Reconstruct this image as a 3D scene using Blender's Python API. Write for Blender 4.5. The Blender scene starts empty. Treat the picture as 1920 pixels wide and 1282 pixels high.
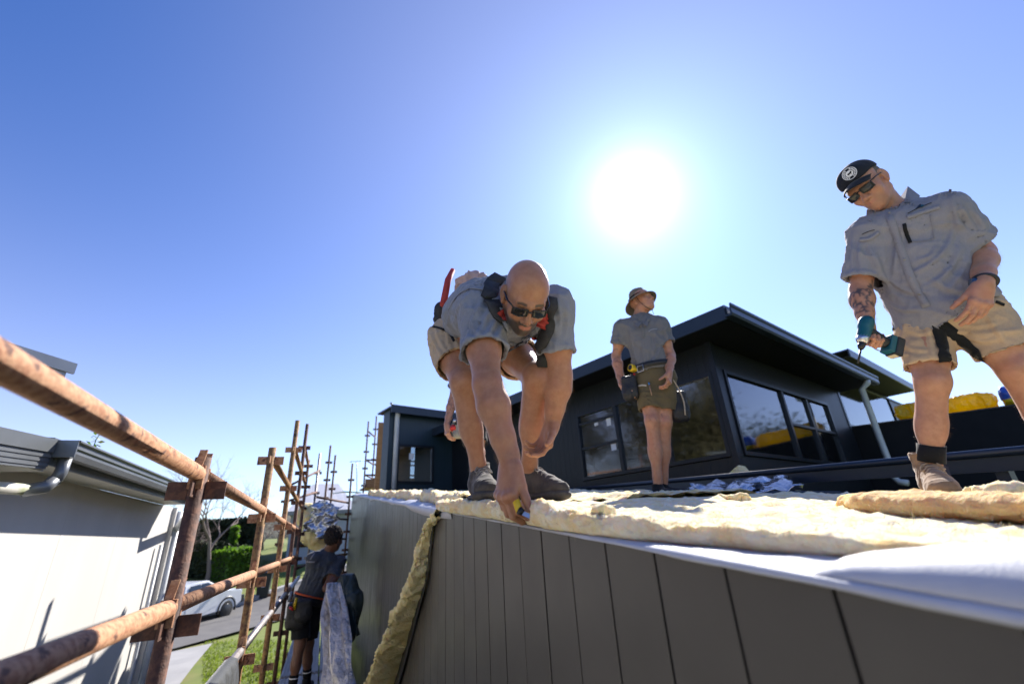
import bpy, bmesh, math, random
import numpy as np
from mathutils import Vector, Matrix, noise as mnoise
random.seed(7); np.random.seed(7)
C = bpy.context.scene.collection
R = math.radians
sc = bpy.context.scene

# ------------------------------------------------------------------ camera
FPX, CX, CY = 830.0, 960.0, 641.0            # focal length in photo pixels, principal point
def _n(v): v = np.array(v, float); return v/np.linalg.norm(v)
def _pd(x, y): return _n([(x-CX)/FPX, -(y-CY)/FPX, -1])
_up = _n([846-CX, 1923, -FPX]); _y = _pd(608, 1013); _y = _n(_y-_up*np.dot(_y, _up)); _x = np.cross(_y, _up)
CAM = np.array([_x, _y, _up])                # camera axes -> world axes (eye = origin, Y along the clad wall)
cam_data = bpy.data.cameras.new('camera'); cam = bpy.data.objects.new('camera', cam_data); C.objects.link(cam)
cam_data.sensor_width = 36.0; cam_data.lens = 36.0*FPX/1920.0
cam_data.clip_start = 0.02; cam_data.clip_end = 3000
cam.matrix_world = Matrix([list(CAM[0])+[0], list(CAM[1])+[0], list(CAM[2])+[0], [0, 0, 0, 1]])
cam_data.dof.use_dof = True; cam_data.dof.focus_distance = 1.95; cam_data.dof.aperture_fstop = 2.0
sc.camera = cam
def ray(x, y): return CAM @ _pd(x, y)
def onX(x, y, X0): r = ray(x, y); return r*X0/r[0]
def onY(x, y, Y0): r = ray(x, y); return r*Y0/r[1]
def onZ(x, y, Z0): r = ray(x, y); return r*Z0/r[2]
def atH(x, y, D): r = ray(x, y); return r*D/np.hypot(r[0], r[1])
def onP(x, y, P, nrm): r = ray(x, y); return r*np.dot(P, nrm)/np.dot(r, nrm)

# ------------------------------------------------------------------ world, sun, exposure
SUN_AZ, SUN_EL = 43.0, 38.9
sdir = Vector((math.sin(R(SUN_AZ))*math.cos(R(SUN_EL)), math.cos(R(SUN_AZ))*math.cos(R(SUN_EL)), math.sin(R(SUN_EL))))
W = bpy.data.worlds.new('World'); sc.world = W; W.use_nodes = True
nt = W.node_tree; nt.nodes.clear()
out = nt.nodes.new('ShaderNodeOutputWorld')
sky = nt.nodes.new('ShaderNodeTexSky'); sky.sky_type = 'NISHITA'; sky.sun_disc = False
sky.sun_elevation = R(SUN_EL); sky.sun_rotation = R(SUN_AZ)
sky.altitude = 50; sky.air_density = 1.0; sky.dust_density = 0.4; sky.ozone_density = 3.5
bg = nt.nodes.new('ShaderNodeBackground'); bg.inputs['Strength'].default_value = 0.086
tint = nt.nodes.new('ShaderNodeMix'); tint.data_type = 'RGBA'; tint.blend_type = 'MULTIPLY'; tint.inputs[0].default_value = 1.0; tint.inputs[7].default_value = (0.04, 0.485, 1.06, 1)
nt.links.new(sky.outputs[0], tint.inputs[6]); nt.links.new(tint.outputs[2], bg.inputs[0])      # camera white balance of the sky
# solar aureole: forward-scattered light round the sun, a function of the angle to the sun only
tc = nt.nodes.new('ShaderNodeTexCoord')
dot = nt.nodes.new('ShaderNodeVectorMath'); dot.operation = 'DOT_PRODUCT'; dot.inputs[1].default_value = sdir
nrmz = nt.nodes.new('ShaderNodeVectorMath'); nrmz.operation = 'NORMALIZE'
nt.links.new(tc.outputs['Generated'], nrmz.inputs[0]); nt.links.new(nrmz.outputs[0], dot.inputs[0])
clampd = nt.nodes.new('ShaderNodeMath'); clampd.operation = 'MINIMUM'; clampd.inputs[1].default_value = 1.0
nt.links.new(dot.outputs['Value'], clampd.inputs[0])
ac = nt.nodes.new('ShaderNodeMath'); ac.operation = 'ARCCOSINE'; nt.links.new(clampd.outputs[0], ac.inputs[0])
def glow(scale_deg, power, strength, col):
    d = nt.nodes.new('ShaderNodeMath'); d.operation = 'DIVIDE'; d.inputs[1].default_value = R(scale_deg); nt.links.new(ac.outputs[0], d.inputs[0])
    p = nt.nodes.new('ShaderNodeMath'); p.operation = 'POWER'; p.inputs[1].default_value = power; nt.links.new(d.outputs[0], p.inputs[0])
    m = nt.nodes.new('ShaderNodeMath'); m.operation = 'MULTIPLY'; m.inputs[1].default_value = -1; nt.links.new(p.outputs[0], m.inputs[0])
    e = nt.nodes.new('ShaderNodeMath'); e.operation = 'EXPONENT'; nt.links.new(m.outputs[0], e.inputs[0])
    k = nt.nodes.new('ShaderNodeMath'); k.operation = 'MULTIPLY'; k.inputs[1].default_value = strength; nt.links.new(e.outputs[0], k.inputs[0])
    b = nt.nodes.new('ShaderNodeBackground'); b.inputs[0].default_value = (*col, 1); nt.links.new(k.outputs[0], b.inputs[1])
    return b
def addsh(a, b):
    s = nt.nodes.new('ShaderNodeAddShader'); nt.links.new(a.outputs[0], s.inputs[0]); nt.links.new(b.outputs[0], s.inputs[1]); return s
# horizon haze: pale air low in the sky, the same all round
sxyz = nt.nodes.new('ShaderNodeSeparateXYZ'); nt.links.new(nrmz.outputs[0], sxyz.inputs[0])
asn = nt.nodes.new('ShaderNodeMath'); asn.operation = 'ARCSINE'; nt.links.new(sxyz.outputs[2], asn.inputs[0])
mx0 = nt.nodes.new('ShaderNodeMath'); mx0.operation = 'ABSOLUTE'; nt.links.new(asn.outputs[0], mx0.inputs[0])
hd = nt.nodes.new('ShaderNodeMath'); hd.operation = 'DIVIDE'; hd.inputs[1].default_value = -R(13); nt.links.new(mx0.outputs[0], hd.inputs[0])
he = nt.nodes.new('ShaderNodeMath'); he.operation = 'EXPONENT'; nt.links.new(hd.outputs[0], he.inputs[0])
hb = nt.nodes.new('ShaderNodeBackground'); hb.inputs[0].default_value = (0.64, 0.51, 0.24, 1); nt.links.new(he.outputs[0], hb.inputs[1])
tot = addsh(addsh(addsh(bg, hb), glow(2.6, 1.2, 1.0, (1, 0.95, 0.9))), addsh(glow(12.5, 1.0, 0.29, (1, 0.63, 0.46)), glow(45.0, 3.0, 0.115, (1.02, 0.86, 0.5))))
nt.links.new(tot.outputs[0], out.inputs[0])
sun_d = bpy.data.lights.new('sun', 'SUN'); sun = bpy.data.objects.new('sun', sun_d); C.objects.link(sun)
sun_d.energy = 4.7; sun_d.angle = R(0.53); sun_d.color = (1, 0.95, 0.88)
sun.rotation_euler = sdir.to_track_quat('Z', 'Y').to_euler()
sc.view_settings.view_transform = 'Standard'; sc.view_settings.look = 'None'
sc.view_settings.exposure = 1.05; sc.view_settings.gamma = 1.0; sc.view_settings.use_curve_mapping = False
sc.render.engine = 'CYCLES'
sc.cycles.use_denoising = True
sc.cycles.max_bounces = 7; sc.cycles.diffuse_bounces = 4; sc.cycles.glossy_bounces = 4; sc.cycles.transmission_bounces = 6; sc.cycles.transparent_max_bounces = 12
sc.cycles.caustics_reflective = False; sc.cycles.caustics_refractive = False
sc.cycles.sample_clamp_indirect = 6

# ------------------------------------------------------------------ materials
def mat(name, col, rough=0.6, metal=0.0, col2=None, nscale=8, namt=1.0, bump=0.0, bscale=60, detail=4, stretch=None, spec=0.5,
        sss=0.0, sssr=(0.03, 0.015, 0.008), sheen=0.0, coat=0.0, ramp=(0.35, 0.65), col3=None, n3scale=3, r3=(0.55, 0.7), rough2=None, bdist=0.01):
    m = bpy.data.materials.new(name); m.use_nodes = True; t = m.node_tree; b = t.nodes['Principled BSDF']
    b.inputs['Base Color'].default_value = (*col, 1); b.inputs['Roughness'].default_value = rough; b.inputs['Metallic'].default_value = metal
    b.inputs['Specular IOR Level'].default_value = spec
    if sss: b.inputs['Subsurface Weight'].default_value = sss; b.inputs['Subsurface Radius'].default_value = sssr; b.inputs['Subsurface Scale'].default_value = 1.0
    if sheen: b.inputs['Sheen Weight'].default_value = sheen; b.inputs['Sheen Roughness'].default_value = 0.35
    if coat: b.inputs['Coat Weight'].default_value = coat; b.inputs['Coat Roughness'].default_value = 0.15
    tcn = t.nodes.new('ShaderNodeTexCoord'); src = tcn.outputs['Object']
    if stretch:
        mp = t.nodes.new('ShaderNodeMapping'); mp.inputs['Scale'].default_value = stretch; t.links.new(src, mp.inputs[0]); src = mp.outputs[0]
    if col2 is not None:
        nz = t.nodes.new('ShaderNodeTexNoise'); nz.inputs['Scale'].default_value = nscale; nz.inputs['Detail'].default_value = detail; nz.inputs['Roughness'].default_value = 0.6
        t.links.new(src, nz.inputs['Vector'])
        rp = t.nodes.new('ShaderNodeMapRange'); rp.inputs[1].default_value = ramp[0]; rp.inputs[2].default_value = ramp[1]; rp.inputs[4].default_value = namt
        t.links.new(nz.outputs['Fac'], rp.inputs[0])
        mx = t.nodes.new('ShaderNodeMix'); mx.data_type = 'RGBA'; mx.inputs[6].default_value = (*col, 1); mx.inputs[7].default_value = (*col2, 1)
        t.links.new(rp.outputs[0], mx.inputs[0]); last = mx.outputs[2]
        if col3 is not None:
            n3 = t.nodes.new('ShaderNodeTexNoise'); n3.inputs['Scale'].default_value = n3scale; n3.inputs['Detail'].default_value = 6
            t.links.new(src, n3.inputs['Vector'])
            r3n = t.nodes.new('ShaderNodeMapRange'); r3n.inputs[1].default_value = r3[0]; r3n.inputs[2].default_value = r3[1]; t.links.new(n3.outputs['Fac'], r3n.inputs[0])
            m3 = t.nodes.new('ShaderNodeMix'); m3.data_type = 'RGBA'; m3.inputs[7].default_value = (*col3, 1)
            t.links.new(r3n.outputs[0], m3.inputs[0]); t.links.new(last, m3.inputs[6]); last = m3.outputs[2]
        t.links.new(last, b.inputs['Base Color'])
        if rough2 is not None:
            rr = t.nodes.new('ShaderNodeMapRange'); rr.inputs[3].default_value = rough; rr.inputs[4].default_value = rough2; t.links.new(rp.outputs[0], rr.inputs[0]); t.links.new(rr.outputs[0], b.inputs['Roughness'])
    if bump:
        bn = t.nodes.new('ShaderNodeTexNoise'); bn.inputs['Scale'].default_value = bscale; bn.inputs['Detail'].default_value = 5; t.links.new(src, bn.inputs['Vector'])
        bp = t.nodes.new('ShaderNodeBump'); bp.inputs['Strength'].default_value = bump; bp.inputs['Distance'].default_value = bdist
        t.links.new(bn.outputs['Fac'], bp.inputs['Height']); t.links.new(bp.outputs[0], b.inputs['Normal'])
    return m
M = {}
M['rust'] = mat('rusty_steel', (0.50, 0.275, 0.15), 0.85, 0.0, (0.33, 0.145, 0.07), 60, 1, 0.7, 140, col3=(0.13, 0.06, 0.038), n3scale=34, r3=(0.59, 0.66), bdist=0.003, detail=10, ramp=(.44, .60))
M['rust_dark'] = mat('dark_rusty_steel', (0.10, 0.048, 0.033), 0.8, 0.1, (0.19, 0.085, 0.05), 45, 1, 0.6, 130, detail=9, ramp=(.45,.62), col3=(0.045, 0.028, 0.024), n3scale=12, bdist=0.003)
M['rust_yellow'] = mat('ochre_rusty_steel', (0.38, 0.21, 0.07), 0.8, 0.0, (0.20, 0.085, 0.035), 40, 1, 0.6, 130, detail=9, ramp=(.45,.6), col3=(0.06, 0.03, 0.02), n3scale=14, bdist=0.003)
M['galv'] = mat('weathered_galvanised_steel', (0.33, 0.31, 0.31), 0.5, 0.7, (0.2, 0.17, 0.16), 14, 1, 0.15, 60)
M['clad'] = mat('charcoal_brown_cladding', (0.054, 0.048, 0.042), 0.36, 0.0, (0.046, 0.041, 0.036), 3, 1, 0.06, 240, col3=(0.062, 0.055, 0.048), n3scale=1.3, bdist=0.002)
_t = M['clad'].node_tree; _g = _t.nodes.new('ShaderNodeNewGeometry'); _tc = [n for n in _t.nodes if n.type == 'TEX_COORD'][0]
for _l in list(_tc.outputs['Object'].links): _t.links.new(_g.outputs['Position'], _l.to_socket)
_oi = _t.nodes.new('ShaderNodeObjectInfo'); _mr = _t.nodes.new('ShaderNodeMapRange'); _mr.inputs[3].default_value = 0.86; _mr.inputs[4].default_value = 1.14; _t.links.new(_oi.outputs['Random'], _mr.inputs[0])
_b = _t.nodes['Principled BSDF']; _s = _b.inputs['Base Color'].links[0].from_socket; _h = _t.nodes.new('ShaderNodeHueSaturation'); _t.links.new(_s, _h.inputs['Color']); _t.links.new(_mr.outputs[0], _h.inputs['Value']); _t.links.new(_h.outputs[0], _b.inputs['Base Color'])
_sc = _t.nodes.new('ShaderNodeTexNoise'); _sc.inputs['Scale'].default_value = 4.5; _sc.inputs['Detail'].default_value = 8; _t.links.new(_g.outputs['Position'], _sc.inputs['Vector']); _rm = _t.nodes.new('ShaderNodeMapRange'); _rm.inputs[1].default_value = .35; _rm.inputs[2].default_value = .7; _rm.inputs[3].default_value = .34; _rm.inputs[4].default_value = .43; _t.links.new(_sc.outputs['Fac'], _rm.inputs[0]); _t.links.new(_rm.outputs[0], _b.inputs['Roughness'])
M['black_sheet'] = mat('black_building_wrap', (0.012, 0.012, 0.014), 0.45, 0, (0.02, 0.02, 0.023), 10, 1, 0.2, 40)
M['navy'] = mat('dark_navy_cladding', (0.010, 0.017, 0.027), 0.42, 0, (0.013, 0.023, 0.037), 2.5, 1, 0.05, 150)
M['navy_trim'] = mat('dark_navy_sheet_metal', (0.026, 0.040, 0.062), 0.33, 0.2, (0.021, 0.034, 0.055), 3, 1)
M['black_clad'] = mat('black_cladding', (0.008, 0.009, 0.012), 0.6, 0, (0.011, 0.012, 0.015), 4, 1, 0.05, 120, spec=0.2)
M['frame'] = mat('black_window_frame', (0.012, 0.016, 0.024), 0.35, 0.2)
M['pvc'] = mat('pale_pvc_pipe', (0.62, 0.64, 0.66), 0.4, 0, (0.5, 0.52, 0.54), 5, 1)
M['white_wall'] = mat('off_white_wall_sheet', (0.66, 0.635, 0.59), 0.7, 0, (0.61, 0.585, 0.54), 1.6, 1, 0.03, 120, stretch=(1, 1, 0.3))
M['soffit'] = mat('cream_soffit', (0.68, 0.66, 0.60), 0.7, 0, (0.62, 0.60, 0.55), 3, 1)
M['fascia'] = mat('grey_fascia_metal', (0.16, 0.17, 0.175), 0.4, 0.3, (0.13, 0.14, 0.145), 4, 1)
M['gutter'] = mat('slate_grey_gutter', (0.20, 0.21, 0.22), 0.35, 0.3, (0.16, 0.17, 0.18), 4, 1)
M['mossy'] = mat('mossy_white_pipe', (0.66, 0.63, 0.55), 0.6, 0, (0.30, 0.34, 0.16), 9, 0.8, ramp=(0.48, 0.68))
M['wool'] = None
M['white_film'] = mat('white_woven_sarking', (0.54, 0.55, 0.59), 0.5, 0, (0.48, 0.49, 0.53), 6, 1, 0.35, 380, bdist=0.002)
M['foil'] = mat('crumpled_silver_foil', (0.72, 0.73, 0.75), 0.22, 0.9, (0.55, 0.56, 0.6), 9, 1, 0.6, 22, bdist=0.02)
M['foil_back'] = mat('dark_green_sarking', (0.035, 0.05, 0.042), 0.45, 0, (0.05, 0.065, 0.055), 8, 1, 0.3, 24)
M['plank'] = mat('grey_scaffold_plank', (0.30, 0.30, 0.315), 0.5, 0.35, (0.22, 0.215, 0.22), 9, 1, 0.15, 50)
M['deck_metal'] = mat('blue_grey_ribbed_sheet', (0.36, 0.41, 0.50), 0.4, 0.35, (0.30, 0.35, 0.43), 5, 1)
M['dark_cloth'] = mat('dark_green_cloth', (0.03, 0.034, 0.036), 0.8, 0, (0.045, 0.05, 0.05), 14, 1, 0.3, 140, sheen=0.3)
M['grass'] = mat('grass', (0.11, 0.155, 0.022), 0.9, 0, (0.17, 0.19, 0.035), 1.2, 1, 0.6, 40, col3=(0.20, 0.18, 0.06), n3scale=0.4)
M['asphalt'] = mat('asphalt', (0.105, 0.10, 0.098), 0.9, 0, (0.135, 0.128, 0.122), 2.2, 1, 0.3, 90)
M['concrete'] = mat('concrete', (0.34, 0.33, 0.32), 0.85, 0, (0.28, 0.275, 0.27), 1.8, 1, 0.2, 60)
M['bark'] = mat('pale_grey_bark', (0.20, 0.155, 0.13), 0.9, 0, (0.12, 0.09, 0.075), 7, 1, 0.4, 30)
M['yellow_wrap'] = mat('yellow_plastic_wrap', (0.85, 0.62, 0.012), 0.25, 0, (0.76, 0.54, 0.012), 9, 1, 0.4, 16, coat=0.4, bdist=0.03, sss=0.7, sssr=(0.25, 0.18, 0.01))
M['timber'] = mat('raw_plywood', (0.42, 0.24, 0.11), 0.8, 0, (0.30, 0.16, 0.07), 4, 1, stretch=(1, 1, 6))
M['paper'] = mat('white_sticker', (0.8, 0.8, 0.8), 0.6)
M['black_plastic'] = mat('black_plastic', (0.012, 0.012, 0.013), 0.4)
M['steel'] = mat('bare_steel', (0.55, 0.55, 0.56), 0.3, 0.95)
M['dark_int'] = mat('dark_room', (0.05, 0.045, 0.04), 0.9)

def simple_glass(name, tint=(0.02, 0.03, 0.04)):
    """window glass: mirror-like clear pane with a weak tint"""
    m = bpy.data.materials.new(name); m.use_nodes = True; t = m.node_tree; t.nodes.clear()
    o = t.nodes.new('ShaderNodeOutputMaterial'); g = t.nodes.new('ShaderNodeBsdfGlossy'); g.inputs['Roughness'].default_value = 0.05; g.inputs[0].default_value = (0.95, 0.97, 1, 1)
    tr = t.nodes.new('ShaderNodeBsdfTransparent'); tr.inputs[0].default_value = (0.62, 0.66, 0.66, 1)
    fr = t.nodes.new('ShaderNodeFresnel'); fr.inputs['IOR'].default_value = 1.75
    mr = t.nodes.new('ShaderNodeMapRange'); mr.inputs[3].default_value = 0.10; mr.inputs[4].default_value = 1.0
    mx = t.nodes.new('ShaderNodeMixShader')
    t.links.new(fr.outputs[0], mr.inputs[0]); t.links.new(mr.outputs[0], mx.inputs[0]); t.links.new(tr.outputs[0], mx.inputs[1]); t.links.new(g.outputs[0], mx.inputs[2]); t.links.new(mx.outputs[0], o.inputs[0])
    return m
M['glass'] = simple_glass('window_glass')
def wool_mat():
    m = mat('glasswool', (0.85, 0.68, 0.36), 0.95, 0, (0.88, 0.80, 0.60), 22, 1, 0.6, 150, sss=0.35, sssr=(0.05, 0.028, 0.010), col3=(0.76, 0.52, 0.22), n3scale=12, r3=(0.54, 0.78), spec=0.1, bdist=0.008)
    return m
M['wool'] = wool_mat()
M['wool_orange'] = mat('orange_glasswool', (0.77, 0.49, 0.22), 0.95, 0, (0.82, 0.60, 0.32), 14, 1, 0.9, 110, sss=0.5, sssr=(0.05, 0.024, 0.008), spec=0.1, col3=(0.82, 0.64, 0.38), n3scale=8, r3=(.58, .75), bdist=0.012)
M['wool_yellow'] = mat('yellow_glasswool', (0.84, 0.66, 0.30), 0.95, 0, (0.86, 0.74, 0.44), 12, 1, 0.8, 90, sss=0.3, sssr=(0.03, 0.018, 0.006), col3=(0.50, 0.35, 0.13), n3scale=9, r3=(0.60, 0.80), spec=0.1, bdist=0.012)

def translucent_mix(m, col, fac):
    t = m.node_tree; o = [n for n in t.nodes if n.type == 'OUTPUT_MATERIAL'][0]; b = t.nodes['Principled BSDF']
    tr = t.nodes.new('ShaderNodeBsdfTranslucent'); tr.inputs[0].default_value = (*col, 1); mx = t.nodes.new('ShaderNodeMixShader'); mx.inputs[0].default_value = fac
    t.links.new(b.outputs[0], mx.inputs[1]); t.links.new(tr.outputs[0], mx.inputs[2]); t.links.new(mx.outputs[0], o.inputs[0]); return m
M['yellow_wrap'] = translucent_mix(mat('yellow_plastic_wrap_film', (0.85, 0.60, 0.012), 0.25, 0, (0.76, 0.52, 0.012), 9, 1, 0.4, 16, coat=0.4, bdist=0.03), (0.9, 0.66, 0.02), 0.5)
M['blade'] = translucent_mix(mat('lawn_blades', (0.12, 0.17, 0.025), 0.8, 0, (0.18, 0.20, 0.04), 1.0, 1), (0.22, 0.30, 0.03), 0.5)
# ------------------------------------------------------------------ objects
ORG = {}
def setp(o, label=None, cat=None, group=None, kind=None):
    if label: o['label'] = label
    if cat: o['category'] = cat
    if group: o['group'] = group
    if kind: o['kind'] = kind
    return o
def thing(name, loc, label, cat, group=None):
    o = bpy.data.objects.new(name, None); C.objects.link(o); o.location = Vector(loc); o.empty_display_size = 0.1
    ORG[o.name] = np.array(loc, float)
    return setp(o, label, cat, group)
def link(name, me, material=None, parent=None, loc=None):
    """me is in world coordinates unless loc is given (then it is local and sits at loc)"""
    o = bpy.data.objects.new(name, me); C.objects.link(o)
    if material is not None and not me.materials: me.materials.append(material)
    po = ORG[parent.name] if parent is not None else np.zeros(3)
    if parent is not None: o.parent = parent
    if loc is None:
        if parent is not None: me.transform(Matrix.Translation(Vector(-po)))
        ORG[o.name] = po
    else:
        o.location = Vector(np.array(loc)-po); ORG[o.name] = np.array(loc, float)
    return o
def rebase(o, loc):
    """move a top-level mesh's origin to loc (its base) without moving it"""
    o.data.transform(Matrix.Translation(-Vector(loc))); o.location = Vector(loc); ORG[o.name] = np.array(loc, float); return o
def fast_mesh(name, V, F, smooth=True, mats=None):
    """V (n,3), F (m,4) or (m,3) arrays"""
    me = bpy.data.meshes.new(name); V = np.asarray(V, np.float32); F = np.asarray(F, np.int32)
    k = F.shape[1]
    me.vertices.add(len(V)); me.vertices.foreach_set('co', V.ravel())
    me.loops.add(F.size); me.loops.foreach_set('vertex_index', F.ravel())
    me.polygons.add(len(F)); me.polygons.foreach_set('loop_start', np.arange(0, F.size, k, dtype=np.int32))
    try: me.polygons.foreach_set('loop_total', np.full(len(F), k, np.int32))
    except Exception: pass
    me.update(calc_edges=True); me.validate()
    if smooth: me.polygons.foreach_set('use_smooth', np.ones(len(me.polygons), bool))
    return me
class MB:
    """mesh builder in world coordinates"""
    def __init__(s): s.v = []; s.f = []; s.sm = []
    def add(s, V, F, smooth=False):
        o = len(s.v); s.v += [tuple(map(float, p)) for p in V]; s.f += [tuple(i+o for i in f) for f in F]; s.sm += [smooth]*len(F); return s
    def obox(s, c, a, b, d):
        """box centre c, half-axes vectors a b d"""
        c, a, b, d = map(lambda q: np.array(q, float), (c, a, b, d))
        if np.dot(np.cross(a, b), d) < 0: d = -d
        P = [c+i*a+j*b+k*d for k in (-1, 1) for j in (-1, 1) for i in (-1, 1)]
        return s.add(P, [(0, 2, 3, 1), (4, 5, 7, 6), (0, 1, 5, 4), (2, 6, 7, 3), (0, 4, 6, 2), (1, 3, 7, 5)])
    def box(s, lo, hi):
        lo = np.array(lo, float); hi = np.array(hi, float); h = (hi-lo)/2
        return s.obox((lo+hi)/2, (h[0], 0, 0), (0, h[1], 0), (0, 0, h[2]))
    def quad_slab(s, P, t):
        """4 corner points P (in order) extruded by vector t"""
        P = [np.array(p, float) for p in P]; t = np.array(t, float)
        n = np.cross(P[1]-P[0], P[2]-P[0])
        if np.dot(n, t) > 0: P = P[::-1]
        Q = P+[p+t for p in P]
        return s.add(Q, [(0, 1, 2, 3), (7, 6, 5, 4), (0, 4, 5, 1), (1, 5, 6, 2), (2, 6, 7, 3), (3, 7, 4, 0)])
    def tube(s, pts, r, n=10, cap=True, smooth=True, rz=None):
        pts = [np.array(p, float) for p in pts]; rs = r if hasattr(r, '__len__') else [r]*len(pts)
        t0 = _n(pts[1]-pts[0]); ref = np.array([0, 0, 1.]) if abs(t0[2]) < 0.9 else np.array([1., 0, 0])
        a = _n(np.cross(t0, ref)); V = []
        for i, p in enumerate(pts):
            t = _n((pts[min(i+1, len(pts)-1)]-pts[max(i-1, 0)])); a = _n(a-t*np.dot(a, t)); b = np.cross(t, a)
            for k in range(n):
                th = 2*math.pi*k/n; V.append(p+rs[i]*(a*math.cos(th)+b*math.sin(th)))
        F = [(i*n+k, i*n+(k+1) % n, (i+1)*n+(k+1) % n, (i+1)*n+k) for i in range(len(pts)-1) for k in range(n)]
        if cap: F += [tuple(range(n-1, -1, -1)), tuple((len(pts)-1)*n+k for k in range(n))]
        return s.add(V, F, smooth)
    def grid(s, P, smooth=True, flip=False):
        """P[i][j] points"""
        nu, nv = len(P), len(P[0]); V = [p for row in P for p in row]
        F = [(i*nv+j, i*nv+j+1, (i+1)*nv+j+1, (i+1)*nv+j) for i in range(nu-1) for j in range(nv-1)]
        if flip: F = [f[::-1] for f in F]
        return s.add(V, F, smooth)
    def mesh(s, name):
        me = bpy.data.meshes.new(name); me.from_pydata(s.v, [], s.f); me.update()
        me.polygons.foreach_set('use_smooth', s.sm if len(s.sm) == len(me.polygons) else [False]*len(me.polygons)); return me
    def build(s, name, material, parent=None, loc=None, bevel=0.0):
        me = s.mesh(name)
        if bevel:
            bm = bmesh.new(); bm.from_mesh(me)
            es = [e for e in bm.edges if len(e.link_faces) == 2 and e.calc_face_angle(0) > 0.6]
            bmesh.ops.bevel(bm, geom=es, offset=bevel, segments=2, profile=0.6, affect='EDGES', clamp_overlap=True)
            bm.to_mesh(me); bm.free()
        return link(name, me, material, parent, loc)
# lattice value noise, vectorised
_lat = np.random.RandomState(3).rand(64, 64, 64).astype(np.float32)
def vnoise(P):
    P = np.asarray(P, np.float32); i = np.floor(P).astype(np.int64); f = P-i; f = f*f*(3-2*f)
    x0, y0, z0 = (i[..., 0] & 63, i[..., 1] & 63, i[..., 2] & 63); x1, y1, z1 = (x0+1) & 63, (y0+1) & 63, (z0+1) & 63
    fx, fy, fz = f[..., 0], f[..., 1], f[..., 2]
    c00 = _lat[x0, y0, z0]*(1-fx)+_lat[x1, y0, z0]*fx; c10 = _lat[x0, y1, z0]*(1-fx)+_lat[x1, y1, z0]*fx
    c01 = _lat[x0, y0, z1]*(1-fx)+_lat[x1, y0, z1]*fx; c11 = _lat[x0, y1, z1]*(1-fx)+_lat[x1, y1, z1]*fx
    return ((c00*(1-fy)+c10*fy)*(1-fz)+(c01*(1-fy)+c11*fy)*fz)*2-1
def fbm(P, oct=4, gain=0.5):
    P = np.asarray(P, np.float32); a = 1.0; s = 0; 
    for k in range(oct): s = s+a*vnoise(P*(2.03**k)+k*7.31); a *= gain
    return s
# ================================================================== ground, road
def G(x, y):
    ys = [-80, 5, 9, 14, 21, 30, 40, 60, 120, 300, 900]; zs = [-3.4, -3.2, -2.75, -2.4, -2.15, -1.0, 0.2, 0.9, 1.0, 1.0, 1.0]
    z = np.interp(y, ys, zs); w = np.clip((np.asarray(x)-7)/8, 0, 1); z = z*(1-w)+np.minimum(z, -2.2)*w
    w2 = np.clip((-np.asarray(x)-26)/30, 0, 1); return z*(1-w2)+(z*0.75+0.4)*w2
def gpt(px, py):
    r = ray(px, py); t = 2.0
    while t < 800:
        p = r*t
        if p[2] < G(p[0], p[1]): 
            lo, hi = t*0.98-0.1, t
            for _ in range(30):
                m = (lo+hi)/2; q = r*m
                if q[2] < G(q[0], q[1]): hi = m
                else: lo = m
            return r*hi
        t *= 1.01
    return r*800
xs = np.concatenate([np.linspace(-900, -60, 16), np.linspace(-54, 54, 90), np.linspace(60, 900, 16)])
ysg = np.concatenate([np.linspace(-300, -20, 10), np.linspace(-16, 70, 110), np.linspace(76, 900, 40)])
XX, YY = np.meshgrid(xs, ysg, indexing='ij'); ZZ = G(XX, YY)+0.05*fbm(np.stack([XX*0.35, YY*0.35, XX*0], -1), 3)*(YY > 16)
ng, mg = XX.shape; idx = np.arange(ng*mg).reshape(ng, mg)
F = np.stack([idx[:-1, :-1], idx[1:, :-1], idx[1:, 1:], idx[:-1, 1:]], -1).reshape(-1, 4)
setp(link('ground', fast_mesh('ground', np.stack([XX, YY, ZZ], -1).reshape(-1, 3), F), M['grass']), 'sloping grassy ground under the scaffold and houses', 'ground', kind='structure')
def drape(name, edge_a, edge_b, material, lift, n=40, m=6, label=None):
    """sheet over the ground between two lines of (x,y) points"""
    A = np.array(edge_a, float)[:, :2]; B = np.array(edge_b, float)[:, :2]
    def res(P): 
        d = np.concatenate([[0], np.cumsum(np.linalg.norm(np.diff(P, axis=0), axis=1))]); t = np.linspace(0, d[-1], n)
        return np.stack([np.interp(t, d, P[:, 0]), np.interp(t, d, P[:, 1])], -1)
    A, B = res(A), res(B); mb = MB(); P = []
    for i in range(n):
        row = []
        for j in range(m):
            q = A[i]+(B[i]-A[i])*j/(m-1); row.append((q[0], q[1], float(G(q[0], q[1]))+lift))
        P.append(row)
    mb.grid(P); o = mb.build(name, material)
    if o.data.polygons[0].normal.z < 0: o.data.flip_normals()
    return setp(o, label, name.replace('_', ' '), kind='structure')
fa, fb = gpt(322, 1176)[:2], gpt(505, 1118)[:2]; na, nb = gpt(318, 1222)[:2], gpt(500, 1172)[:2]
ext = lambda a, b, s, e: [a+(b-a)*s, a, b, a+(b-a)*e]
drape('road', ext(fa, fb, -3, 5), ext(na, nb, -3, 5), M['asphalt'], 0.06, 60, 8, 'grey asphalt street running behind the scaffold')
kd = _n(np.append(fb-fa, 0)); kn = np.array([-kd[1], kd[0], 0])
mb = MB()
for s in np.arange(-3, 5, 0.25):
    a = fa+(fb-fa)*s; b = fa+(fb-fa)*(s+0.25)
    P = [np.array([q[0], q[1], float(G(q[0], q[1]))]) for q in (a, b)]
    mb.quad_slab([P[0]+kn*0.02, P[1]+kn*0.02, P[1]+kn*0.32, P[0]+kn*0.32], (0, 0, 0.19))
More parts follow.
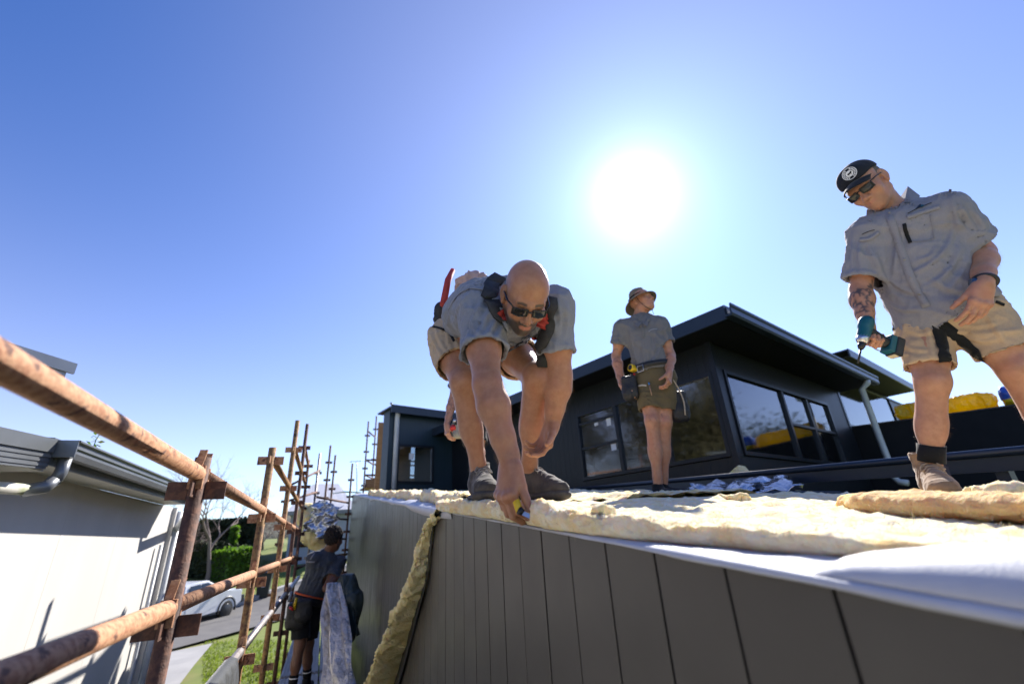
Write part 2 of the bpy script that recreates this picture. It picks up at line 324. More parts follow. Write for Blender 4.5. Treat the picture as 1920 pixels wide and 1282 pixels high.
setp(mb.build('kerb', M['concrete']), 'pale concrete kerb on the far side of the street', 'kerb', kind='structure')
da, db, dc, dd = gpt(345, 1275)[:2], gpt(398, 1209)[:2], gpt(316, 1226)[:2], gpt(250, 1270)[:2]
drape('driveway', [da+(da-db)*1.5, da, db], [dd+(dd-dc)*1.5, dd, dc], M['concrete'], 0.05, 30, 6, 'pale concrete driveway meeting the street')
# grass blades near the street as one mass
rg = np.random.RandomState(5); bl = MB()
def tuft(px0, py0, px1, py1, count, h):
    c = [[gpt(px0+(px1-px0)*i/7, py0+(py1-py0)*j/7) for j in range(8)] for i in range(8)]
    for _ in range(count):
        fi, fj = rg.uniform(0, 6.999), rg.uniform(0, 6.999); i, j = int(fi), int(fj); fi -= i; fj -= j
        p = (c[i][j]*(1-fi)+c[i+1][j]*fi)*(1-fj)+(c[i][j+1]*(1-fi)+c[i+1][j+1]*fi)*fj
        p[2] = float(G(p[0], p[1]))
        if (np.dot(p[:2]-na, kn[:2]) > 0 and np.dot(p[:2]-fa, kn[:2]) < 0.3): continue
        a = rg.uniform(0, 6.28); w = 0.014; hh = h*rg.uniform(0.5, 1.2); d = np.array([math.cos(a), math.sin(a), 0]); l = np.array([rg.uniform(-.5, .5), rg.uniform(-.5, .5), 1])*hh
        bl.add([p-d*w, p+d*w, p+l], [(0, 1, 2)])
tuft(380, 1200, 640, 1282, 5200, 0.06); tuft(470, 1050, 560, 1110, 1500, 0.1)
setp(bl.build('grass', M['blade']), 'short green lawn blades beside the driveway', 'grass', kind='stuff')
# far wooded hills as one mass each
def hill(name, pts, depth, material, label):
    mb = MB(); P = []
    for k, (px, py, D) in enumerate(pts):
        t = atH(px, py, D); P.append([(t[0]*0.98, t[1]*0.98, -4)]+[tuple(np.array([t[0], t[1], -4+(t[2]+4)*f])+np.array([t[0], t[1], 0])/D*depth*(f-1)) for f in (0.3, 0.6, 0.85, 1.0)]+[(t[0]*1.25, t[1]*1.25, -4)])
    mb.grid(P, flip=True); return setp(mb.build(name, material), label, 'hill', kind='structure')
M['hillside'] = mat('wooded_hillside', (0.075, 0.08, 0.045), 0.95, 0, (0.12, 0.10, 0.07), 0.25, 1, 0.9, 0.9, detail=8, bdist=1.0)
hill('wooded_hill', [(-700, 1110, 150), (-300, 1085, 150), (150, 1042, 150), (300, 1010, 150), (360, 999, 150), (400, 1005, 150), (450, 985, 150), (500, 972, 150), (560, 962, 150), (640, 965, 150), (760, 975, 150), (1000, 985, 150)], 60, M['hillside'], 'low wooded hill behind the hedges')

# ================================================================== clad house (the wall and roof being worked on)
WX = 0.5824
def RZ(y): return -0.1176+0.0985*y
house = thing('clad_house', (WX, 6, -3.2), 'single storey house wall of charcoal vertical boards with a low raking roof', 'house')
M['groove'] = mat('dark_groove', (0.01, 0.01, 0.01), 0.9)
Y0, Y1, ST = -2.35, 13.3, 0.168
mb = MB(); y = Y0
P = [(WX+0.012, Y0, -3.3), (WX+0.012, Y1, -3.3), (WX+0.012, Y1, RZ(Y1)-0.012), (WX+0.012, Y0, RZ(Y0)-0.012)]
mb.quad_slab(P, (0.06, 0, 0)); mb.build('wall_backing', M['groove'], house)
bm_ = MB(); w = ST-0.0055; ch = 0.003
prof = [(0.011, 0), (ch*0.2, 0), (0, ch), (0, w-ch), (ch*0.2, w), (0.011, w)]          # plank section with eased edges, face at X = WX
V = []; 
for (dx, dy) in prof: V += [(dx, dy, -3.2), (dx, dy, 0.0985*dy)]
F = [(2*i, 2*i+1, 2*i+3, 2*i+2) for i in range(5)]+[(1, 11, 9, 7, 5, 3), (0, 2, 4, 6, 8, 10)]
bm_.add(V, F); plank_me = bm_.mesh('board'); plank_me.materials.append(M['clad'])
G0 = 0.234*1.12                                           # a groove position
k0 = int((Y0-G0)/ST)
for k in range(k0, int((Y1-G0)/ST)):
    yb = G0+k*ST+0.0055
    link('board', plank_me, None, house, loc=(WX+random.uniform(-0.0006, 0.0006), yb, RZ(yb)))
# roof deck, battens, far barge capping
RX1 = 3.46
mb = MB(); mb.quad_slab([(WX+0.074, Y0, RZ(Y0)-0.013), (RX1, Y0, RZ(Y0)-0.013), (RX1, Y1, RZ(Y1)-0.013), (WX+0.074, Y1, RZ(Y1)-0.013)], (0, 0, -0.12)); mb.build('roof_deck', M['black_sheet'], house)
mb = MB(); mb.quad_slab([(RX1-.02, Y0, -3.3), (RX1-.02, Y1, -3.3), (RX1-.02, Y1, RZ(Y1)-.15), (RX1-.02, Y0, RZ(Y0)-.15)], (0.02, 0, 0)); mb.build('side_wall', M['black_clad'], house)
mb = MB(); mb.box((WX+.08, Y1-.02, -3.3), (RX1-.03, Y1, RZ(Y1)-.15)); mb.build('end_wall', M['black_clad'], house)
# barge capping: folded sheet with a rolled top edge, lying along the far side of the roof
ra, rb = onX(1920, 850, 3.5), onX(1040, 922, 3.5); rd = (rb-ra)/(rb[1]-ra[1]); P0 = ra+rd*(-1.5-ra[1]); P1 = ra+rd*(10.2-ra[1])
cap = thing('barge_capping', P0, 'long dark folded metal barge capping along the far edge of the roof', 'roof capping')
mb = MB(); mb.tube([P0+(0, 0, .018), P1+(0, 0, .018)], 0.024, 12); mb.build('rolled_edge', M['navy_trim'], cap)
mb = MB(); mb.quad_slab([P0+(0.004, 0, -.085), P1+(0.004, 0, -.085), P1+(0.004, 0, 0), P0+(0.004, 0, 0)], (0.006, 0, 0))
mb.quad_slab([P0+(-0.035, 0, -.085), P1+(-0.035, 0, -.085), P1+(0.003, 0, -.085), P0+(0.003, 0, -.085)], (0, 0, .004)); mb.build('folded_sheet', M['navy_trim'], cap)
for k, yy in enumerate(np.arange(-1.2, 10, 1.3)):
    q = P0+rd*(yy-P0[1]); mb = MB(); mb.box((q[0]-.0, q[1]-.03, RZ(yy)-.012), (q[0]+.06, q[1]+.03, q[2]-.087)); mb.build('bracket', M['navy_trim'], cap)
# a second, lower trim nearer the workers
qa, qb = onX(1040, 926, 3.02), onX(1420, 931, 3.02)
low = thing('roof_trim', (3.02, 3, RZ(3)), 'low dark metal trim lying on the roof in front of the man in the bucket hat', 'roof trim')
mb = MB(); 
for (s0, s1) in ((2.0, 9.5),):
    a = np.array([3.02, s0, RZ(s0)+.0]); b = np.array([3.02, s1, RZ(s1)+.0]); mb.quad_slab([a, b, b+(0.09, 0, 0), a+(0.09, 0, 0)], (0, 0, .035)); mb.tube([a+(0, 0, .04), b+(0, 0, .04)], 0.012, 8)
mb.build('folded_strip', M['navy_trim'], low)

# ================================================================== black house on the roof behind
u = np.array([-0.284, .959, 0]); u /= np.linalg.norm(u); v = np.array([u[1], -u[0], 0]); Z = np.array([0, 0, 1.]); K = atH(1390, 890, 6.3); K[2] = 0
def bh(su, sv, z): return K+u*su+v*sv+Z*z
bhouse = thing('black_house', bh(0, 0, 0.2), 'black upper storey with a flat overhanging roof and big dark windows', 'house')
def ubox(mb, u0, u1, v0, v1, z0, z1): 
    return mb.obox(bh((u0+u1)/2, (v0+v1)/2, (z0+z1)/2), u*(u1-u0)/2, v*(v1-v0)/2, Z*(z1-z0)/2)
def clad_bump(m, direction, pitch=0.1, strength=0.6, depth=0.006):
    t = m.node_tree; b = t.nodes['Principled BSDF']; tcn = t.nodes.new('ShaderNodeTexCoord')
    d = t.nodes.new('ShaderNodeVectorMath'); d.operation = 'DOT_PRODUCT'; d.inputs[1].default_value = direction; t.links.new(tcn.outputs['Object'], d.inputs[0])
    k = t.nodes.new('ShaderNodeMath'); k.operation = 'DIVIDE'; k.inputs[1].default_value = pitch; t.links.new(d.outputs['Value'], k.inputs[0])
    fr = t.nodes.new('ShaderNodeMath'); fr.operation = 'FRACT'; t.links.new(k.outputs[0], fr.inputs[0])
    gt = t.nodes.new('ShaderNodeMath'); gt.operation = 'GREATER_THAN'; gt.inputs[1].default_value = 0.10; t.links.new(fr.outputs[0], gt.inputs[0])
    bp = t.nodes.new('ShaderNodeBump'); bp.inputs['Strength'].default_value = strength; bp.inputs['Distance'].default_value = depth
    t.links.new(gt.outputs[0], bp.inputs['Height']); t.links.new(bp.outputs[0], b.inputs['Normal']); return m
M['navy_u'] = clad_bump(mat('navy_grooved_cladding', (0.005, 0.008, 0.012), 0.42, 0, (0.004, 0.006, 0.010), 2.5, 1), u, 0.12)
M['navy_v'] = clad_bump(mat('navy_grooved_cladding_front', (0.006, 0.009, 0.014), 0.42, 0, (0.005, 0.007, 0.011), 2.5, 1), v, 0.12)
ZT, ZB = 2.27, -1.5
UL = 6.9                                                     # length of the left face up to the wing
LW = (0.10, 2.57, 0.785, 1.80)                               # left window u0 u1 z0 z1
RW = (0.24, 3.90, 0.80, 1.85)                                # right window v0 v1 z0 z1
VE = 4.95
M['navy_w'] = clad_bump(mat('teal_navy_wing_cladding', (0.014, 0.034, 0.052), 0.38, 0, (0.011, 0.028, 0.043), 2.5, 1), v, 0.1)
# left wall (outer face at sv = 0), built in bands round the window
for nm, (a, b_, z0, z1) in {'wall_sill_band': (0.0, UL, ZB, LW[2]-.06), 'wall_head_band': (0, UL, LW[3]+.06, ZT), 'wall_far_panel': (LW[1]+.06, UL, LW[2]-.06, LW[3]+.06)}.items():
    mb = MB(); ubox(mb, a, b_, 0, 0.12, z0, z1); mb.build(nm, M['navy_u'], bhouse)
for nm, (a, b_, z0, z1) in {'front_sill_band': (0.121, VE, ZB, RW[2]-.06), 'front_head_band': (0.121, VE, RW[3]+.06, ZT), 'front_end_panel': (RW[1]+.06, VE, RW[2]-.06, RW[3]+.06)}.items():
    mb = MB(); ubox(mb, 0.0, 0.12, a, b_, z0, z1); mb.build(nm, M['navy_v'], bhouse)
mb = MB(); ubox(mb, -0.03, 0.045, -0.03, 0.045, ZB, ZT); ubox(mb, -0.012, 0.03, 0.046, 0.17, RW[2]-.07, RW[3]+.07); mb.build('corner_trim', M['frame'], bhouse)
mb = MB(); ubox(mb, 0.12, UL, VE-.12, VE, ZB, ZT); mb.build('return_wall', M['black_clad'], bhouse)
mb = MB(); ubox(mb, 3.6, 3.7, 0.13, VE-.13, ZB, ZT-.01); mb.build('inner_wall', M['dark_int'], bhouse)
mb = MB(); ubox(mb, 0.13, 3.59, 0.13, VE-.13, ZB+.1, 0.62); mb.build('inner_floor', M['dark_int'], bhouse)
mb = MB(); ubox(mb, 1.72, 2.6, 0.55, 0.6, 0.63, ZT-.02); mb.build('plywood_sheet', M['timber'], bhouse)
for q_ in ((.9, .98, 3.0, 3.08), (.9, .98, 2.2, 2.26), (2.0, 2.08, .62, .7)): mb = MB(); ubox(mb, *q_, 0.63, ZT-.02); mb.build('timber_stud', M['timber'], bhouse)
def window(face, a, b_, z0, z1, cols, bars=(), parent=bhouse, off=0.0, paper=()):
    """face 'L' (runs along u at sv=off) or 'R' (runs along v at su=off); cols = mullion positions; bars=(col0,col1,z)"""
    def bx(mb, s0, s1, d0, d1, z0_, z1_):
        return ubox(mb, s0, s1, off+d0, off+d1, z0_, z1_) if face == 'L' else ubox(mb, off+d0, off+d1, s0, s1, z0_, z1_)
    fr = MB(); t = 0.05
    bx(fr, a-t, b_+t, -.03, .05, z1, z1+t); bx(fr, a-t, b_+t, -.03, .05, z0-t, z0); bx(fr, a-t, a, -.03, .05, z0, z1); bx(fr, b_, b_+t, -.03, .05, z0, z1)
    w_ = fr.build('window', M['frame'], parent)
    for c in cols: m = MB(); bx(m, c-.03, c+.03, -.025, .045, z0, z1); m.build('mullion', M['frame'], w_)
    for (s0, s1, zz) in bars: m = MB(); bx(m, s0, s1, -.018, .04, zz-.02, zz+.02); m.build('glazing_bar', M['frame'], w_)
    ed = [a]+list(cols)+[b_]
    for s0, s1 in zip(ed[:-1], ed[1:]): m = MB(); bx(m, s0+.004, s1-.004, .012, .02, z0+.002, z1-.002); m.build('pane', M['glass'], w_)
    for (s, zz, ws, hs) in paper: m = MB(); bx(m, s-ws/2, s+ws/2, .006, .009, zz-hs/2, zz+hs/2); m.build('sticker', M['paper'], w_)
    return w_
window('L', *LW, cols=(0.92, 1.76), bars=((1.79, 2.57, 1.245), (1.79, 2.57, 1.66)), paper=((1.93, 1.59, .09, .14), (2.2, 1.60, .08, .05), (1.9, 1.17, .1, .1)))
window('R', *RW, cols=(1.98,), bars=((2.01, 3.9, 1.33),))
m = MB(); ubox(m, -.02, .045, 2.92, 2.98, RW[2], RW[3]); m.build('mullion', M['frame'], bhouse)
# roof: slab, soffit, fascia and gutter
OV = 0.56
mb = MB(); ubox(mb, -OV+.03, UL+.2, -OV+.03, VE+.1, ZT, ZT+.015); mb.build('soffit', M['black_clad'], bhouse)
mb = MB(); ubox(mb, -OV, UL, -OV, -OV+.028, ZT-.02, ZT+.165); mb.build('side_fascia', M['navy_trim'], bhouse)
mb = MB(); ubox(mb, -OV, UL+.2, -OV+.03, VE+.2, ZT+.14, ZT+.18); mb.build('roof_sheet', M['navy_trim'], bhouse)
gt = MB(); a0, a1 = -OV-.012, VE+.22
def gut(su, z): return [bh(su, a0, z), bh(su, a1, z)]
G1 = [(-OV+.02, ZT+.005), (-OV-.075, ZT+.0), (-OV-.09, ZT+.03), (-OV-.085, ZT+.10), (-OV-.10, ZT+.125), (-OV-.10, ZT+.155), (-OV-.082, ZT+.158), (-OV-.07, ZT+.10), (-OV-.065, ZT+.03), (-OV+.02, ZT+.02)]
V = []; 
for (s_, z_) in G1: V += [bh(s_, a0, z_), bh(s_, a1, z_)]
nG = len(G1); gt.add(V, [(2*i, 2*i+1, 2*((i+1) % nG)+1, 2*((i+1) % nG)) for i in range(nG)]+[tuple(2*i for i in range(nG)), tuple(2*i+1 for i in range(nG-1, -1, -1))]); gt.build('gutter', M['navy_trim'], bhouse)
mb = MB(); ubox(mb, -OV-.02, -OV+.029, -OV+.03, VE+.2, ZT+.021, ZT+.139); mb.build('front_fascia', M['navy_trim'], bhouse)
# downpipe at the right end
dp = MB(); dpv = 4.55; pts = [bh(-OV-.04, dpv, ZT), bh(-OV-.03, dpv, ZT-.05), bh(-.47, dpv+.01, ZT-.14), bh(-.46, dpv+.01, 1.2), bh(-.46, dpv+.01, 0.52), bh(-.50, dpv+.01, 0.45), bh(-.62, dpv-.02, 0.42)]
dp.tube(pts, 0.052, 12); dp.build('downpipe', M['pvc'], bhouse)
mb = MB(); ubox(mb, -.012, -.001, VE-.10, VE-.02, 1.5, ZT); mb.build('corner_cap', M['navy_trim'], bhouse)
# wing at the far left, facing the camera
WU = 6.9; wq = lambda px, py: np.dot(onP(px, py, bh(WU, 0, 0), u)-K, v); wz = lambda px, py: onP(px, py, bh(WU, 0, 0), u)[2]
w0, w1 = wq(728, 830), 0.6; wt = wz(740, 768); wwin = (wq(747, 870), wq(809, 870), wz(778, 902), wz(778, 838))
wing = thing('navy_wing', bh(WU, w0, 0.5), 'narrow navy clad wing with one small window at the far end of the roof', 'house')
mb = MB(); ubox(mb, WU, WU+.35, w0, wwin[0]-.05, ZB, wt); mb.build('wall', M['navy_w'], wing)
mb = MB(); ubox(mb, WU, WU+.1, wwin[0]-.05, wwin[1]+.05, ZB, wwin[2]-.05); mb.build('wall', M['navy_w'], wing)
mb = MB(); ubox(mb, WU, WU+.1, wwin[0]-.05, wwin[1]+.05, wwin[3]+.05, wt); mb.build('wall', M['navy_w'], wing)
mb = MB(); ubox(mb, WU, WU+1, wwin[1]+.05, w1, ZB, wt); mb.build('wall', M['navy_w'], wing)
ww = window('R', wwin[0], wwin[1], wwin[2], wwin[3], (), parent=wing, off=WU, paper=((wwin[0]+(wwin[1]-wwin[0])*.38, wwin[2]+(wwin[3]-wwin[2])*.72, .12, .14),))
mb = MB(); ubox(mb, WU+.6, WU+.65, wwin[0]-.04, wwin[0]+.32*(wwin[1]-wwin[0]), ZB, wt-.02); mb.build('curtain', M['pvc'], ww)
mb = MB(); ubox(mb, WU+1.2, WU+1.25, wwin[0]-.04, wwin[1]+.04, ZB, wt-.02); mb.build('inner_wall', M['timber'], ww)
mb = MB(); ubox(mb, WU-.22, WU+.6, w0-.06, w1, wt+.001, wt+.035); mb.build('roof_sheet', M['navy_trim'], wing)
mb = MB(); ubox(mb, WU-.25, WU-.222, w0-.07, w1, wt-.13, wt+.05); mb.build('fascia', M['navy_trim'], wing)
mb = MB(); mb.tube([bh(WU-.12, w0+.16, wt-.005), bh(WU-.06, w0+.16, wt-.2), bh(WU-.055, w0+.16, wz(735, 905)-.3)], .055, 12); mb.build('downpipe', M['pvc'], wing)
mb = MB(); mb.tube([bh(WU-.2, w0-.05, wt+.06), bh(WU-.27, w0-.1, wt+.06)], .03, 8); mb.build('gutter_stop', M['pvc'], wing)
# right: low black wall with the flat roof that carries the insulation bags
PV = 5.2
par = thing('black_parapet', bh(-1, PV, 0), 'low matt black wall carrying the yellow insulation bags', 'wall')
zp = lambda s: 1.545+0.05*(s+0.42)                       # top height along u
mb = MB(); mb.quad_slab([bh(-7, PV, ZB), bh(1.2, PV, ZB), bh(1.2, PV, zp(1.2)), bh(-7, PV, zp(-7))], v*0.15); mb.build('wall', M['black_clad'], par)
mb = MB(); mb.quad_slab([bh(-7, PV-.015, zp(-7)+.003), bh(1.2, PV-.015, zp(1.2)+.003), bh(1.2, PV+3.2, zp(1.2)+.003), bh(-7, PV+3.2, zp(-7)+.003)], (0, 0, .025)); mb.build('capping', M['black_sheet'], par)
# second wing further right
w2 = thing('second_wing', bh(0.55, 8, 0.5), 'second black wing further right with its own sloping dark eave', 'house')
F2 = 0.0
f2 = lambda px, py, off=F2: onP(px, py, bh(off, 0, 0), u)
pa, pb = f2(1606, 662), f2(1712, 722); pz = pa[2]; s_a, s_b = np.dot(pa-K, v), np.dot(pb-K, v)+.15
mb = MB(); ubox(mb, F2, F2+.03, s_a-.6, s_b, pz-.2, pz); mb.build('fascia', M['navy_trim'], w2)
mb = MB(); ubox(mb, F2+.03, F2+4, s_a-.6, s_b, pz-.04, pz-.005); mb.build('roof_sheet', M['navy_trim'], w2)
mb = MB(); ubox(mb, F2+.03, F2+.75, s_a-.6, s_b, pz-.2, pz-.18); mb.build('soffit', M['black_clad'], w2)
WO = F2+.75; g2 = lambda px, py: onP(px, py, bh(WO, 0, 0), u)
sw0, sw1 = np.dot(g2(1628, 760)-K, v), np.dot(g2(1690, 780)-K, v); zw1 = g2(1640, 738)[2]; zw0 = zw1-1.3
mb = MB(); ubox(mb, WO, WO+.1, s_a-.6, s_b, zw1+.05, pz-.2); mb.build('wall', M['navy_v'], w2)
mb = MB(); ubox(mb, WO, WO+.1, s_a-.6, s_b, ZB, zw0-.05); mb.build('wall', M['navy_v'], w2)
mb = MB(); ubox(mb, WO, WO+.1, sw1+1.2, s_b, zw0-.05, zw1+.05); mb.build('wall', M['navy_v'], w2)
window('R', s_a-.5, sw1+1.1, zw0, zw1, (sw0+(sw1-sw0)*.75,), parent=w2, off=WO)
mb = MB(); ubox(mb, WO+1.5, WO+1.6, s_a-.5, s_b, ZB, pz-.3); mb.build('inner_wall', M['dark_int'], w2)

# ================================================================== white house on the left
HX, HG = -2.1, -1.79
hl = thing('white_house', (HX, 4, -3.2), 'white sheet clad neighbouring house with a slate grey gutter', 'house')
yc = onX(112, 826, HG)[1]; ye = onX(356, 909, HG)[1]; yw = onX(331, 926, HX)[1]
zso = .615
# wall sheets with fine joints: separate panels 1.2 m wide
ys_ = [-4.0]+[yc-2.4+1.2*i for i in range(0, 5)]; ys_ = sorted([q for q in ys_ if q < yw])+[yw]
for a, b_ in zip(ys_[:-1], ys_[1:]):
    mb = MB(); mb.box((HX-.012, a+.0015, -3.3), (HX, b_-.0015, zso-.002)); mb.build('wall_panel', M['white_wall'], hl)
mb = MB(); mb.box((HX-6, -4, -3.3), (HX-.014, yw-.01, zso-.01)); mb.build('wall', M['white_wall'], hl)
mb = MB(); mb.box((HX-.02, yw+.0, -3.3), (HX+.05, yw+.05, zso-.002)); mb.build('corner_trim', M['white_wall'], hl)
mb = MB(); mb.box((HX-.0, yc, zso), (HG-.03, ye+.25, zso+.02)); mb.build('soffit', M['soffit'], hl); mb = MB(); mb.box((HX-.0, -4.2, zso-.06), (HG-.032, yc-.002, zso-.04)); mb.build('soffit', M['soffit'], hl)
zg = onX(118, 815, HG+.118)[2]
mb = MB(); mb.box((HG-.03, yc-.02, zso-.015), (HG-.012, ye+.25, zg-.02)); mb.build('fascia', M['fascia'], hl)
for k, (dz, hh) in enumerate(((.02, .02), (.07, .018), (.12, .018))):
    mb = MB(); mb.box((HG-.0115, yc+.03, zso+dz), (HG-.004, ye+.2, zso+dz+hh)); mb.build('fascia_ribs', M['fascia'], hl)
# gutter profile
GP = [(-.01, -.10), (.075, -.105), (.088, -.07), (.088, -.05), (.10, -.04), (.10, -.012), (.118, 0), (.118, .012), (.10, .016), (.086, .0), (.075, -.03), (.07, -.085), (-.01, -.085)]
V = []; gy0, gy1 = yc, ye+.3
for (dx, dz) in GP: V += [(HG+dx, gy0, zg+dz), (HG+dx, gy1, zg+dz)]
nG = len(GP); mb = MB(); mb.add(V, [(2*i, 2*i+1, 2*((i+1) % nG)+1, 2*((i+1) % nG)) for i in range(nG)]+[tuple(2*i+1 for i in range(nG-1, -1, -1))]); mb.box((HG-.012, gy0-.012, zg-.105), (HG+.112, gy0-.001, zg+.012)); mb.build('gutter', M['gutter'], hl)
mb = MB(); mb.quad_slab([(HG-.03, yc, zg), (HG-.03, ye+.25, zg), (HX-5, ye+.25, zg+.4), (HX-5, yc, zg+.4)], (0, 0, .03)); mb.build('roof_sheet', M['fascia'], hl)
# near fascia, raking down towards the camera
n0, n1 = onX(-120, 772, HG), onX(112, 825, HG)
rk = (n1[2]-onX(0, 800, HG)[2])/(n1[1]-onX(0, 800, HG)[1]); e0 = np.array([HG, -3.9, n1[2]+rk*(-3.9-n1[1])]); e1 = np.array([HG, yc-.025, n1[2]])
mb = MB(); mb.quad_slab([e0+(0, 0, -.09), e1+(0, 0, -.09), e1+(0, 0, .0), e0], (-.03, 0, 0)); mb.build('near_fascia', M['fascia'], hl)
mb = MB(); mb.quad_slab([e0+(-.012, 0, -.2), e1+(-.012, 0, -.2), e1+(-.012, 0, -.092), e0+(-.012, 0, -.092)], (-.02, 0, 0))
for dz in (-.115, -.145, -.175): mb.quad_slab([e0+(-.006, 0, dz-.008), e1+(-.006, 0, dz-.008), e1+(-.006, 0, dz+.006), e0+(-.006, 0, dz+.006)], (-.01, 0, 0))
mb.build('ribbed_fascia', M['gutter'], hl)
mb = MB(); mb.quad_slab([e0+(-.03, 0, -.01), e1+(-.03, 0, -.01), e1+(-3, 0, -.05), e0+(-3, 0, -.05)], (0, 0, -.02)); mb.build('near_roof', M['fascia'], hl)
# outlet and elbow, then a pipe running along the wall
o1 = np.array([HG+.04, yc+.06, zg-.10]); o2 = np.array([HG+.03, yc+.03, zg-.27]); o3 = np.array([HX+.1, yc-.32, zg-.32]); o4 = np.array([HX+.07, yc-1.2, zg-.40]); o5 = np.array([HX+.07, -3.5, zg-1.1])
mb = MB(); mb.tube([o1, o1+(0, -.005, -.1), o2], .037, 12); mb.build('outlet_pipe', M['gutter'], hl)
mb = MB(); mb.tube([o2+(0, 0, .02), o2+(-.02, -.03, -.03), o2+(-.1, -.1, -.06)], [.040, .041, .040], 12); mb.build('elbow', M['gutter'], hl)
mb = MB(); mb.tube([o2+(-.08, -.08, -.05), o3, o4, o5], .036, 12); mb.build('wall_pipe', M['mossy'], hl)
mb = MB(); mb.tube([(HX+.05, yw-.35, zso-.5), (HX+.05, yw-.35, -3.2)], .022, 8); mb.build('conduit', M['pvc'], hl)
mb = MB(); mb.tube([(HX+.06, yw+.12, zso-.05), (HX+.06, yw+.12, -3.2)], .05, 10); mb.tube([(HG+.05, ye+.1, zg-.12), (HG+.05, ye+.1, zg-.24), (HX+.06, yw+.14, zso-.3)], .045, 10); mb.build('corner_downpipe', M['pvc'], hl)
M['pale_fascia'] = mat('pale_grey_fascia', (.42, .43, .44), .4, .1, (.37, .38, .39), 4, 1)
# upper roof edge of the same house at top left
q1 = atH(146, 682, 5.6); q0 = atH(-260, 555, 5.2); dv = _n(np.cross(q1-q0, Z)); dv = dv if np.dot(dv, q1) > 0 else -dv
qb1 = atH(139, 714, 5.6)
mb = MB(); hgt = np.array([0, 0, -.10]); mb.quad_slab([q0, q1, q1+hgt, q0+hgt], dv*.03); mb.build('upper_fascia', M['pale_fascia'], hl)
mb = MB(); mb.quad_slab([q0+hgt*1.02+dv*.02, q1+hgt*1.02+dv*.02-_n(q1-q0)*.05, q1+hgt*2.15+dv*.02-_n(q1-q0)*.05, q0+hgt*2.15+dv*.02], dv*.03)
for f in (1.25, 1.55, 1.85): mb.quad_slab([q0+hgt*f+dv*.005, q1+hgt*f+dv*.005-_n(q1-q0)*.06, q1+hgt*(f+.14)+dv*.005-_n(q1-q0)*.06, q0+hgt*(f+.14)+dv*.005], dv*.012)
mb.build('upper_ribs', M['pale_fascia'], hl)
mb = MB(); mb.quad_slab([q0+dv*.05+(0, 0, -.02), q1+dv*.05+(0, 0, -.02), q1+dv*2+(0, 0, .25), q0+dv*2+(0, 0, .25)], (0, 0, -.05)); mb.build('upper_roof', M['fascia'], hl)
ua = atH(-8, 745, 5.9); mb = MB(); mb.quad_slab([ua+(-3, -.8, -1.2), ua+(0, 0, -1.2), ua+(0, 0, .45), ua+(-3, -.8, .45)], dv*1.2); mb.build('upper_wall', M['white_wall'], hl)
# ================================================================== scaffold
SX = -0.4054
scaf = thing('scaffold', (SX, 6, -3), 'rusty tube scaffold with handrails running along the charcoal wall', 'scaffold')
DECK = -1.47
def post(x, y, z0, z1, m='rust_dark', r=0.0242, levels=(), parent=None, plates=True):
    parent = parent or scaf
    mb = MB(); mb.tube([(x, y, z0), (x, y, z1)], r, 12); p = mb.build('standard', M[m], parent)
    if plates:
        for z in levels:
            q = MB()                                   # pressed V brackets, a pair of plates each way
            q.box((x-.082, y-.0035, z-.028), (x-.0245, y+.0035, z+.028)); q.box((x+.0245, y-.0035, z-.028), (x+.082, y+.0035, z+.028))
            q.box((x-.0035, y-.082, z-.024), (x+.0035, y-.0245, z+.024)); q.box((x-.0035, y+.0245, z-.024), (x+.0035, y+.082, z+.024))
            o = q.build('bracket', M['rust' if m == 'rust_yellow' else m], p); o['kind'] = 'stuff'
    return p
def ledger(a, b, m='rust', r=0.0242, parent=None, wedge=True):
    parent = parent or scaf
    a = np.array(a, float); b = np.array(b, float); d = _n(b-a); mb = MB(); mb.tube([a+d*.032, b-d*.032], r, 14); l = mb.build('ledger', M[m], parent)
    if wedge:
        for e, s in ((a, 1), (b, -1)):
            c = e+d*s*.034; w = MB(); w.obox(c+np.array([0, 0, -.012]), d*.008, np.cross(d, Z)*.02, Z*.036)
            w.obox(c+np.array([0, 0, .035])+d*s*.002, d*.004, np.cross(d, Z)*.011, (Z+np.cross(d, Z)*.15)*.04)
            o = w.build('wedge', M['rust'], l); o['kind'] = 'stuff'
    return l
zt, zm, zl = 0.234, -0.148, -0.56
Yp = [-0.95, 1.792, 3.584, 5.4, 7.25]
tops = [0.9, zt+.055, 0.69, 1.27, 1.72]
tops[2] = onX(507, 831, SX)[2]*1.0
y3 = 5.45; tops[3] = onY(546, 790, y3)[2]; tops[4] = onY(565, 787, 7.0)[2]
levs = [zt-.05, zm-.05, zl-.05, -1.0, DECK-.06]
mats_ = ['rust_dark', 'rust_dark', 'rust_yellow', 'rust_yellow', 'rust_dark']
for i, (y_, zt_) in enumerate(zip(Yp, tops)):
    L_ = list(levs)
    if i == 1: L_ = [zt-.05, zm-.05, -1.0, DECK-.06]
    if i >= 2: L_ += [0.56]
    if i >= 3: L_ += [0.96]
    if i >= 4: L_ += [1.32]
    post(SX, y_, -3.0, zt_, mats_[i], levels=L_)
    q = MB(); 
for a, b in zip(Yp[:-1], Yp[1:]):
    ledger((SX, a, zt), (SX, b, zt)); ledger((SX, a, zm), (SX, b, zm), 'rust')
for a, b in zip(Yp[1:-1], Yp[2:]): ledger((SX, a, zl), (SX, b, zl), 'galv')
for a, b in zip(Yp[2:-1], Yp[3:]): ledger((SX, a, 0.585), (SX, b, 0.585), 'rust_yellow')
ledger((SX, Yp[3], 0.985), (SX, Yp[4], 0.985), 'rust_yellow'); ledger((SX, Yp[4], 1.345), (SX, 9.05, 1.345)); ledger((SX, Yp[4], .985), (SX, 9.05, .985))
for zz in (zt, zm, zl, .585): ledger((SX, Yp[4], zz), (SX, 9.05, zz))
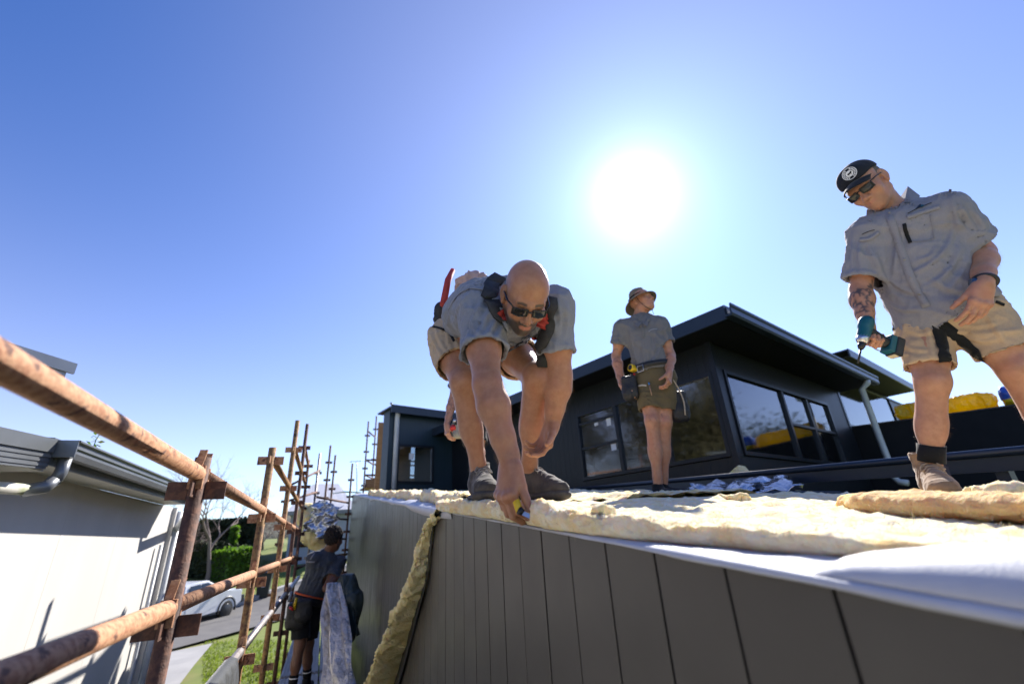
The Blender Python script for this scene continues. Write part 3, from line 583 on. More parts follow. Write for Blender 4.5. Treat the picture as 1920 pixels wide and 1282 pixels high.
post(SX, 9.05, -2.8, onY(570, 862, 9.05)[2], 'rust_dark', levels=[zt-.05, zm-.05, .96, 1.32])
# transoms under the deck and inner standards by the wall
XI = 0.40
for y_ in Yp[:] + [9.05]:
    ledger((SX, y_, DECK-.075), (XI, y_, DECK-.075), 'rust_dark')
    post(XI, y_, -3.0, -1.25, 'rust_dark', levels=[DECK-.1])
# further frames beyond the end of the first run
def fpx(px, py, Y_): return onY(px, py, Y_)
YA = 11.0
far = [(600, 850, 588, 1060, 10.9, 'galv'), (620, 835, 609, 950, 12.2, 'rust_dark'), (629, 853, 618, 960, 12.6, 'rust_dark'), (661, 869, 645, 1100, 12.9, 'rust_dark'), (545, 865, 530, 960, 11.2, 'rust_dark')]
ft = []
for (x0, y0, x1, y1, Y_, m) in far:
    t = fpx(x0, y0, Y_); ft.append(t)
    post(t[0], Y_, -2.6, t[2], m, r=.024, levels=[t[2]-d for d in (.42, .84, 1.26, 1.68, 2.1, 2.6)])
def bar(pa, pb, Ya, Yb, m='rust_dark'):
    a = fpx(*pa, Ya); b = fpx(*pb, Yb); mb = MB(); mb.tube([a, b], .022, 8); mb.build('ledger', M[m], scaf)
bar((541, 911), (600, 881), 9.3, 10.9); bar((543, 938), (594, 922), 9.3, 10.9)
for zz in (0.62, 0.0, -.35): ledger((SX, 9.05, zz), (ft[0][0], 10.9, zz), 'rust_dark', wedge=False)
for zz in (.95, .55, .1, -.45): ledger((ft[0][0], 10.9, zz), (ft[3][0], 12.9, zz), 'rust_dark', wedge=False)
# boards of the end bay at chest height
bd = thing('scaffold_board', (0.3, 12.3, -.5), 'brown timber scaffold board beyond the worker with his back turned', 'scaffold board')
mb = MB(); a = fpx(600, 1043, 11.6); b = fpx(652, 1036, 12.4); mb.quad_slab([a, b, b+(0, .25, 0), a+(0, .25, 0)], (0, 0, -.05)); mb.build('board', M['timber'], bd)
# tower by the navy wing
tw = thing('scaffold_tower', fpx(690, 915, 15), 'tall thin rusty scaffold frame beside the navy wing', 'scaffold', None)
TY = 14.6
t0 = fpx(691, 790, TY); t1 = fpx(706, 780, TY+.9); 
for t, Y_ in ((t0, TY), (t1, TY+.9)): post(t[0], Y_, -2.5, t[2], 'rust_dark', r=.024, levels=[t[2]-d for d in (.45, .95, 1.45, 1.95, 2.45)], parent=tw)
zz0 = [fpx(687, 862, TY)[2], fpx(684, 890, TY)[2], fpx(692, 808, TY)[2]]
for k, zq in enumerate(zz0):
    ledger((t0[0], TY, zq), (t1[0], TY+.9, zq), 'rust_dark', parent=tw, wedge=False)
    if k < 2:
        ledger((t0[0], TY, zq), (t0[0]+2.4, TY+.4, zq), 'rust_dark', parent=tw, wedge=False); ledger((t1[0], TY+.9, zq), (t1[0]+2.4, TY+1.3, zq), 'rust_dark', parent=tw, wedge=False)
tb = MB(); a = fpx(684, 913, TY); tb.quad_slab([a, a+(2.4, .4, 0), a+(2.4, .4, .24), a+(0, 0, .24)], (0, .04, 0)); tb.quad_slab([a+(0, 0, .02), a+(2.4, .4, .02), a+(2.3, 1.3, .02), a+(-.1, .9, .02)], (0, 0, -.04)); tb.build('toe_board', M['timber'], tw)
# ------------------------------------------------------------------ decking planks
for i, (x0, x1) in enumerate(((SX+.06, -.155), (-.14, .09), (.105, .335))):
    o = None
    for (y0, y1, lab) in ((1.0, 3.55, 'near'), (3.6, 7.2, 'mid'), (7.27, 10.4, 'far')):
        mb = MB(); zt_ = DECK
        ribs = 5; mb.box((x0, y0, zt_-.05), (x1, y1, zt_-.012))
        for k in range(ribs):
            xa = x0+(x1-x0)*(k+.18)/ribs; xb = x0+(x1-x0)*(k+.82)/ribs; mb.box((xa, y0+.02, zt_-.0115), (xb, y1-.02, zt_))
        lbl = {'near': 'grey scaffold plank at the near end', 'mid': 'grey scaffold plank under the worker', 'far': 'grey scaffold plank at the far end'}[lab]
        row = ('in the row along the handrail', 'in the middle row', 'in the row along the wall')[i]
        o = mb.build('scaffold_plank', M['plank']); rebase(o, ((x0+x1)/2, (y0+y1)/2, zt_-.05)); setp(o, lbl+', '+row, 'scaffold plank', 'scaffold planks of the walkway')
# two ribbed metal sheets lying on the planks
for k, (x0, x1, y0, y1, rot, lb) in enumerate(((-.36, .0, 4.6, 5.62, .05, 'ribbed blue grey metal sheet on the planks left of the worker'), (.06, .42, 4.9, 6.5, -.06, 'ribbed blue grey metal sheet on the planks between the worker and the wall'))):
    P = []; nn = 25
    for i in range(nn):
        f = i/(nn-1); ph = (f*4) % 1; h = .022*(1 if .35 < ph < .65 else 0 if (ph < .2 or ph > .8) else .5)
        x = x0+(x1-x0)*f; P.append([(x, y0+rot*f, DECK+.006+h), (x+rot, y1+rot*f, DECK+.006+h)])
    mb = MB(); mb.grid(P, smooth=False); o = mb.build('metal_sheet', M['deck_metal'])
    if o.data.polygons[0].normal.z < 0: o.data.flip_normals()
    md = o.modifiers.new('thickness', 'SOLIDIFY'); md.thickness = .0015
    rebase(o, ((x0+x1)/2, (y0+y1)/2, DECK)); setp(o, lb, 'metal sheet')
# dark cloth draped over the lowest rail
cl = MB(); P = []
for i in range(26):
    f = i/25; yy = 2.62+f*.62; row = []
    for j in range(29):
        a = (j/28-.5)*2; L_ = a*.42; w = .006*math.sin(yy*40+j*.5)+.004*math.sin(yy*90)
        if abs(L_) < .052: th = L_/.034; x = SX+math.sin(th)*.036; z = zl+math.cos(th)*.034
        else:
            s = abs(L_)-.052; x = SX+math.copysign(.037+.02*s+.03*s*math.sin(yy*16+a*2)+w, L_); z = zl+.002-s*(1 if a < 0 else .75)
        row.append((x, yy+.02*math.sin(j*.4), z))
    P.append(row)
cl.grid(P); o = cl.build('draped_cloth', M['dark_cloth']); md = o.modifiers.new('thickness', 'SOLIDIFY'); md.thickness = .008; rebase(o, (SX, 2.9, zl)); setp(o, 'dark grey cloth jacket draped over the lowest scaffold rail', 'jacket')
# white pipe leaning behind the standards
mb = MB(); mb.tube([onY(507, 1152, 6.6), onY(560, 1082, 9.0)], .028, 10); o = mb.build('white_pipe', M['pvc']); rebase(o, onY(507, 1152, 6.6)); setp(o, 'white plastic pipe leaning on the scaffold beside the worker', 'pipe')
# ================================================================== implicit-surface modelling kit (bodies, clothes, boots, hands)
def _unit(v): v = np.array(v, float); n_ = np.linalg.norm(v); return v/n_ if n_ > 1e-9 else v
class Cap:
    """tapered capsule a->b, radii ra rb, optionally flattened along axis n by factor f; clip = list of (point, normal) keeps normal side negative"""
    def __init__(s, a, b, ra, rb=None, n=None, f=1.0, clip=(), k=None, sub=False):
        s.a = np.array(a, float); s.b = np.array(b, float); s.ra = ra; s.rb = ra if rb is None else rb; s.n = None if n is None else _unit(n); s.f = f; s.clip = clip; s.k = k; s.sub = sub
    def bounds(s): m = max(s.ra, s.rb)*max(1, s.f); return np.minimum(s.a, s.b)-m, np.maximum(s.a, s.b)+m
    def dist(s, P, grow):
        d = s.b-s.a; L = max(np.dot(d, d), 1e-12); q = P-s.a.astype(np.float32); t = np.clip((q@d.astype(np.float32))/L, 0, 1)
        w = q-t[..., None]*d.astype(np.float32); r = s.ra+(s.rb-s.ra)*t+grow
        if s.n is not None: w = w+(w@s.n.astype(np.float32))[..., None]*s.n.astype(np.float32)*(1/s.f-1)
        return np.sqrt((w*w).sum(-1))-r
class Ell:
    """ellipsoid centre c, radii r along the rows of the frame A"""
    def __init__(s, c, r, A=None, clip=(), k=None, sub=False):
        s.c = np.array(c, float); s.r = np.array(r, float); s.A = np.eye(3) if A is None else np.array(A, float); s.clip = clip; s.k = k; s.sub = sub
    def bounds(s): m = max(s.r); return s.c-m, s.c+m
    def dist(s, P, grow):
        q = (P-s.c.astype(np.float32))@s.A.T.astype(np.float32); r = (s.r+grow).astype(np.float32); e = q/r; k0 = np.sqrt((e*e).sum(-1))+1e-6; e2 = e/r; k1 = np.sqrt((e2*e2).sum(-1))+1e-6
        return k0*(k0-1)/k1
class RBox:
    def __init__(s, c, h, A=None, r=.01, clip=(), k=None, sub=False):
        s.c = np.array(c, float); s.h = np.array(h, float); s.A = np.eye(3) if A is None else np.array(A, float); s.rr = r; s.clip = clip; s.k = k; s.sub = sub
    def bounds(s): m = np.linalg.norm(s.h)+s.rr; return s.c-m, s.c+m
    def dist(s, P, grow):
        q = np.abs((P-s.c.astype(np.float32))@s.A.T.astype(np.float32))-(s.h-s.rr).astype(np.float32)
        return np.sqrt((np.maximum(q, 0)**2).sum(-1))+np.minimum(q.max(-1), 0)-s.rr-grow
def field(prims, lo, hi, h, k=0.03, grow=0.0, noclip=False):
    lo = np.array(lo, float); n = np.ceil((np.array(hi)-lo)/h).astype(int)+1
    ax = [lo[i]+h*np.arange(n[i]) for i in range(3)]
    Fv = np.full(n, 1.0, np.float32)
    for p in prims:
        if noclip and getattr(p, 'outer', False): continue
        kk = k if p.k is None else p.k
        b0, b1 = p.bounds(); m = kk+3*h+abs(grow)+.01
        i0 = np.clip(np.floor((b0-m-lo)/h).astype(int), 0, n-1); i1 = np.clip(np.ceil((b1+m-lo)/h).astype(int)+1, 1, n)
        if np.any(i1-i0 < 1): continue
        sl = tuple(slice(a, b) for a, b in zip(i0, i1))
        P = np.stack(np.meshgrid(*[ax[i][sl[i]] for i in range(3)], indexing='ij'), -1).astype(np.float32)
        d = p.dist(P, grow)
        if not noclip:
            for (cp, cn) in p.clip: d = np.maximum(d, (P-np.array(cp, np.float32))@_unit(cn).astype(np.float32))
        o = Fv[sl]
        if p.sub:
            d = -d; hh = np.maximum(kk-np.abs(o-d), 0)/kk; Fv[sl] = np.maximum(o, d)+hh*hh*kk/4
        else:
            hh = np.maximum(kk-np.abs(o-d), 0)/kk; Fv[sl] = np.minimum(o, d)-hh*hh*kk/4
    return Fv
def surface_nets(Fv, lo, h):
    n = np.array(Fv.shape); c = n-1; ncell = int(np.prod(c)); S = Fv < 0
    acc = np.zeros((ncell, 3)); cnt = np.zeros(ncell); quads = []
    strid = np.array([c[1]*c[2], c[2], 1])
    for a in range(3):
        s0 = [slice(None)]*3; s1 = [slice(None)]*3; s0[a] = slice(0, -1); s1[a] = slice(1, None)
        A, B = Fv[tuple(s0)], Fv[tuple(s1)]; cr = np.argwhere(S[tuple(s0)] != S[tuple(s1)])
        if len(cr) == 0: continue
        va = A[tuple(cr.T)]; vb = B[tuple(cr.T)]; t = va/(va-vb); pos = cr.astype(float); pos[:, a] += t
        b, d = [(1, 2), (2, 0), (0, 1)][a]
        ids = []; ok = np.ones(len(cr), bool)
        for (ob, od) in ((-1, -1), (0, -1), (0, 0), (-1, 0)):
            q = cr.copy(); q[:, b] += ob; q[:, d] += od
            v_ = np.all((q >= 0) & (q < c), axis=1); idn = (q*strid).sum(1); idn[~v_] = -1
            np.add.at(cnt, idn[v_], 1); 
            for kx in range(3): acc[:, kx] += np.bincount(idn[v_], pos[v_, kx], ncell)
            ids.append(idn); ok &= v_
        Q = np.stack(ids, 1)[ok]; neg = va[ok] < 0
        Q[~neg] = Q[~neg][:, ::-1]; quads.append(Q)
    Q = np.concatenate(quads); used = np.unique(Q); remap = np.full(ncell, -1, np.int64); remap[used] = np.arange(len(used))
    return np.array(lo)+h*acc[used]/cnt[used][:, None], remap[Q]
def pb(prims, m=.03):
    b = [p.bounds() for p in prims if not p.sub]; return np.min([q[0] for q in b], 0)-m, np.max([q[1] for q in b], 0)+m
def vnormals(V, F):
    n_ = np.cross(V[F[:, 2]]-V[F[:, 0]], V[F[:, 3]]-V[F[:, 1]]); N = np.zeros_like(V)
    for k in range(4):
        for a in range(3): N[:, a] += np.bincount(F[:, k], n_[:, a], len(V))
    return N/(np.linalg.norm(N, axis=1)[:, None]+1e-12)
def relax(V, F, it=2, lam=.5):
    e = np.concatenate([F[:, [0, 1]], F[:, [1, 2]], F[:, [2, 3]], F[:, [3, 0]]])
    cnt = np.bincount(e[:, 0], minlength=len(V))+np.bincount(e[:, 1], minlength=len(V))
    for _ in range(it):
        S_ = np.stack([np.bincount(e[:, 0], V[e[:, 1], a], len(V))+np.bincount(e[:, 1], V[e[:, 0], a], len(V)) for a in range(3)], 1)
        V = V+lam*(S_/cnt[:, None]-V)
    return V
def sdf(prims, h, k=.03, shell=None, it=1, m=.03, drop=None):
    lo, hi = pb(prims, m); Fv = field(prims, lo, hi, h, k)
    Fo = Fv
    if shell: Fv = np.maximum(Fv, -field(prims, lo, hi, h, k, grow=-shell, noclip=True))
    V, F = surface_nets(Fv, lo, h)
    if shell:                                            # which vertices belong to the inner wall of the cloth
        q = np.clip(np.rint((V-lo)/h).astype(int), 0, np.array(Fo.shape)-1); INNER['m'] = Fo[q[:, 0], q[:, 1], q[:, 2]] < -.55*shell
    else: INNER['m'] = None
    if it: V = relax(V, F, it)
    return V, F
INNER = {'m': None}
def onormals(V, F):
    N = vnormals(V, F); m = INNER['m']
    if m is not None and len(m) == len(V): N[m] *= -1
    return N
def paint(me, name, vals):
    a = me.attributes.new(name, 'FLOAT_COLOR', 'POINT'); c = np.ones((len(vals), 4), np.float32); c[:, :vals.shape[1]] = vals; a.data.foreach_set('color', c.ravel())
def put(name, V, F, material, parent, vals=None):
    me = fast_mesh(name, V, F)
    if vals is not None and len(me.vertices) == len(vals): paint(me, 'mask', vals)
    return link(name, me, material, parent)
def folds(V, F, amp, freq, axis=None, stretch=3.0, seed=0.0, oct=3):
    """cloth folds: displacement along the normals by ridged noise, elongated along axis"""
    N = onormals(V, F); P = V*freq
    if axis is not None: a = _unit(axis); P = P-np.outer(P@a, a)*(1-1/stretch)
    q = fbm(P+seed, oct); r = (1-np.abs(q))**2
    return V+N*(amp*(r-.55))[:, None]
def frame(fwd, up):
    f = _unit(fwd); r = _unit(np.cross(f, up)); return np.array([r, f, np.cross(r, f)])     # rows: right, forward, up

# ------------------------------------------------------------------ skin and cloth materials
def skin_mat(name, base, red, beard=(0.06, 0.045, 0.035), tat=(0.035, 0.04, 0.05)):
    m = mat(name, base, 0.42, 0, tuple((0.84*base[0], .78*base[1], .76*base[2])), 38, 1, 0.35, 320, sss=0.22, sssr=(0.012, 0.005, 0.003), sheen=0.25, spec=0.4, col3=red, n3scale=12, r3=(0.48, 1.0), bdist=0.0015)
    t = m.node_tree; b = t.nodes['Principled BSDF']; src = b.inputs['Base Color'].links[0].from_socket
    at = t.nodes.new('ShaderNodeAttribute'); at.attribute_name = 'mask'; sp = t.nodes.new('ShaderNodeSeparateColor'); t.links.new(at.outputs['Color'], sp.inputs[0])
    for ch, col in ((0, beard), (1, tat), (2, (0.42, 0.15, 0.12))):
        mx = t.nodes.new('ShaderNodeMix'); mx.data_type = 'RGBA'; mx.inputs[7].default_value = (*col, 1)
        t.links.new(sp.outputs[ch], mx.inputs[0]); t.links.new(src, mx.inputs[6]); src = mx.outputs[2]
    t.links.new(src, b.inputs['Base Color']); return m
SK1 = skin_mat('tanned_skin', (0.42, 0.205, 0.115), (0.45, 0.185, 0.105))
SK2 = skin_mat('fair_skin', (0.46, 0.235, 0.145), (0.50, 0.20, 0.13))
SK3 = skin_mat('brown_skin', (0.20, 0.10, 0.06), (0.21, 0.095, 0.06))
def cloth_mat(name, col, f=0.85): return mat(name, col, f, 0, tuple(c*0.90 for c in col), 180, 1, 0.3, 700, sheen=0.15, spec=0.2, col3=tuple(c*.84 for c in col), n3scale=7, r3=(.5, .8), bdist=0.0008)
CL = dict(shirt=cloth_mat('grey_work_shirt_cloth', (0.24, 0.248, 0.285)), shirt2=cloth_mat('taupe_work_shirt_cloth', (0.25, 0.248, 0.282)), polo=cloth_mat('slate_polo_cloth', (0.165, 0.165, 0.175)), polo2=cloth_mat('dark_slate_polo_cloth', (0.085, 0.095, 0.11)),
          khaki=cloth_mat('khaki_drill_cloth', (0.50, 0.365, 0.24)), olive=cloth_mat('olive_drill_cloth', (0.135, 0.105, 0.055)), black=cloth_mat('black_cloth', (0.014, 0.015, 0.017)), cap=cloth_mat('black_cap_cloth', (0.018, 0.02, 0.028)),
          hat=cloth_mat('taupe_hat_cloth', (0.20, 0.165, 0.125)), sock=cloth_mat('black_sock_knit', (0.012, 0.012, 0.014)))
CL['suede'] = mat('brown_suede', (0.34, 0.215, 0.125), 0.9, 0, (0.26, 0.16, 0.09), 20, 1, 0.4, 160, sheen=0.4, spec=.2, bdist=.002)
CL['suede_grey'] = mat('dusty_grey_suede', (0.06, 0.052, 0.048), 0.9, 0, (0.11, 0.095, 0.08), 16, 1, 0.4, 160, sheen=0.3, spec=.2, bdist=.002)
CL['rubber'] = mat('dark_rubber_sole', (0.05, 0.042, 0.036), 0.8, 0, (0.08, 0.07, 0.06), 30, 1)
CL['lace'] = mat('tan_boot_lace', (0.42, 0.30, 0.19), 0.9); CL['lace_grey'] = mat('grey_boot_lace', (0.28, 0.25, 0.22), 0.9)
CL['lens'] = mat('dark_sunglass_lens', (0.012, 0.014, 0.015), 0.05, 0, spec=0.5); CL['frame'] = mat('black_sunglass_frame', (0.012, 0.011, 0.011), 0.25)
CL['web'] = mat('black_webbing', (0.022, 0.022, 0.025), 0.75, 0, (0.035, 0.034, 0.037), 40, 1, .3, 300, bdist=.001); CL['red_web'] = mat('red_webbing', (0.40, 0.035, 0.03), 0.7, 0, (0.32, .028, .024), 30, 1)
CL['leather'] = mat('black_tool_belt_leather', (0.012, 0.012, 0.012), 0.6, 0, (0.02, 0.019, 0.018), 14, 1, .3, 60)
CL['hair'] = mat('dark_curly_hair', (0.018, 0.013, 0.011), 0.8, 0, (0.035, 0.024, 0.018), 60, 1, 1.0, 170, bdist=.01)
CL['greyhair'] = mat('short_grey_hair', (0.16, 0.13, 0.11), 0.9, 0, (0.1, .08, .07), 80, 1, .8, 300, bdist=.003)
CL['beard'] = mat('dark_beard', (0.035, 0.024, 0.018), 0.9, 0, (0.06, 0.04, 0.03), 90, 1, .9, 380, bdist=.003)
CL['yellow'] = mat('yellow_plastic', (0.72, 0.47, 0.01), 0.35); CL['teal'] = mat('teal_tool_plastic', (0.005, 0.085, 0.11), 0.4); CL['red'] = mat('red_plastic', (0.5, 0.02, 0.02), 0.4); CL['orange'] = mat('orange_strap', (0.75, 0.12, 0.03), 0.6)
CL['nail'] = mat('fingernail', (0.55, 0.36, 0.29), 0.3)

# ------------------------------------------------------------------ body parts as primitives
def head_prims(c, A, s=1.0, ears=True, jaw=1.0):
    """c head centre, A rows right/forward/up"""
    T = lambda x, y, z: np.array(c)+s*(np.array([x, y, z])@A)
    E = lambda p, r, **kw: Ell(T(*p), np.array(r)*s, A, **kw)
    Cc = lambda p, q, ra, rb=None, **kw: Cap(T(*p), T(*q), ra*s, (rb if rb is not None else ra)*s, **kw)
    L = [E((0, -.022, .040), (.0765, .098, .086), k=.02), E((0, .028, .048), (.066, .058, .062), k=.03), E((0, .036, -.022), (.061, .060, .085), k=.03), E((0, .048, -.083), (.046*jaw, .042, .034), k=.03), Cc((-.05*jaw, .0, -.062), (0, .066, -.098), .020, .019, k=.03), Cc((.05*jaw, .0, -.062), (0, .066, -.098), .020, .019, k=.03),
         Cc((-.040, .080, .026), (0, .092, .020), .011, .011, k=.02), Cc((.040, .080, .026), (0, .092, .020), .011, .011, k=.02),
         E((-.041, .064, -.026), (.026, .026, .024), k=.03), E((.041, .064, -.026), (.026, .026, .024), k=.03),
         E((-.032, .102, .000), (.017, .018, .0125), k=.012, sub=True), E((.032, .102, .000), (.017, .018, .0125), k=.012, sub=True),
         Ell(T(-.031, .078, .001), [.0118*s]*3, k=.004), Ell(T(.031, .078, .001), [.0118*s]*3, k=.004),
         Cc((-.043, .084, .0065), (-.020, .090, .0070), .0042, k=.006), Cc((.043, .084, .0065), (.020, .090, .0070), .0042, k=.006),
         Cc((0, .092, .012), (0, .117, -.034), .0085, .0135, k=.016), E((-.013, .103, -.039), (.010, .012, .009), k=.008), E((.013, .103, -.039), (.010, .012, .009), k=.008),
         E((0, .080, -.062), (.032, .022, .026), k=.02),
         Cc((-.021, .093, -.0625), (0, .101, -.0605), .0052, .0064, k=.008), Cc((.021, .093, -.0625), (0, .101, -.0605), .0052, .0064, k=.008), Cc((-.019, .092, -.072), (0, .099, -.0735), .0058, .0075, k=.008), Cc((.019, .092, -.072), (0, .099, -.0735), .0058, .0075, k=.008),
         Cc((-.023, .098, -.0672), (.023, .098, -.0672), .0022, k=.004, sub=True), E((0, .076, -.101), (.021, .020, .017), k=.02)]
    if ears:
        for sx in (-1, 1):
            L += [Ell(T(sx*.0825, -.014, .000), np.array([.008, .020, .033])*s, frame(A[1]-sx*.40*A[0], A[2]), k=.009), Ell(T(sx*.092, -.006, .004), np.array([.007, .010, .018])*s, A, k=.006, sub=True), Ell(T(sx*.079, -.004, -.032), np.array([.007, .010, .011])*s, A, k=.010)]
    return L, T
def hand_prims(w, d, n, side, curl=(25, 35, 25), spread=4.0, s=1.0, thumb=(35, 25, 20), curls=None, splay=None, tn=.35):
    """w wrist, d direction wrist->knuckles, n palm-side normal, side = direction to the thumb. curl = knuckle angles towards the palm."""
    d = _unit(d); n = _unit(n-np.dot(n, d)*d); t = _unit(np.cross(n, d)); t = t if np.dot(t, side) > 0 else -t
    L = []; w = np.array(w, float)
    K = [(.030, .088), (.010, .093), (-.011, .089), (-.030, .081)]; ph = [(.043, .026, .022), (.047, .030, .023), (.044, .028, .022), (.034, .020, .020)]; rr = [.0098, .0102, .0097, .0086]
    L.append(Cap(w-d*.02*s, w+d*.03*s, .026*s, .028*s, n=n, f=.68, k=.02))
    info = []
    for i, ((x, y), p, r) in enumerate(zip(K, ph, rr)):
        kn = w+s*(t*x+d*y-n*(.004 if i in (1, 2) else 0)); L.append(Cap(w+s*(t*x*.62+d*.018), kn, .0165*s, .0125*s, n=n, f=.85, k=.018))
        L.append(Ell(kn-n*.004*s, np.array([.0108]*3)*s, k=.010))
        cu = curl if curls is None else curls[i]; ang = 0; q = kn
        dev = math.radians((1.5-i)*spread) if splay is None else math.radians(splay[i])
        for j in range(3):
            ang += math.radians(cu[j]); di = (d*math.cos(dev)+t*math.sin(dev)); di = _unit(di*math.cos(ang)+n*math.sin(ang)); e = q+di*p[j]*s
            L.append(Cap(q, e, r*s*(1-.05*j), r*s*(.95-.06*j), k=.004 if j else .007)); q = e
        info.append((q, di, _unit(n*math.cos(ang)-d*math.sin(ang)), r))
    b = w+s*(t*.022+d*.022+n*.006); a1, a2, a3 = map(math.radians, thumb)
    d1 = _unit(d*math.cos(a1)+t*math.sin(a1)+n*tn); e1 = b+d1*.045*s; d2 = _unit(d1*math.cos(a2)-t*math.sin(a2)*.5+n*math.sin(a2)*.6); e2 = e1+d2*.034*s; d3 = _unit(d2*math.cos(a3)-t*math.sin(a3)*.3+n*math.sin(a3)*.6); e3 = e2+d3*.026*s
    L += [Cap(b, e1, .0175*s, .0135*s, k=.018), Cap(e1, e2, .0122*s, .0112*s, k=.006), Cap(e2, e3, .0112*s, .0092*s, k=.004), Ell(w+s*(t*.018+d*.045+n*.008), np.array([.016, .026, .013])*s, np.array([t, d, n]), k=.02)]
    info.append((e3, d3, _unit(-n+0.3*t), .010))
    return L, info
def limb_arm(S_, E_, W_, r=1.0):
    S_, E_, W_ = map(np.array, (S_, E_, W_)); u_ = E_-S_; f_ = W_-E_
    return [Ell(S_+u_*.06, np.array([.062, .062, .066])*r, k=.04), Cap(S_, S_+u_*.55, .055*r, .052*r, k=.03), Cap(S_+u_*.5, E_, .051*r, .041*r, k=.03), Cap(E_, E_+f_*.28, .041*r, .046*r, k=.025), Cap(E_+f_*.28, E_+f_*.7, .046*r, .034*r, k=.025), Cap(E_+f_*.7, W_, .034*r, .0275*r, k=.02)]
def limb_leg(H, K_, A_, back, r=1.0):
    H, K_, A_ = map(np.array, (H, K_, A_)); t = K_-H; c = A_-K_; back = _unit(back)
    return [Cap(H, H+t*.5, .088*r, .078*r, k=.04), Cap(H+t*.5, K_, .078*r, .056*r, k=.04), Ell(K_-back*.012*r, np.array([.054, .054, .058])*r, k=.03), Ell(K_-back*.040*r, np.array([.030, .026, .036])*r, k=.025), Cap(K_, K_+c*.55, .050*r, .045*r, k=.03),
            Cap(K_+c*.12+back*.018, K_+c*.48+back*.022, .042*r, .046*r, k=.035), Cap(K_+c*.45, A_-c*.12, .047*r, .034*r, k=.03), Cap(A_-c*.14, A_, .034*r, .036*r, k=.02), Cap(K_+c*.12-back*.028, A_-c*.15-back*.012, .020*r, .018*r, k=.03)]
def boot(parent, ank, fwd, upv, suede, lace, s=1.0, high=.07, clipz=None, name='boot'):
    """work boot: ankle joint position, toe direction, up"""
    A = frame(fwd, upv); ank = np.array(ank, float)
    T = lambda x, y, z: ank+s*(np.array([x, y, z])@A)
    top = .012+high
    pr = [Cap(T(0, -.052, -.050), T(0, .01, -.04), .037*s, .040*s, k=.03), Cap(T(0, .01, -.045), T(.004, .115, -.062), .042*s, .040*s, n=A[2], f=.85, k=.03), Ell(T(.004, .135, -.060), np.array([.050, .062, .040])*s, A, k=.03), Cap(T(0, -.012, -.03), T(0, -.012, top+.04), .043*s, .044*s, k=.03, clip=[(T(0, -.02, top), A[2]+.15*A[1])]), Cap(T(0, .022, .0), T(0, .10, -.035), .035*s, .036*s, k=.03)]
    pr = [p for p in pr]
    for p in pr: p.clip = list(p.clip)+[(T(0, 0, -.082), -A[2])]
    V, F = sdf(pr, .0055*s, shell=.010*s, it=1)
    V = folds(V, F, .0035*s, 34, axis=A[0], seed=3.1)
    b = put(name, V, F, suede, parent)
    so = [Cap(T(0, -.050, -.088), T(0, .01, -.088), .046*s, .042*s, n=A[2], f=.4, k=.02), Cap(T(0, .01, -.088), T(.004, .13, -.086), .043*s, .054*s, n=A[2], f=.36, k=.02), Ell(T(.004, .150, -.082), np.array([.053, .055, .022])*s, A, k=.02)]
    for p in so: p.clip = [(T(0, 0, -.104), -A[2])]
    V, F = sdf(so, .0055*s, it=1); put('sole', V, F, CL['rubber'], b)
    mb = MB()
    for i in range(5):
        f = i/4; y = .035+.075*f; z = .010-.042*f+.018
        for sg in (-1, 1): 
            mb.tube([T(sg*.030, y-.008, z-.010), T(sg*.012, y, z+.006), T(-sg*.012, y+.010, z+.004), T(-sg*.030, y+.018, z-.014)], .0028*s, 6)
    mb.tube(spline([T(0, .036, .030), T(.022, .050, .030), T(.034, .066, .010), T(.020, .070, .012), T(.004, .044, .028)], 12), .0024*s, 6); mb.tube(spline([T(0, .036, .030), T(-.022, .052, .030), T(-.036, .070, .006), T(-.020, .072, .012), T(-.004, .044, .028)], 12), .0024*s, 6)
    o = mb.build('lace', lace, b); o['kind'] = 'stuff'
    tg = MB(); tg.grid([[T(.028*x, .030-.01*abs(x)+.012*y, .012+.03*y-.004*x*x) for x in np.linspace(-1, 1, 7)] for y in np.linspace(0, .9, 5)]); o = tg.build('tongue', suede, b); md = o.modifiers.new('thick', 'SOLIDIFY'); md.thickness = .006*s
    return b
def body_mesh(parent, prims, fine, skin, mask, h=.009, hf=.0035, name='body'):
    """one skin: a coarse field with finer fields inside the boxes (head, hands); border cells overlap by a voxel"""
    lo, hi = pb(prims); Vc, Fc = surface_nets(field(prims, lo, hi, h, .03), lo, h); Vc = relax(Vc, Fc, 1)
    cen = Vc[Fc].mean(1); keep = np.ones(len(Fc), bool); Vs, Fs, o = [], [], 0
    for (b0, b1, hh) in fine:
        b0, b1 = np.array(b0), np.array(b1); keep &= ~np.all((cen > b0+h*.4) & (cen < b1-h*.4), axis=1)
        V, F = surface_nets(field(prims, b0-hh*2, b1+hh*2, hh, .03), b0-hh*2, hh); V = relax(V, F, 1)
        ce = V[F].mean(1); F = F[np.all((ce > b0) & (ce < b1), axis=1)]; Vs.append(V); Fs.append(F)
    Vs.insert(0, Vc); Fs.insert(0, Fc[keep])
    V = np.concatenate(Vs); offs = np.cumsum([0]+[len(q) for q in Vs[:-1]]); F = np.concatenate([f+k for f, k in zip(Fs, offs)])
    used = np.unique(F); rm = np.full(len(V), -1, np.int64); rm[used] = np.arange(len(used)); V = V[used]; F = rm[F]
    return put(name, V, F, skin, parent, mask(V) if mask else np.zeros((len(V), 3)))
def box_around(pts, m): pts = np.array(pts); return pts.min(0)-m, pts.max(0)+m
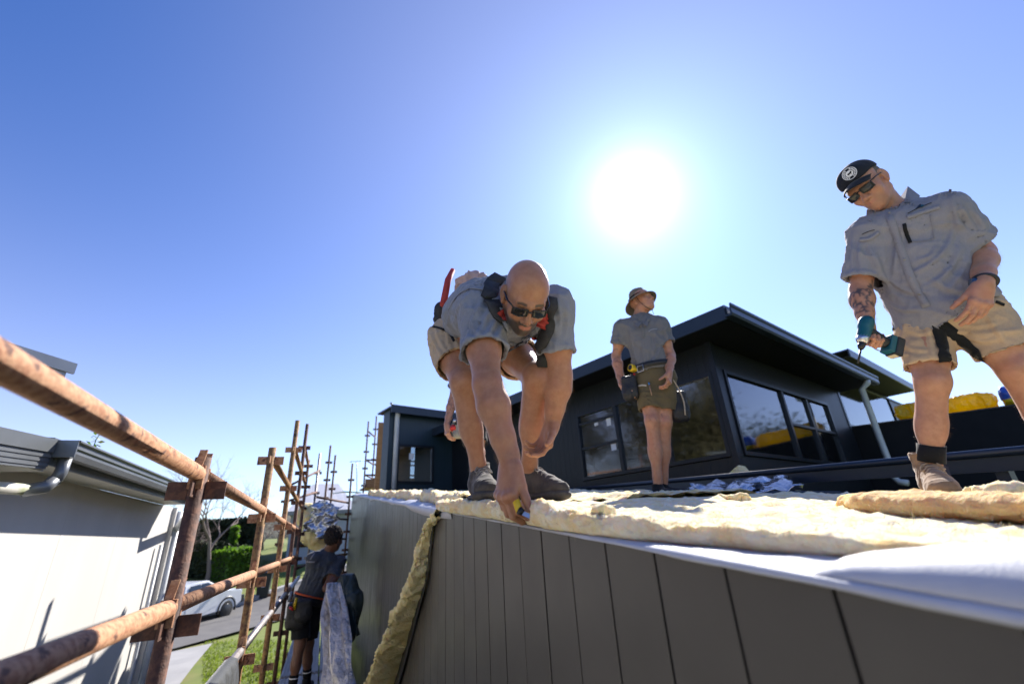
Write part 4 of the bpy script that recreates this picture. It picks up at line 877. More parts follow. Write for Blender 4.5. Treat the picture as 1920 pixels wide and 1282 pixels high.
def sunglasses(parent, T, A, s=1.0, wrap=1.0):
    g = MB()
    fr = bpy.data.objects
    L_ = []
    for sx in (-1, 1):
        P = []
        for i in range(9):
            row = []
            for j in range(7):
                a = i/8; b = j/6; x = sx*(.010+.052*a); z = .018-.036*b*(1-.25*(a if a > .5 else 1-a)) - .004*a; y = .113-.016*a**2-.006*(b-.4)**2
                row.append(T(x, y, z))
            P.append(row)
        L_.append(P)
    fm = MB()
    for sx, P in zip((-1, 1), L_):
        rim = [r[0] for r in P]+[c for c in P[-1][1:]]+[r[-1] for r in P[::-1][1:]]+[c for c in P[0][::-1][1:-1]]
        fm.tube(rim+[rim[0]], .0028*s, 6, cap=False); 
        fm.tube([T(sx*.062, .097, .016), T(sx*.077, .06, .016), T(sx*.082, .0, .012), T(sx*.082, -.02, .0)], .0032*s, 6)
    fm.tube([T(-.011, .113, .010), T(0, .118, .012), T(.011, .113, .010)], .003*s, 6)
    f = fm.build('sunglasses', CL['frame'], parent)
    for sx, P in zip((-1, 1), L_):
        m = MB(); m.grid(P, flip=(sx > 0)); o = m.build('lens', CL['lens'], f); md = o.modifiers.new('thick', 'SOLIDIFY'); md.thickness = .0015
    return f
def strap(pts, nrm, w, t=.003):
    """flat strap along pts; nrm outward normals"""
    mb = MB(); V = []; n_ = len(pts)
    for i in range(n_):
        p = np.array(pts[i]); d = _unit(np.array(pts[min(i+1, n_-1)])-np.array(pts[max(i-1, 0)])); nn = np.array(nrm[i] if isinstance(nrm, list) else nrm, float); nn = _unit(nn-np.dot(nn, d)*d); s_ = np.cross(d, nn)*w/2
        V += [p-s_, p+s_, p+s_+nn*t, p-s_+nn*t]
    F = [(4*i+k, 4*i+(k+1) % 4, 4*i+4+(k+1) % 4, 4*i+4+k) for i in range(n_-1) for k in range(4)]+[(3, 2, 1, 0), (4*n_-4, 4*n_-3, 4*n_-2, 4*n_-1)]
    mb.add(V, F, True); return mb
def spline(pts, n=24):
    pts = [np.array(p, float) for p in pts]; P = [2*pts[0]-pts[1]]+pts+[2*pts[-1]-pts[-2]]; out_ = []
    m = len(pts)-1
    for k in range(n+1):
        t = k/n*m; i = min(int(t), m-1); f = t-i; a, b, c, d = P[i:i+4]
        out_.append(.5*((2*b)+(c-a)*f+(2*a-5*b+4*c-d)*f*f+(3*b-a-3*c+d)*f**3))
    return out_
def crease(V, F, curves, amp=.007, w=.011):
    """long cloth creases: ridges with a shallow valley beside them, along curves given in photo pixels and dropped on the surface"""
    from mathutils.bvhtree import BVHTree
    bv = BVHTree.FromPolygons([Vector(v_) for v_ in V], [tuple(map(int, f)) for f in F]); N = onormals(V, F); D = np.zeros(len(V))
    for c in curves:
        k = 1.0
        if isinstance(c[-1], float): k = c[-1]; c = c[:-1]
        P = []
        for q in spline([np.array([x, y, 0.]) for x, y in c], 10):
            h, n_, i, d = bv.ray_cast(Vector((0, 0, 0)), Vector(ray(q[0], q[1])))
            if h is not None and (not P or np.linalg.norm(np.array(h)-P[-1]) < .07): P.append(np.array(h))
        if len(P) < 3: continue
        best = np.full(len(V), 1e9); sgn = np.zeros(len(V)); tt = np.zeros(len(V)); near = np.min([np.linalg.norm(V-p, axis=1) for p in P], 0) < .12; Q = V[near]; bq = np.full(len(Q), 1e9); sq = np.zeros(len(Q)); tq = np.zeros(len(Q))
        for m_, (a, b) in enumerate(zip(P[:-1], P[1:])):
            d = b-a; L_ = max(np.dot(d, d), 1e-9); t = np.clip(((Q-a)@d)/L_, 0, 1); r = Q-a-t[:, None]*d; e = np.linalg.norm(r, axis=1); sd = np.einsum('ij,ij->i', np.cross(np.tile(d/np.sqrt(L_), (len(Q), 1)), N[near]), r); u_ = e < bq; bq[u_] = e[u_]; sq[u_] = sd[u_]; tq[u_] = (m_+t[u_])/(len(P)-1)
        env = np.sin(np.pi*np.clip(tq*.94+.03, 0, 1))**.6
        D[near] += k*amp*env*(np.exp(-(bq/w)**2)-.75*np.exp(-((sq-1.5*w)/(1.1*w))**2)*np.exp(-(np.maximum(bq-3*w, 0)/w)**2))
    return V+N*D[:, None]
class Snap:
    """drops points onto a garment's outer surface along a direction (for pockets, buttons, straps, logos)"""
    def __init__(s, obj):
        from mathutils.bvhtree import BVHTree
        me = obj.data; s.o = Vector(ORG[obj.name]); s.b = BVHTree.FromPolygons([v.co+s.o for v in me.vertices], [tuple(p.vertices) for p in me.polygons])
    def at(s, px, py, lift=.001):
        """hit by the sight line through a photo pixel; returns point and normal"""
        d = Vector(ray(px, py)); h, n, i, dist = s.b.ray_cast(Vector((0, 0, 0)), d)
        if h is None:
            best = None
            for k in range(5, 90): 
                q, n, i, dist = s.b.find_nearest(d*(k*.06))
                if best is None or dist < best[0]: best = (dist, q, n)
            h, n = best[1], best[2]
        if n.dot(d) > 0: n = -n
        return np.array(h+n*lift), np.array(n)
    def near(s, p, lift=.002):
        q, n, i, d = s.b.find_nearest(Vector(p)); v_ = Vector(p)-q
        if v_.length > 1e-6 and n.dot(v_) < 0 and d > .02: n = -n
        return np.array(q+n*lift), np.array(n)
    def line(s, pix, lift=.002, n=16):
        pp = spline([np.array([x, y, 0.]) for x, y in pix], n); r = [s.at(q[0], q[1], lift) for q in pp]; return [a for a, _ in r], [b for _, b in r]

def body_hair(body, segs, n, L_=.011, col=(.20, .12, .07), seed=1):
    me = body.data; nv = len(me.vertices); V = np.empty(nv*3, np.float32); me.vertices.foreach_get('co', V); V = V.reshape(-1, 3)+ORG[body.name]; N = np.empty(nv*3, np.float32); me.vertices.foreach_get('normal', N); N = N.reshape(-1, 3)
    ok = np.zeros(nv, bool); D = np.zeros((nv, 3))
    for a, b, r in segs:
        d = np.array(b)-np.array(a); t = ((V-np.array(a))@d)/np.dot(d, d); q = (t > 0) & (t < 1) & (np.linalg.norm(V-(np.array(a)+np.clip(t, 0, 1)[:, None]*d), axis=1) < r); ok |= q; D[q] = _unit(d)
    ids = np.nonzero(ok)[0]; rng = np.random.RandomState(seed); k = rng.choice(ids, n); p = V[k]+rng.normal(size=(n, 3))*.004; dr = N[k]*.75+D[k]*.55+rng.normal(size=(n, 3))*.3; dr /= np.linalg.norm(dr, axis=1)[:, None]; sd = np.cross(dr, rng.normal(size=(n, 3))); sd /= np.linalg.norm(sd, axis=1)[:, None]
    L = L_*rng.uniform(.5, 1.2, (n, 1)); P = np.stack([p-sd*.00022-N[k]*.003, p+sd*.00022-N[k]*.003, p+dr*L], 1).reshape(-1, 3)
    o = link('body_hair', fast_mesh('body_hair', P, np.arange(3*n).reshape(-1, 3), smooth=False), BHAIR, body); o['kind'] = 'stuff'; return o
BHAIR = mat('body_hair', (.30, .19, .11), .6)
# ================================================================== people
FULL = True
H_FINE = 0.0034
def sleeve(S_, E_, f, r0, r1, out=.02):
    S_, E_ = np.array(S_, float), np.array(E_, float); d = _unit(E_-S_); L_ = np.linalg.norm(E_-S_)
    e = S_+d*L_*f
    rf = r0+(r1-r0)*(L_*f)/(L_*f+.11)
    hm = Cap(e-d*.10, e+d*.10, rf+.0035, clip=[(e, d), (e-d*.026, -d)], k=.002); hm.outer = True
    return [Cap(S_-d*.01, S_+d*(L_*f+.10), r0, r1, clip=[(e, d)], k=.05), hm]
def shorts_leg(H, K_, f, r0, r1, tilt=None):
    H, K_ = np.array(H, float), np.array(K_, float); d = _unit(K_-H); L_ = np.linalg.norm(K_-H); e = H+d*L_*f
    return Cap(H, H+d*(L_*f+.12), r0, r1, clip=[(e, d if tilt is None else _unit(d+np.array(tilt)))], k=.05)

# ------------------------------------------------------------------ man bending over the roof edge
def man_bending():
    j = {k: atH(*q) for k, q in dict(headc=(985, 556, 1.47), neck=(962, 582, 1.63), rsh=(900, 588, 1.60), lsh=(1040, 580, 1.66), relb=(914, 722, 1.46), rwri=(956, 866, 1.45), lelb=(1050, 704, 1.74), lwri=(1036, 792, 1.80),
         rhip=(840, 634, 2.12), lhip=(942, 642, 2.10), rknee=(868, 716, 1.90), rank=(900, 893, 2.05), lknee=(1006, 708, 1.78), lank=(990, 893, 2.06)).items()}
    foot = (j['rank']+j['lank'])/2; foot[2] = RZ(foot[1])
    root = thing('person', foot, 'bald bearded man in grey shirt and khaki shorts bending down to the roof edge', 'man', 'roofing crew')
    pel = (j['rhip']+j['lhip'])/2+np.array([0, .02, .03]); shc = (j['rsh']+j['lsh'])/2
    rt = _unit(j['rsh']-j['lsh']); up_ = _unit(j['neck']-pel); fw = _unit(np.cross(up_, rt)); rt2 = np.cross(fw, up_); A = np.array([rt2, fw, up_])
    tor = j['neck']-pel
    HA = frame((-.10, -.44, -.90), (-.10, -.90, .42))
    hp, HT = head_prims(j['headc'], HA, 1.02, jaw=1.05)
    neckb = j['headc']-HA[2]*.05-HA[1]*.02
    pr = list(hp)+[Cap(j['neck'], neckb, .064, .058, k=.03)]
    pr += [Ell(pel, (.155, .11, .12), A, k=.06), Ell(pel+tor*.35, (.145, .105, .17), A, k=.06), Ell(pel+tor*.72, (.16, .11, .17), A, k=.06), Cap(j['rsh'], j['lsh'], .06, k=.05)]
    pr += limb_arm(j['rsh'], j['relb'], j['rwri'], 1.18)+limb_arm(j['lsh'], j['lelb'], j['lwri'], 1.14)
    bk = np.array([-.1, .95, .2])
    pr += limb_leg(j['rhip'], j['rknee'], j['rank'], bk, .97)+limb_leg(j['lhip'], j['lknee'], j['lank'], bk+np.array([.0, .2, 0]), .97)
    pr += [Cap(j['rank'], j['rank']+np.array([-.02, -.10, -.06]), .034, .03), Cap(j['lank'], j['lank']+np.array([.05, -.10, -.06]), .034, .03)]
    # right hand: fist holding the knife, knuckles down, thumb along the handle
    kd_ = atH(948, 934, 1.43)-j['rwri']
    hr, ri = hand_prims(j['rwri'], kd_, (.92, .30, .05), (.25, -1, -.1), curls=[(34, 42, 22), (34, 46, 25), (36, 50, 28), (38, 54, 30)], s=1.22, thumb=(20, 2, 6), spread=1, tn=.26)
    # left hand: hanging, fingers loosely curled inwards against the shin
    kl = atH(1018, 838, 1.80)-j['lwri']
    hl_, li = hand_prims(j['lwri'], kl, (-.85, -.25, .1), (-.25, -1, -.2), curls=[(22, 30, 18), (28, 34, 22), (32, 38, 25), (36, 40, 28)], s=1.06, thumb=(38, 10, 10), spread=2)
    pr += hr+hl_
    hb = box_around([q.c if isinstance(q, Ell) else q.b for q in hr]+[j['rwri']], .022); hb2 = box_around([q.c if isinstance(q, Ell) else q.b for q in hl_]+[j['lwri']], .022)
    head = box_around([HT(0, 0, .13), HT(0, 0, -.125), HT(.09, 0, 0), HT(-.09, 0, 0), HT(0, .12, 0), HT(0, -.12, 0)], .012)
    def mask(V):
        q = (V-j['headc'])@HA.T/1.02; x, y, z = q.T; m = np.zeros((len(V), 3)); near = np.linalg.norm(q, axis=1) < .2
        zone = np.maximum(np.clip((-.036-z)/.02, 0, 1)*np.clip((y+.02)/.03, 0, 1), np.clip((.012-np.abs(z+.052))/.006, 0, 1)*np.clip((.034-np.abs(x))/.008, 0, 1)*(y > .07))
        lip = np.clip((.0095-np.abs(z+.067))/.004, 0, 1)*np.clip((.024-np.abs(x))/.006, 0, 1)*(y > .085)
        side = np.clip((.055-np.abs(z-.02))/.03, 0, 1)*np.clip((.045-y)/.03, 0, 1)*.38
        brow = np.clip((.0065-np.abs(z-.030+.10*np.abs(np.abs(x)-.03)))/.003, 0, 1)*np.clip((np.abs(x)-.012)/.005, 0, 1)*np.clip((.052-np.abs(x))/.006, 0, 1)*(y > .05)
        m[:, 0] = near*np.maximum(np.maximum(zone*.96*(1-lip), side), brow*.9)
        m[:, 2] = near*lip*.8
        t = _tat(V, j['lelb'], j['lsh'], 55); m[:, 1] = t*.55*(np.linalg.norm(V-(j['lelb']*.62+j['lsh']*.38), axis=1) < .055); return m
    body = body_mesh(root, pr, [(hb[0], hb[1], .0032), (hb2[0], hb2[1], .0032), (head[0], head[1], .0032)], SK1, mask)
    sunglasses(body, HT, HA)
    # shirt
    rT = pel+tor*.72
    sp = [Ell(rT-fw*.03, (.205, .155, .19), A, k=.06), Ell(pel+tor*.42-fw*.075, (.212, .155, .21), A, k=.06), Ell(pel+tor*.10, (.188, .136, .12), A, clip=[(pel+tor*.02, -up_)], k=.06), Cap(j['rsh'], j['lsh'], .078, k=.05), Cap(shc+up_*.01, j['neck']+up_*.01, .088, .072, clip=[(j['neck']+up_*.035+fw*.0, up_+.2*fw)], k=.04)]
    sp += sleeve(j['rsh'], j['relb'], .60, .082, .094)+sleeve(j['lsh'], j['lelb'], .66, .078, .080)
    V, F = sdf(sp, .0062, k=.05, shell=.010); V = folds(V, F, .016, 8, axis=rt, stretch=2.6, seed=1.7); V = folds(V, F, .006, 26, axis=np.cross(rt, up_), stretch=3, seed=4.)
    V = crease(V, F, [[(905, 560), (890, 590), (878, 625), (874, 655)], [(928, 565), (912, 592), (900, 625)], [(880, 548), (862, 572), (850, 605)], [(855, 560), (842, 590), (838, 610)], [(930, 600), (915, 625), (905, 660)], [(942, 610), (930, 640), (925, 668)], [(885, 640), (905, 652), (930, 655)], [(1045, 560), (1050, 595), (1048, 640)], [(1030, 575), (1040, 610), (1042, 645)], [(1062, 580), (1062, 610), (1056, 640)], [(884, 600), (893, 622), (915, 640)], [(940, 640), (958, 652), (975, 668)]], .008, .010)
    sh = put('shirt', V, F, CL['shirt'], root)
    S_ = Snap(sh)
    # shorts
    sho = [Ell(pel, (.172, .128, .13), A, clip=[(pel+up_*.085, up_)], k=.06), shorts_leg(j['rhip'], j['rknee'], .66, .108, .098), shorts_leg(j['lhip'], j['lknee'], .52, .112, .106)]
    V, F = sdf(sho, .0068, k=.05, shell=.011); V = folds(V, F, .012, 9, axis=rt, stretch=2, seed=9.); V = folds(V, F, .004, 30, seed=2.)
    V = crease(V, F, [[(815, 605), (822, 635), (838, 660)], [(838, 612), (840, 640), (850, 672)], [(805, 625), (820, 655), (840, 690)], [(850, 625), (856, 645), (862, 662)]], .007, .009)
    so = put('shorts', V, F, CL['khaki'], root)
    # crotch gusset panel in black, pocket welt
    S2 = Snap(so)
    for pix, w, m_, nm in (([(812, 612), (840, 622), (852, 640)], .012, 'black', 'pocket_trim'),):
        P, N = S2.line(pix, .002); strap(P, N, w, .003).build(nm, CL[m_], so)
    P, N = S2.line([(946, 655), (955, 668), (958, 688)], .002); strap(P, N, .055, .003).build('gusset', CL['black'], so)
    # shirt placket, collar, pocket badge
    P, N = S_.line([(958, 640), (968, 648), (985, 655)], .003); strap(P, N, .018, .003).build('placket', CL['shirt'], sh)
    P, N = S_.line([(966, 664), (978, 648), (992, 636)], .003); strap(P, N, .012, .003).build('placket_gap', CL['black'], sh)
    q, n_ = S_.at(970, 652, .004); mb = MB(); a_ = _unit(np.cross(n_, Z)); b_ = np.cross(n_, a_); mb.obox(q, a_*.014, b_*.010, n_*.002); mb.build('badge', CL['black'], sh)
    for px, py in ((957, 642), (948, 654)):
        q, n_ = S_.at(px, py, .003); mb = MB(); mb.tube([q, q+n_*.002], .005, 10); mb.build('button', CL['shirt'], sh)
    for pix, w in (([(928, 560), (936, 590), (952, 622)], .034), ([(1012, 600), (1002, 622), (978, 634)], .034)):
        P, N = S_.line(pix, .010); strap(P, N, w, .004).build('collar', CL['shirt'], sh)
    # harness: black padded straps with red lining, buckle
    har = None
    P, N = S_.line([(938, 522), (924, 534), (918, 556), (926, 580), (942, 604)], .006); har = strap(P, N, .062, .012).build('harness', CL['web'], root); har['label'] = 'black tool harness with red lined straps'
    P, N = S_.line([(1031, 560), (1032, 590), (1026, 625), (1012, 655)], .006); strap(P, N, .050, .012).build('harness_strap', CL['web'], har)
    P, N = S_.line([(1022, 583), (1018, 598), (1014, 612)], .011); strap(P, N, .046, .010).build('strap_lining', CL['red_web'], har)
    P, N = S_.line([(1004, 628), (1001, 640), (999, 652)], .011); strap(P, N, .016, .008).build('strap_lining', CL['red_web'], har)
    P, N = S_.line([(934, 584), (938, 594), (944, 606)], .015); strap(P, N, .03, .008).build('strap_lining', CL['red_web'], har)
    q, n_ = S_.at(1000, 662, .012); mb = MB(); mb.tube([q+Z*.02, q-Z*.012], .011, 8); mb.tube([q-Z*.014, q-Z*.035], [.016, .012], 8); mb.build('buckle', M['black_plastic'], har)
    P, N = S_.line([(928, 556), (905, 545), (880, 543), (858, 556), (842, 580)], .004); strap(P, N, .012, .003).build('back_seam', CL['shirt'], sh)
    # pouch on the back: pale bag and red handled tool
    bp = j['neck']*.35+pel*.65-fw*.145; bA = frame(fw, up_)
    V, F = sdf([Ell(atH(890, 527, 1.98), (.085, .05, .045), bA), Ell(atH(868, 533, 2.0), (.05, .045, .035), bA)], .006); V = folds(V, F, .02, 22, axis=up_, seed=5); put('bag', V, F, mat('pale_pink_bag', (0.45, 0.30, 0.28), .8), har)
    mb = MB(); mb.tube([atH(831, 572, 2.0), atH(840, 525, 2.04), atH(849, 506, 2.06)], [.018, .017, .013], 8); mb.build('tool_handle', CL['red_web'], har)
    V, F = sdf([Cap(atH(826, 575, 2.16), atH(824, 598, 2.18), .030, .034)], .007); V = folds(V, F, .006, 20); put('pouch', V, F, CL['leather'], har)
    mb = MB(); mb.tube([atH(1022, 650, 1.72), atH(1020, 690, 1.74)], [.03, .036], 10); o = mb.build('holster', CL['leather'], har)
    boot(root, j['rank']+np.array([0, .0, .004]), (-.10, -.97, -.05), (.02, .05, 1), CL['suede_grey'], CL['lace_grey'], 1.06, high=.045)
    boot(root, j['lank']+np.array([0, .0, .004]), (.50, -.85, -.05), (.02, .05, 1), CL['suede_grey'], CL['lace_grey'], 1.06, high=.045)
    body_hair(body, [(j['rknee'], j['rank'], .085), (j['lknee'], j['lank'], .085), (j['relb']*.8+j['rsh']*.2, j['rwri'], .085), (j['lelb'], j['lwri'], .075)], 9000, seed=1)
    # nails of the right thumb
    (tp, td, tn, r_) = ri[4]
    mb = MB(); mb.obox(tp-td*.002+tn*r_*.80, td*.007, _unit(np.cross(td, tn))*.0065, tn*.0025); mb.build('thumbnail', CL['nail'], body, bevel=.0015)
    # utility knife in the fist
    kn = thing('utility_knife', atH(985, 955, 1.43), 'yellow utility knife in the hand of the bending man', 'knife')
    b0 = atH(963, 925, 1.42); b1 = atH(974, 958, 1.385); b2 = atH(994, 968, 1.38); dd_ = _unit(b1-b0)
    mb = MB(); mb.tube([b0, b0*.5+b1*.5, b1], [.010, .012, .011], 8); mb.build('handle', CL['yellow'], kn)
    mb = MB(); bd_ = _unit(b2-b1); sdv = _unit(np.cross(bd_, (0, 1, 0))); mb.obox((b1+b2)/2+bd_*.0, bd_*np.linalg.norm(b2-b1)/2, sdv*.0065, np.cross(bd_, sdv)*.0008); mb.build('blade', M['steel'], kn)
    mb = MB(); mb.tube([b1-dd_*.004, b1+bd_*.012], [.0125, .009], 8); mb.build('collar', M['black_plastic'], kn)
    return j
def _tat(V, a, b, sc=40, dens=.08):
    q = fbm(V*sc, 3); r = fbm(V*sc*.6+9, 2); return np.clip((.22-np.abs(q))/.08, 0, 1)*np.clip((r+dens)/.2, 0, 1)

# ------------------------------------------------------------------ man in the cap, holding a drill
def man_with_drill():
    j = {k: atH(*q) for k, q in dict(headc=(1626, 350, 2.56), neck=(1672, 398, 2.68), rsh=(1628, 442, 2.62), lsh=(1776, 398, 2.66), relb=(1613, 545, 2.62), rwri=(1625, 606, 2.56), lelb=(1841, 474, 2.80), lwri=(1846, 532, 2.58),
         rhip=(1728, 604, 2.80), lhip=(1832, 592, 2.80), rknee=(1748, 716, 2.74), rank=(1745, 888, 2.82), lknee=(1905, 692, 2.82), lank=(2010, 862, 2.95)).items()}
    foot = j['rank'].copy(); foot[2] = RZ(foot[1])
    j['lank'][2] = RZ(j['lank'][1])+.135
    root = thing('person', foot, 'man in black cap and sunglasses, taupe shirt and khaki shorts, holding a drill', 'man', 'roofing crew')
    pel = (j['rhip']+j['lhip'])/2+np.array([0, 0, .03]); shc = (j['rsh']+j['lsh'])/2
    rt = _unit(j['rsh']-j['lsh']); up_ = _unit(j['neck']-pel); fw = _unit(np.cross(up_, rt)); rt2 = np.cross(fw, up_); A = np.array([rt2, fw, up_]); tor = j['neck']-pel
    vd = -_unit(ray(1626, 350))                       # towards the camera
    lft = np.array([-.93, .36, 0.])                     # picture-left at eye level
    HA = frame(.62*lft+.60*vd+np.array([0, 0, -.50]), np.array([0, 0, 1])+lft*.30)
    hp, HT = head_prims(j['headc'], HA, .98)
    pr = list(hp)+[Cap(j['neck'], j['headc']-HA[2]*.05-HA[1]*.02, .064, .060, k=.03)]
    pr += [Ell(pel, (.15, .11, .12), A, k=.06), Ell(pel+tor*.35, (.145, .105, .17), A, k=.06), Ell(pel+tor*.72, (.16, .11, .17), A, k=.06), Cap(j['rsh'], j['lsh'], .06, k=.05)]
    pr += limb_arm(j['rsh'], j['relb'], j['rwri'], 1.08)+limb_arm(j['lsh'], j['lelb'], j['lwri'], 1.10)
    bk = np.array([.75, .65, .0])
    pr += limb_leg(j['rhip'], j['rknee'], j['rank'], bk, 1.06)+limb_leg(j['lhip'], j['lknee'], j['lank'], bk, 1.04)
    pr += [Cap(j['rank'], j['rank']+np.array([-.06, -.06, -.06]), .034, .03), Cap(j['lank'], j['lank']+np.array([-.06, -.06, -.06]), .034, .03)]
    # right hand: closed round the drill grip
    toc = _unit(np.array([-.41, .22, -.87])); upd = np.array([-.74, .13, .5]); upd = _unit(upd-toc*np.dot(upd, toc)); rd_ = np.cross(toc, upd); DA = np.array([rd_, toc, upd])
    hd_ = _unit(toc*.9-upd*.35); hn_ = rd_ if np.dot(rd_, (.45, -.89, 0)) > 0 else -rd_
    hr, ri = hand_prims(j['rwri'], hd_, hn_, upd, curls=[(48, 82, 45), (50, 84, 48), (52, 84, 50), (54, 84, 50)], s=1.02, thumb=(30, 35, 30), spread=1)
    grip_c = j['rwri']+hd_*.078+hn_*.036
    # left hand: resting on the thigh, fingers down
    kl = atH(1838, 570, 2.56)-j['lwri']
    hl_, li = hand_prims(j['lwri'], kl, (.42, .90, .1), (-1, .3, .1), curls=[(14, 28, 20), (16, 30, 22), (20, 34, 25), (24, 36, 26)], s=1.06, thumb=(24, 0, 8), spread=3)
    pr += hr+hl_
    ctr = lambda L: [q.c if isinstance(q, Ell) else q.b for q in L]
    hb = box_around(ctr(hr)+[j['rwri']], .022); hb2 = box_around(ctr(hl_)+[j['lwri']], .022)
    head = box_around([HT(0, 0, .13), HT(0, 0, -.125), HT(.09, 0, 0), HT(-.09, 0, 0), HT(0, .12, 0), HT(0, -.12, 0)], .012)
    def mask(V):
        q = (V-j['headc'])@HA.T/.98; x, y, z = q.T; m = np.zeros((len(V), 3)); near = np.linalg.norm(q, axis=1) < .2
        m[:, 0] = near*np.clip((-.050-z)/.03, 0, 1)*np.clip((y+.02)/.03, 0, 1)*.12
        m[:, 2] = near*(np.clip((.0085-np.abs(z+.067))/.004, 0, 1)*np.clip((.024-np.abs(x))/.006, 0, 1)*(y > .085)*.6+np.clip((.03-np.abs(z+.02))/.03, 0, 1)*.15)
        d = j['rwri']-j['relb']; t = ((V-j['relb'])@d)/np.dot(d, d); m[:, 1] = _tat(V, 0, 0, 26, .22)*.85*((t > -.5) & (t < .8))*(np.linalg.norm(V-(j['relb']+np.clip(t, -.5, 1)[:, None]*d), axis=1) < .075); return m
    body = body_mesh(root, pr, [(hb[0], hb[1], .0034), (hb2[0], hb2[1], .0034), (head[0], head[1], .0034)], SK2, mask)
    sunglasses(body, HT, HA)
    # short grey hair at the sides, under the cap
    hh = [Ell(HT(0, -.022, .036), np.array([.0795, .101, .082])*.98, HA, clip=[(HT(0, .035, 0), HA[1]), (HT(0, 0, -.035), -HA[2])])]
    V, F = sdf(hh, .005, it=1); put('hair', V, F, CL['greyhair'], body)
    # cap: crown, curved peak, badge, button
    cp = [Ell(HT(0, -.016, .060), np.array([.087, .110, .088])*.98, HA, clip=[(HT(0, 0, .058), -HA[2]+.10*HA[1])], k=.02), Ell(HT(0, .045, .085), np.array([.062, .045, .052]), HA, clip=[(HT(0, 0, .058), -HA[2]+.10*HA[1])], k=.03)]
    V, F = sdf(cp, .0045, shell=.008); cap_o = put('cap', V, F, CL['cap'], root)
    P = []
    for i in range(11):
        a = (i/10-.5)*2; row = []
        for k in range(7):
            b = k/6; x = a*(.074-.010*b); y0 = .098*math.sqrt(max(0, 1-(a*.83)**2)); y = y0*(1-b)+(.082+.098*(1-abs(a)**2.6))*b+.0; z = .066-.028*a*a-.004*b-.012*b*b; row.append(HT(x, y, z))
        P.append(row)
    mb = MB(); mb.grid(P); o = mb.build('peak', CL['cap'], cap_o); md = o.modifiers.new('thick', 'SOLIDIFY'); md.thickness = .004; md.offset = 0
    Sc = Snap(cap_o)
    bc, bn = Sc.at(1593, 326, .002); bn = _unit(bn+.3*HA[1]); bx_ = _unit(np.cross(HA[2], bn)); by_ = np.cross(bn, bx_)
    def disc(mb, c, n_, ex, ey, r0, r1, t=.0015, seg=28):
        V = []; 
        for k in range(seg):
            a = 2*math.pi*k/seg; d = ex*math.cos(a)+ey*math.sin(a); V += [c+d*r0, c+d*r1, c+d*r1+n_*t, c+d*r0+n_*t]
        F = [(4*k+i, 4*((k+1) % seg)+i, 4*((k+1) % seg)+(i+1) % 4, 4*k+(i+1) % 4) for k in range(seg) for i in range(4)]; mb.add(V, F); return mb
    M['badge_white'] = mat('white_embroidery', (.75, .75, .76), .8); 
    mb = MB(); disc(mb, bc, bn, bx_, by_, .0285, .0315); bg_ = mb.build('badge', M['badge_white'], cap_o)
    mb = MB(); disc(mb, bc, bn, bx_, by_, .0001, .0165); mb.build('badge_centre', M['badge_white'], bg_)
    mb = MB()
    for k in range(20):
        if k in (4, 5, 14, 15): continue
        a = 2*math.pi*k/20; d = bx_*math.cos(a)+by_*math.sin(a); e = np.cross(bn, d); mb.obox(bc+d*.0228+bn*.001, d*.0038, e*.0022, bn*.0006)
    o = mb.build('badge_letters', M['badge_white'], bg_); o['kind'] = 'stuff'
    mb = MB(); mb.obox(bc+bn*.0022, bx_*.0085, by_*.0035, bn*.0006); mb.obox(bc+bn*.0022+bx_*.009+by_*.003, bx_*.003, by_*.003, bn*.0006); mb.obox(bc+bn*.0022-bx_*.005-by_*.005, bx_*.0012, by_*.003, bn*.0006); mb.obox(bc+bn*.0022+bx_*.005-by_*.005, bx_*.0012, by_*.003, bn*.0006); o = mb.build('badge_animal', CL['cap'], bg_); o['kind'] = 'stuff'
    # shirt, worn loose over the shorts
    hem = pel+up_*.0
    sp = [Ell(pel+tor*.72, (.198, .14, .19), A, k=.06), Ell(pel+tor*.40+fw*.02, (.190, .150, .21), A, k=.06), Ell(pel+tor*.06+fw*.015, (.195, .155, .20), A, clip=[(pel-up_*.045+rt2*.0, -up_-.30*rt2)], k=.06), Cap(j['rsh'], j['lsh'], .080, k=.05), Cap(shc+up_*.01, j['neck'], .088, .070, clip=[(j['neck']+up_*.012, up_+.35*fw)], k=.04)]
    sp += sleeve(j['rsh'], j['relb'], .82, .084, .080)+sleeve(j['lsh'], j['lelb'], .78, .080, .086)
    V, F = sdf(sp, .0066, k=.05, shell=.010); V = folds(V, F, .016, 7, axis=rt+.5*up_, stretch=2.6, seed=3.7); V = folds(V, F, .005, 24, axis=up_-rt*.4, stretch=3, seed=6.)
    V = crease(V, F, [[(1790, 430), (1770, 470), (1735, 500), (1700, 515)], [(1800, 450), (1790, 490), (1765, 520), (1730, 540)], [(1815, 480), (1800, 515), (1775, 545)], [(1640, 470), (1650, 505), (1668, 540)], [(1625, 455), (1640, 490), (1650, 530)], [(1660, 520), (1700, 545), (1745, 548)], [(1655, 560), (1690, 580), (1725, 580)], [(1800, 385), (1815, 410), (1835, 432)], [(1785, 372), (1792, 400), (1800, 430)], [(1600, 440), (1598, 475), (1600, 510)], [(1612, 455), (1612, 485), (1618, 518)], [(1745, 520), (1775, 540), (1805, 548)], [(1690, 440), (1680, 480), (1676, 520)], [(1760, 460), (1745, 480), (1720, 488)], [(1822, 392), (1838, 415), (1846, 432)]], .009, .011)
    sh = put('shirt', V, F, CL['shirt2'], root); S_ = Snap(sh)
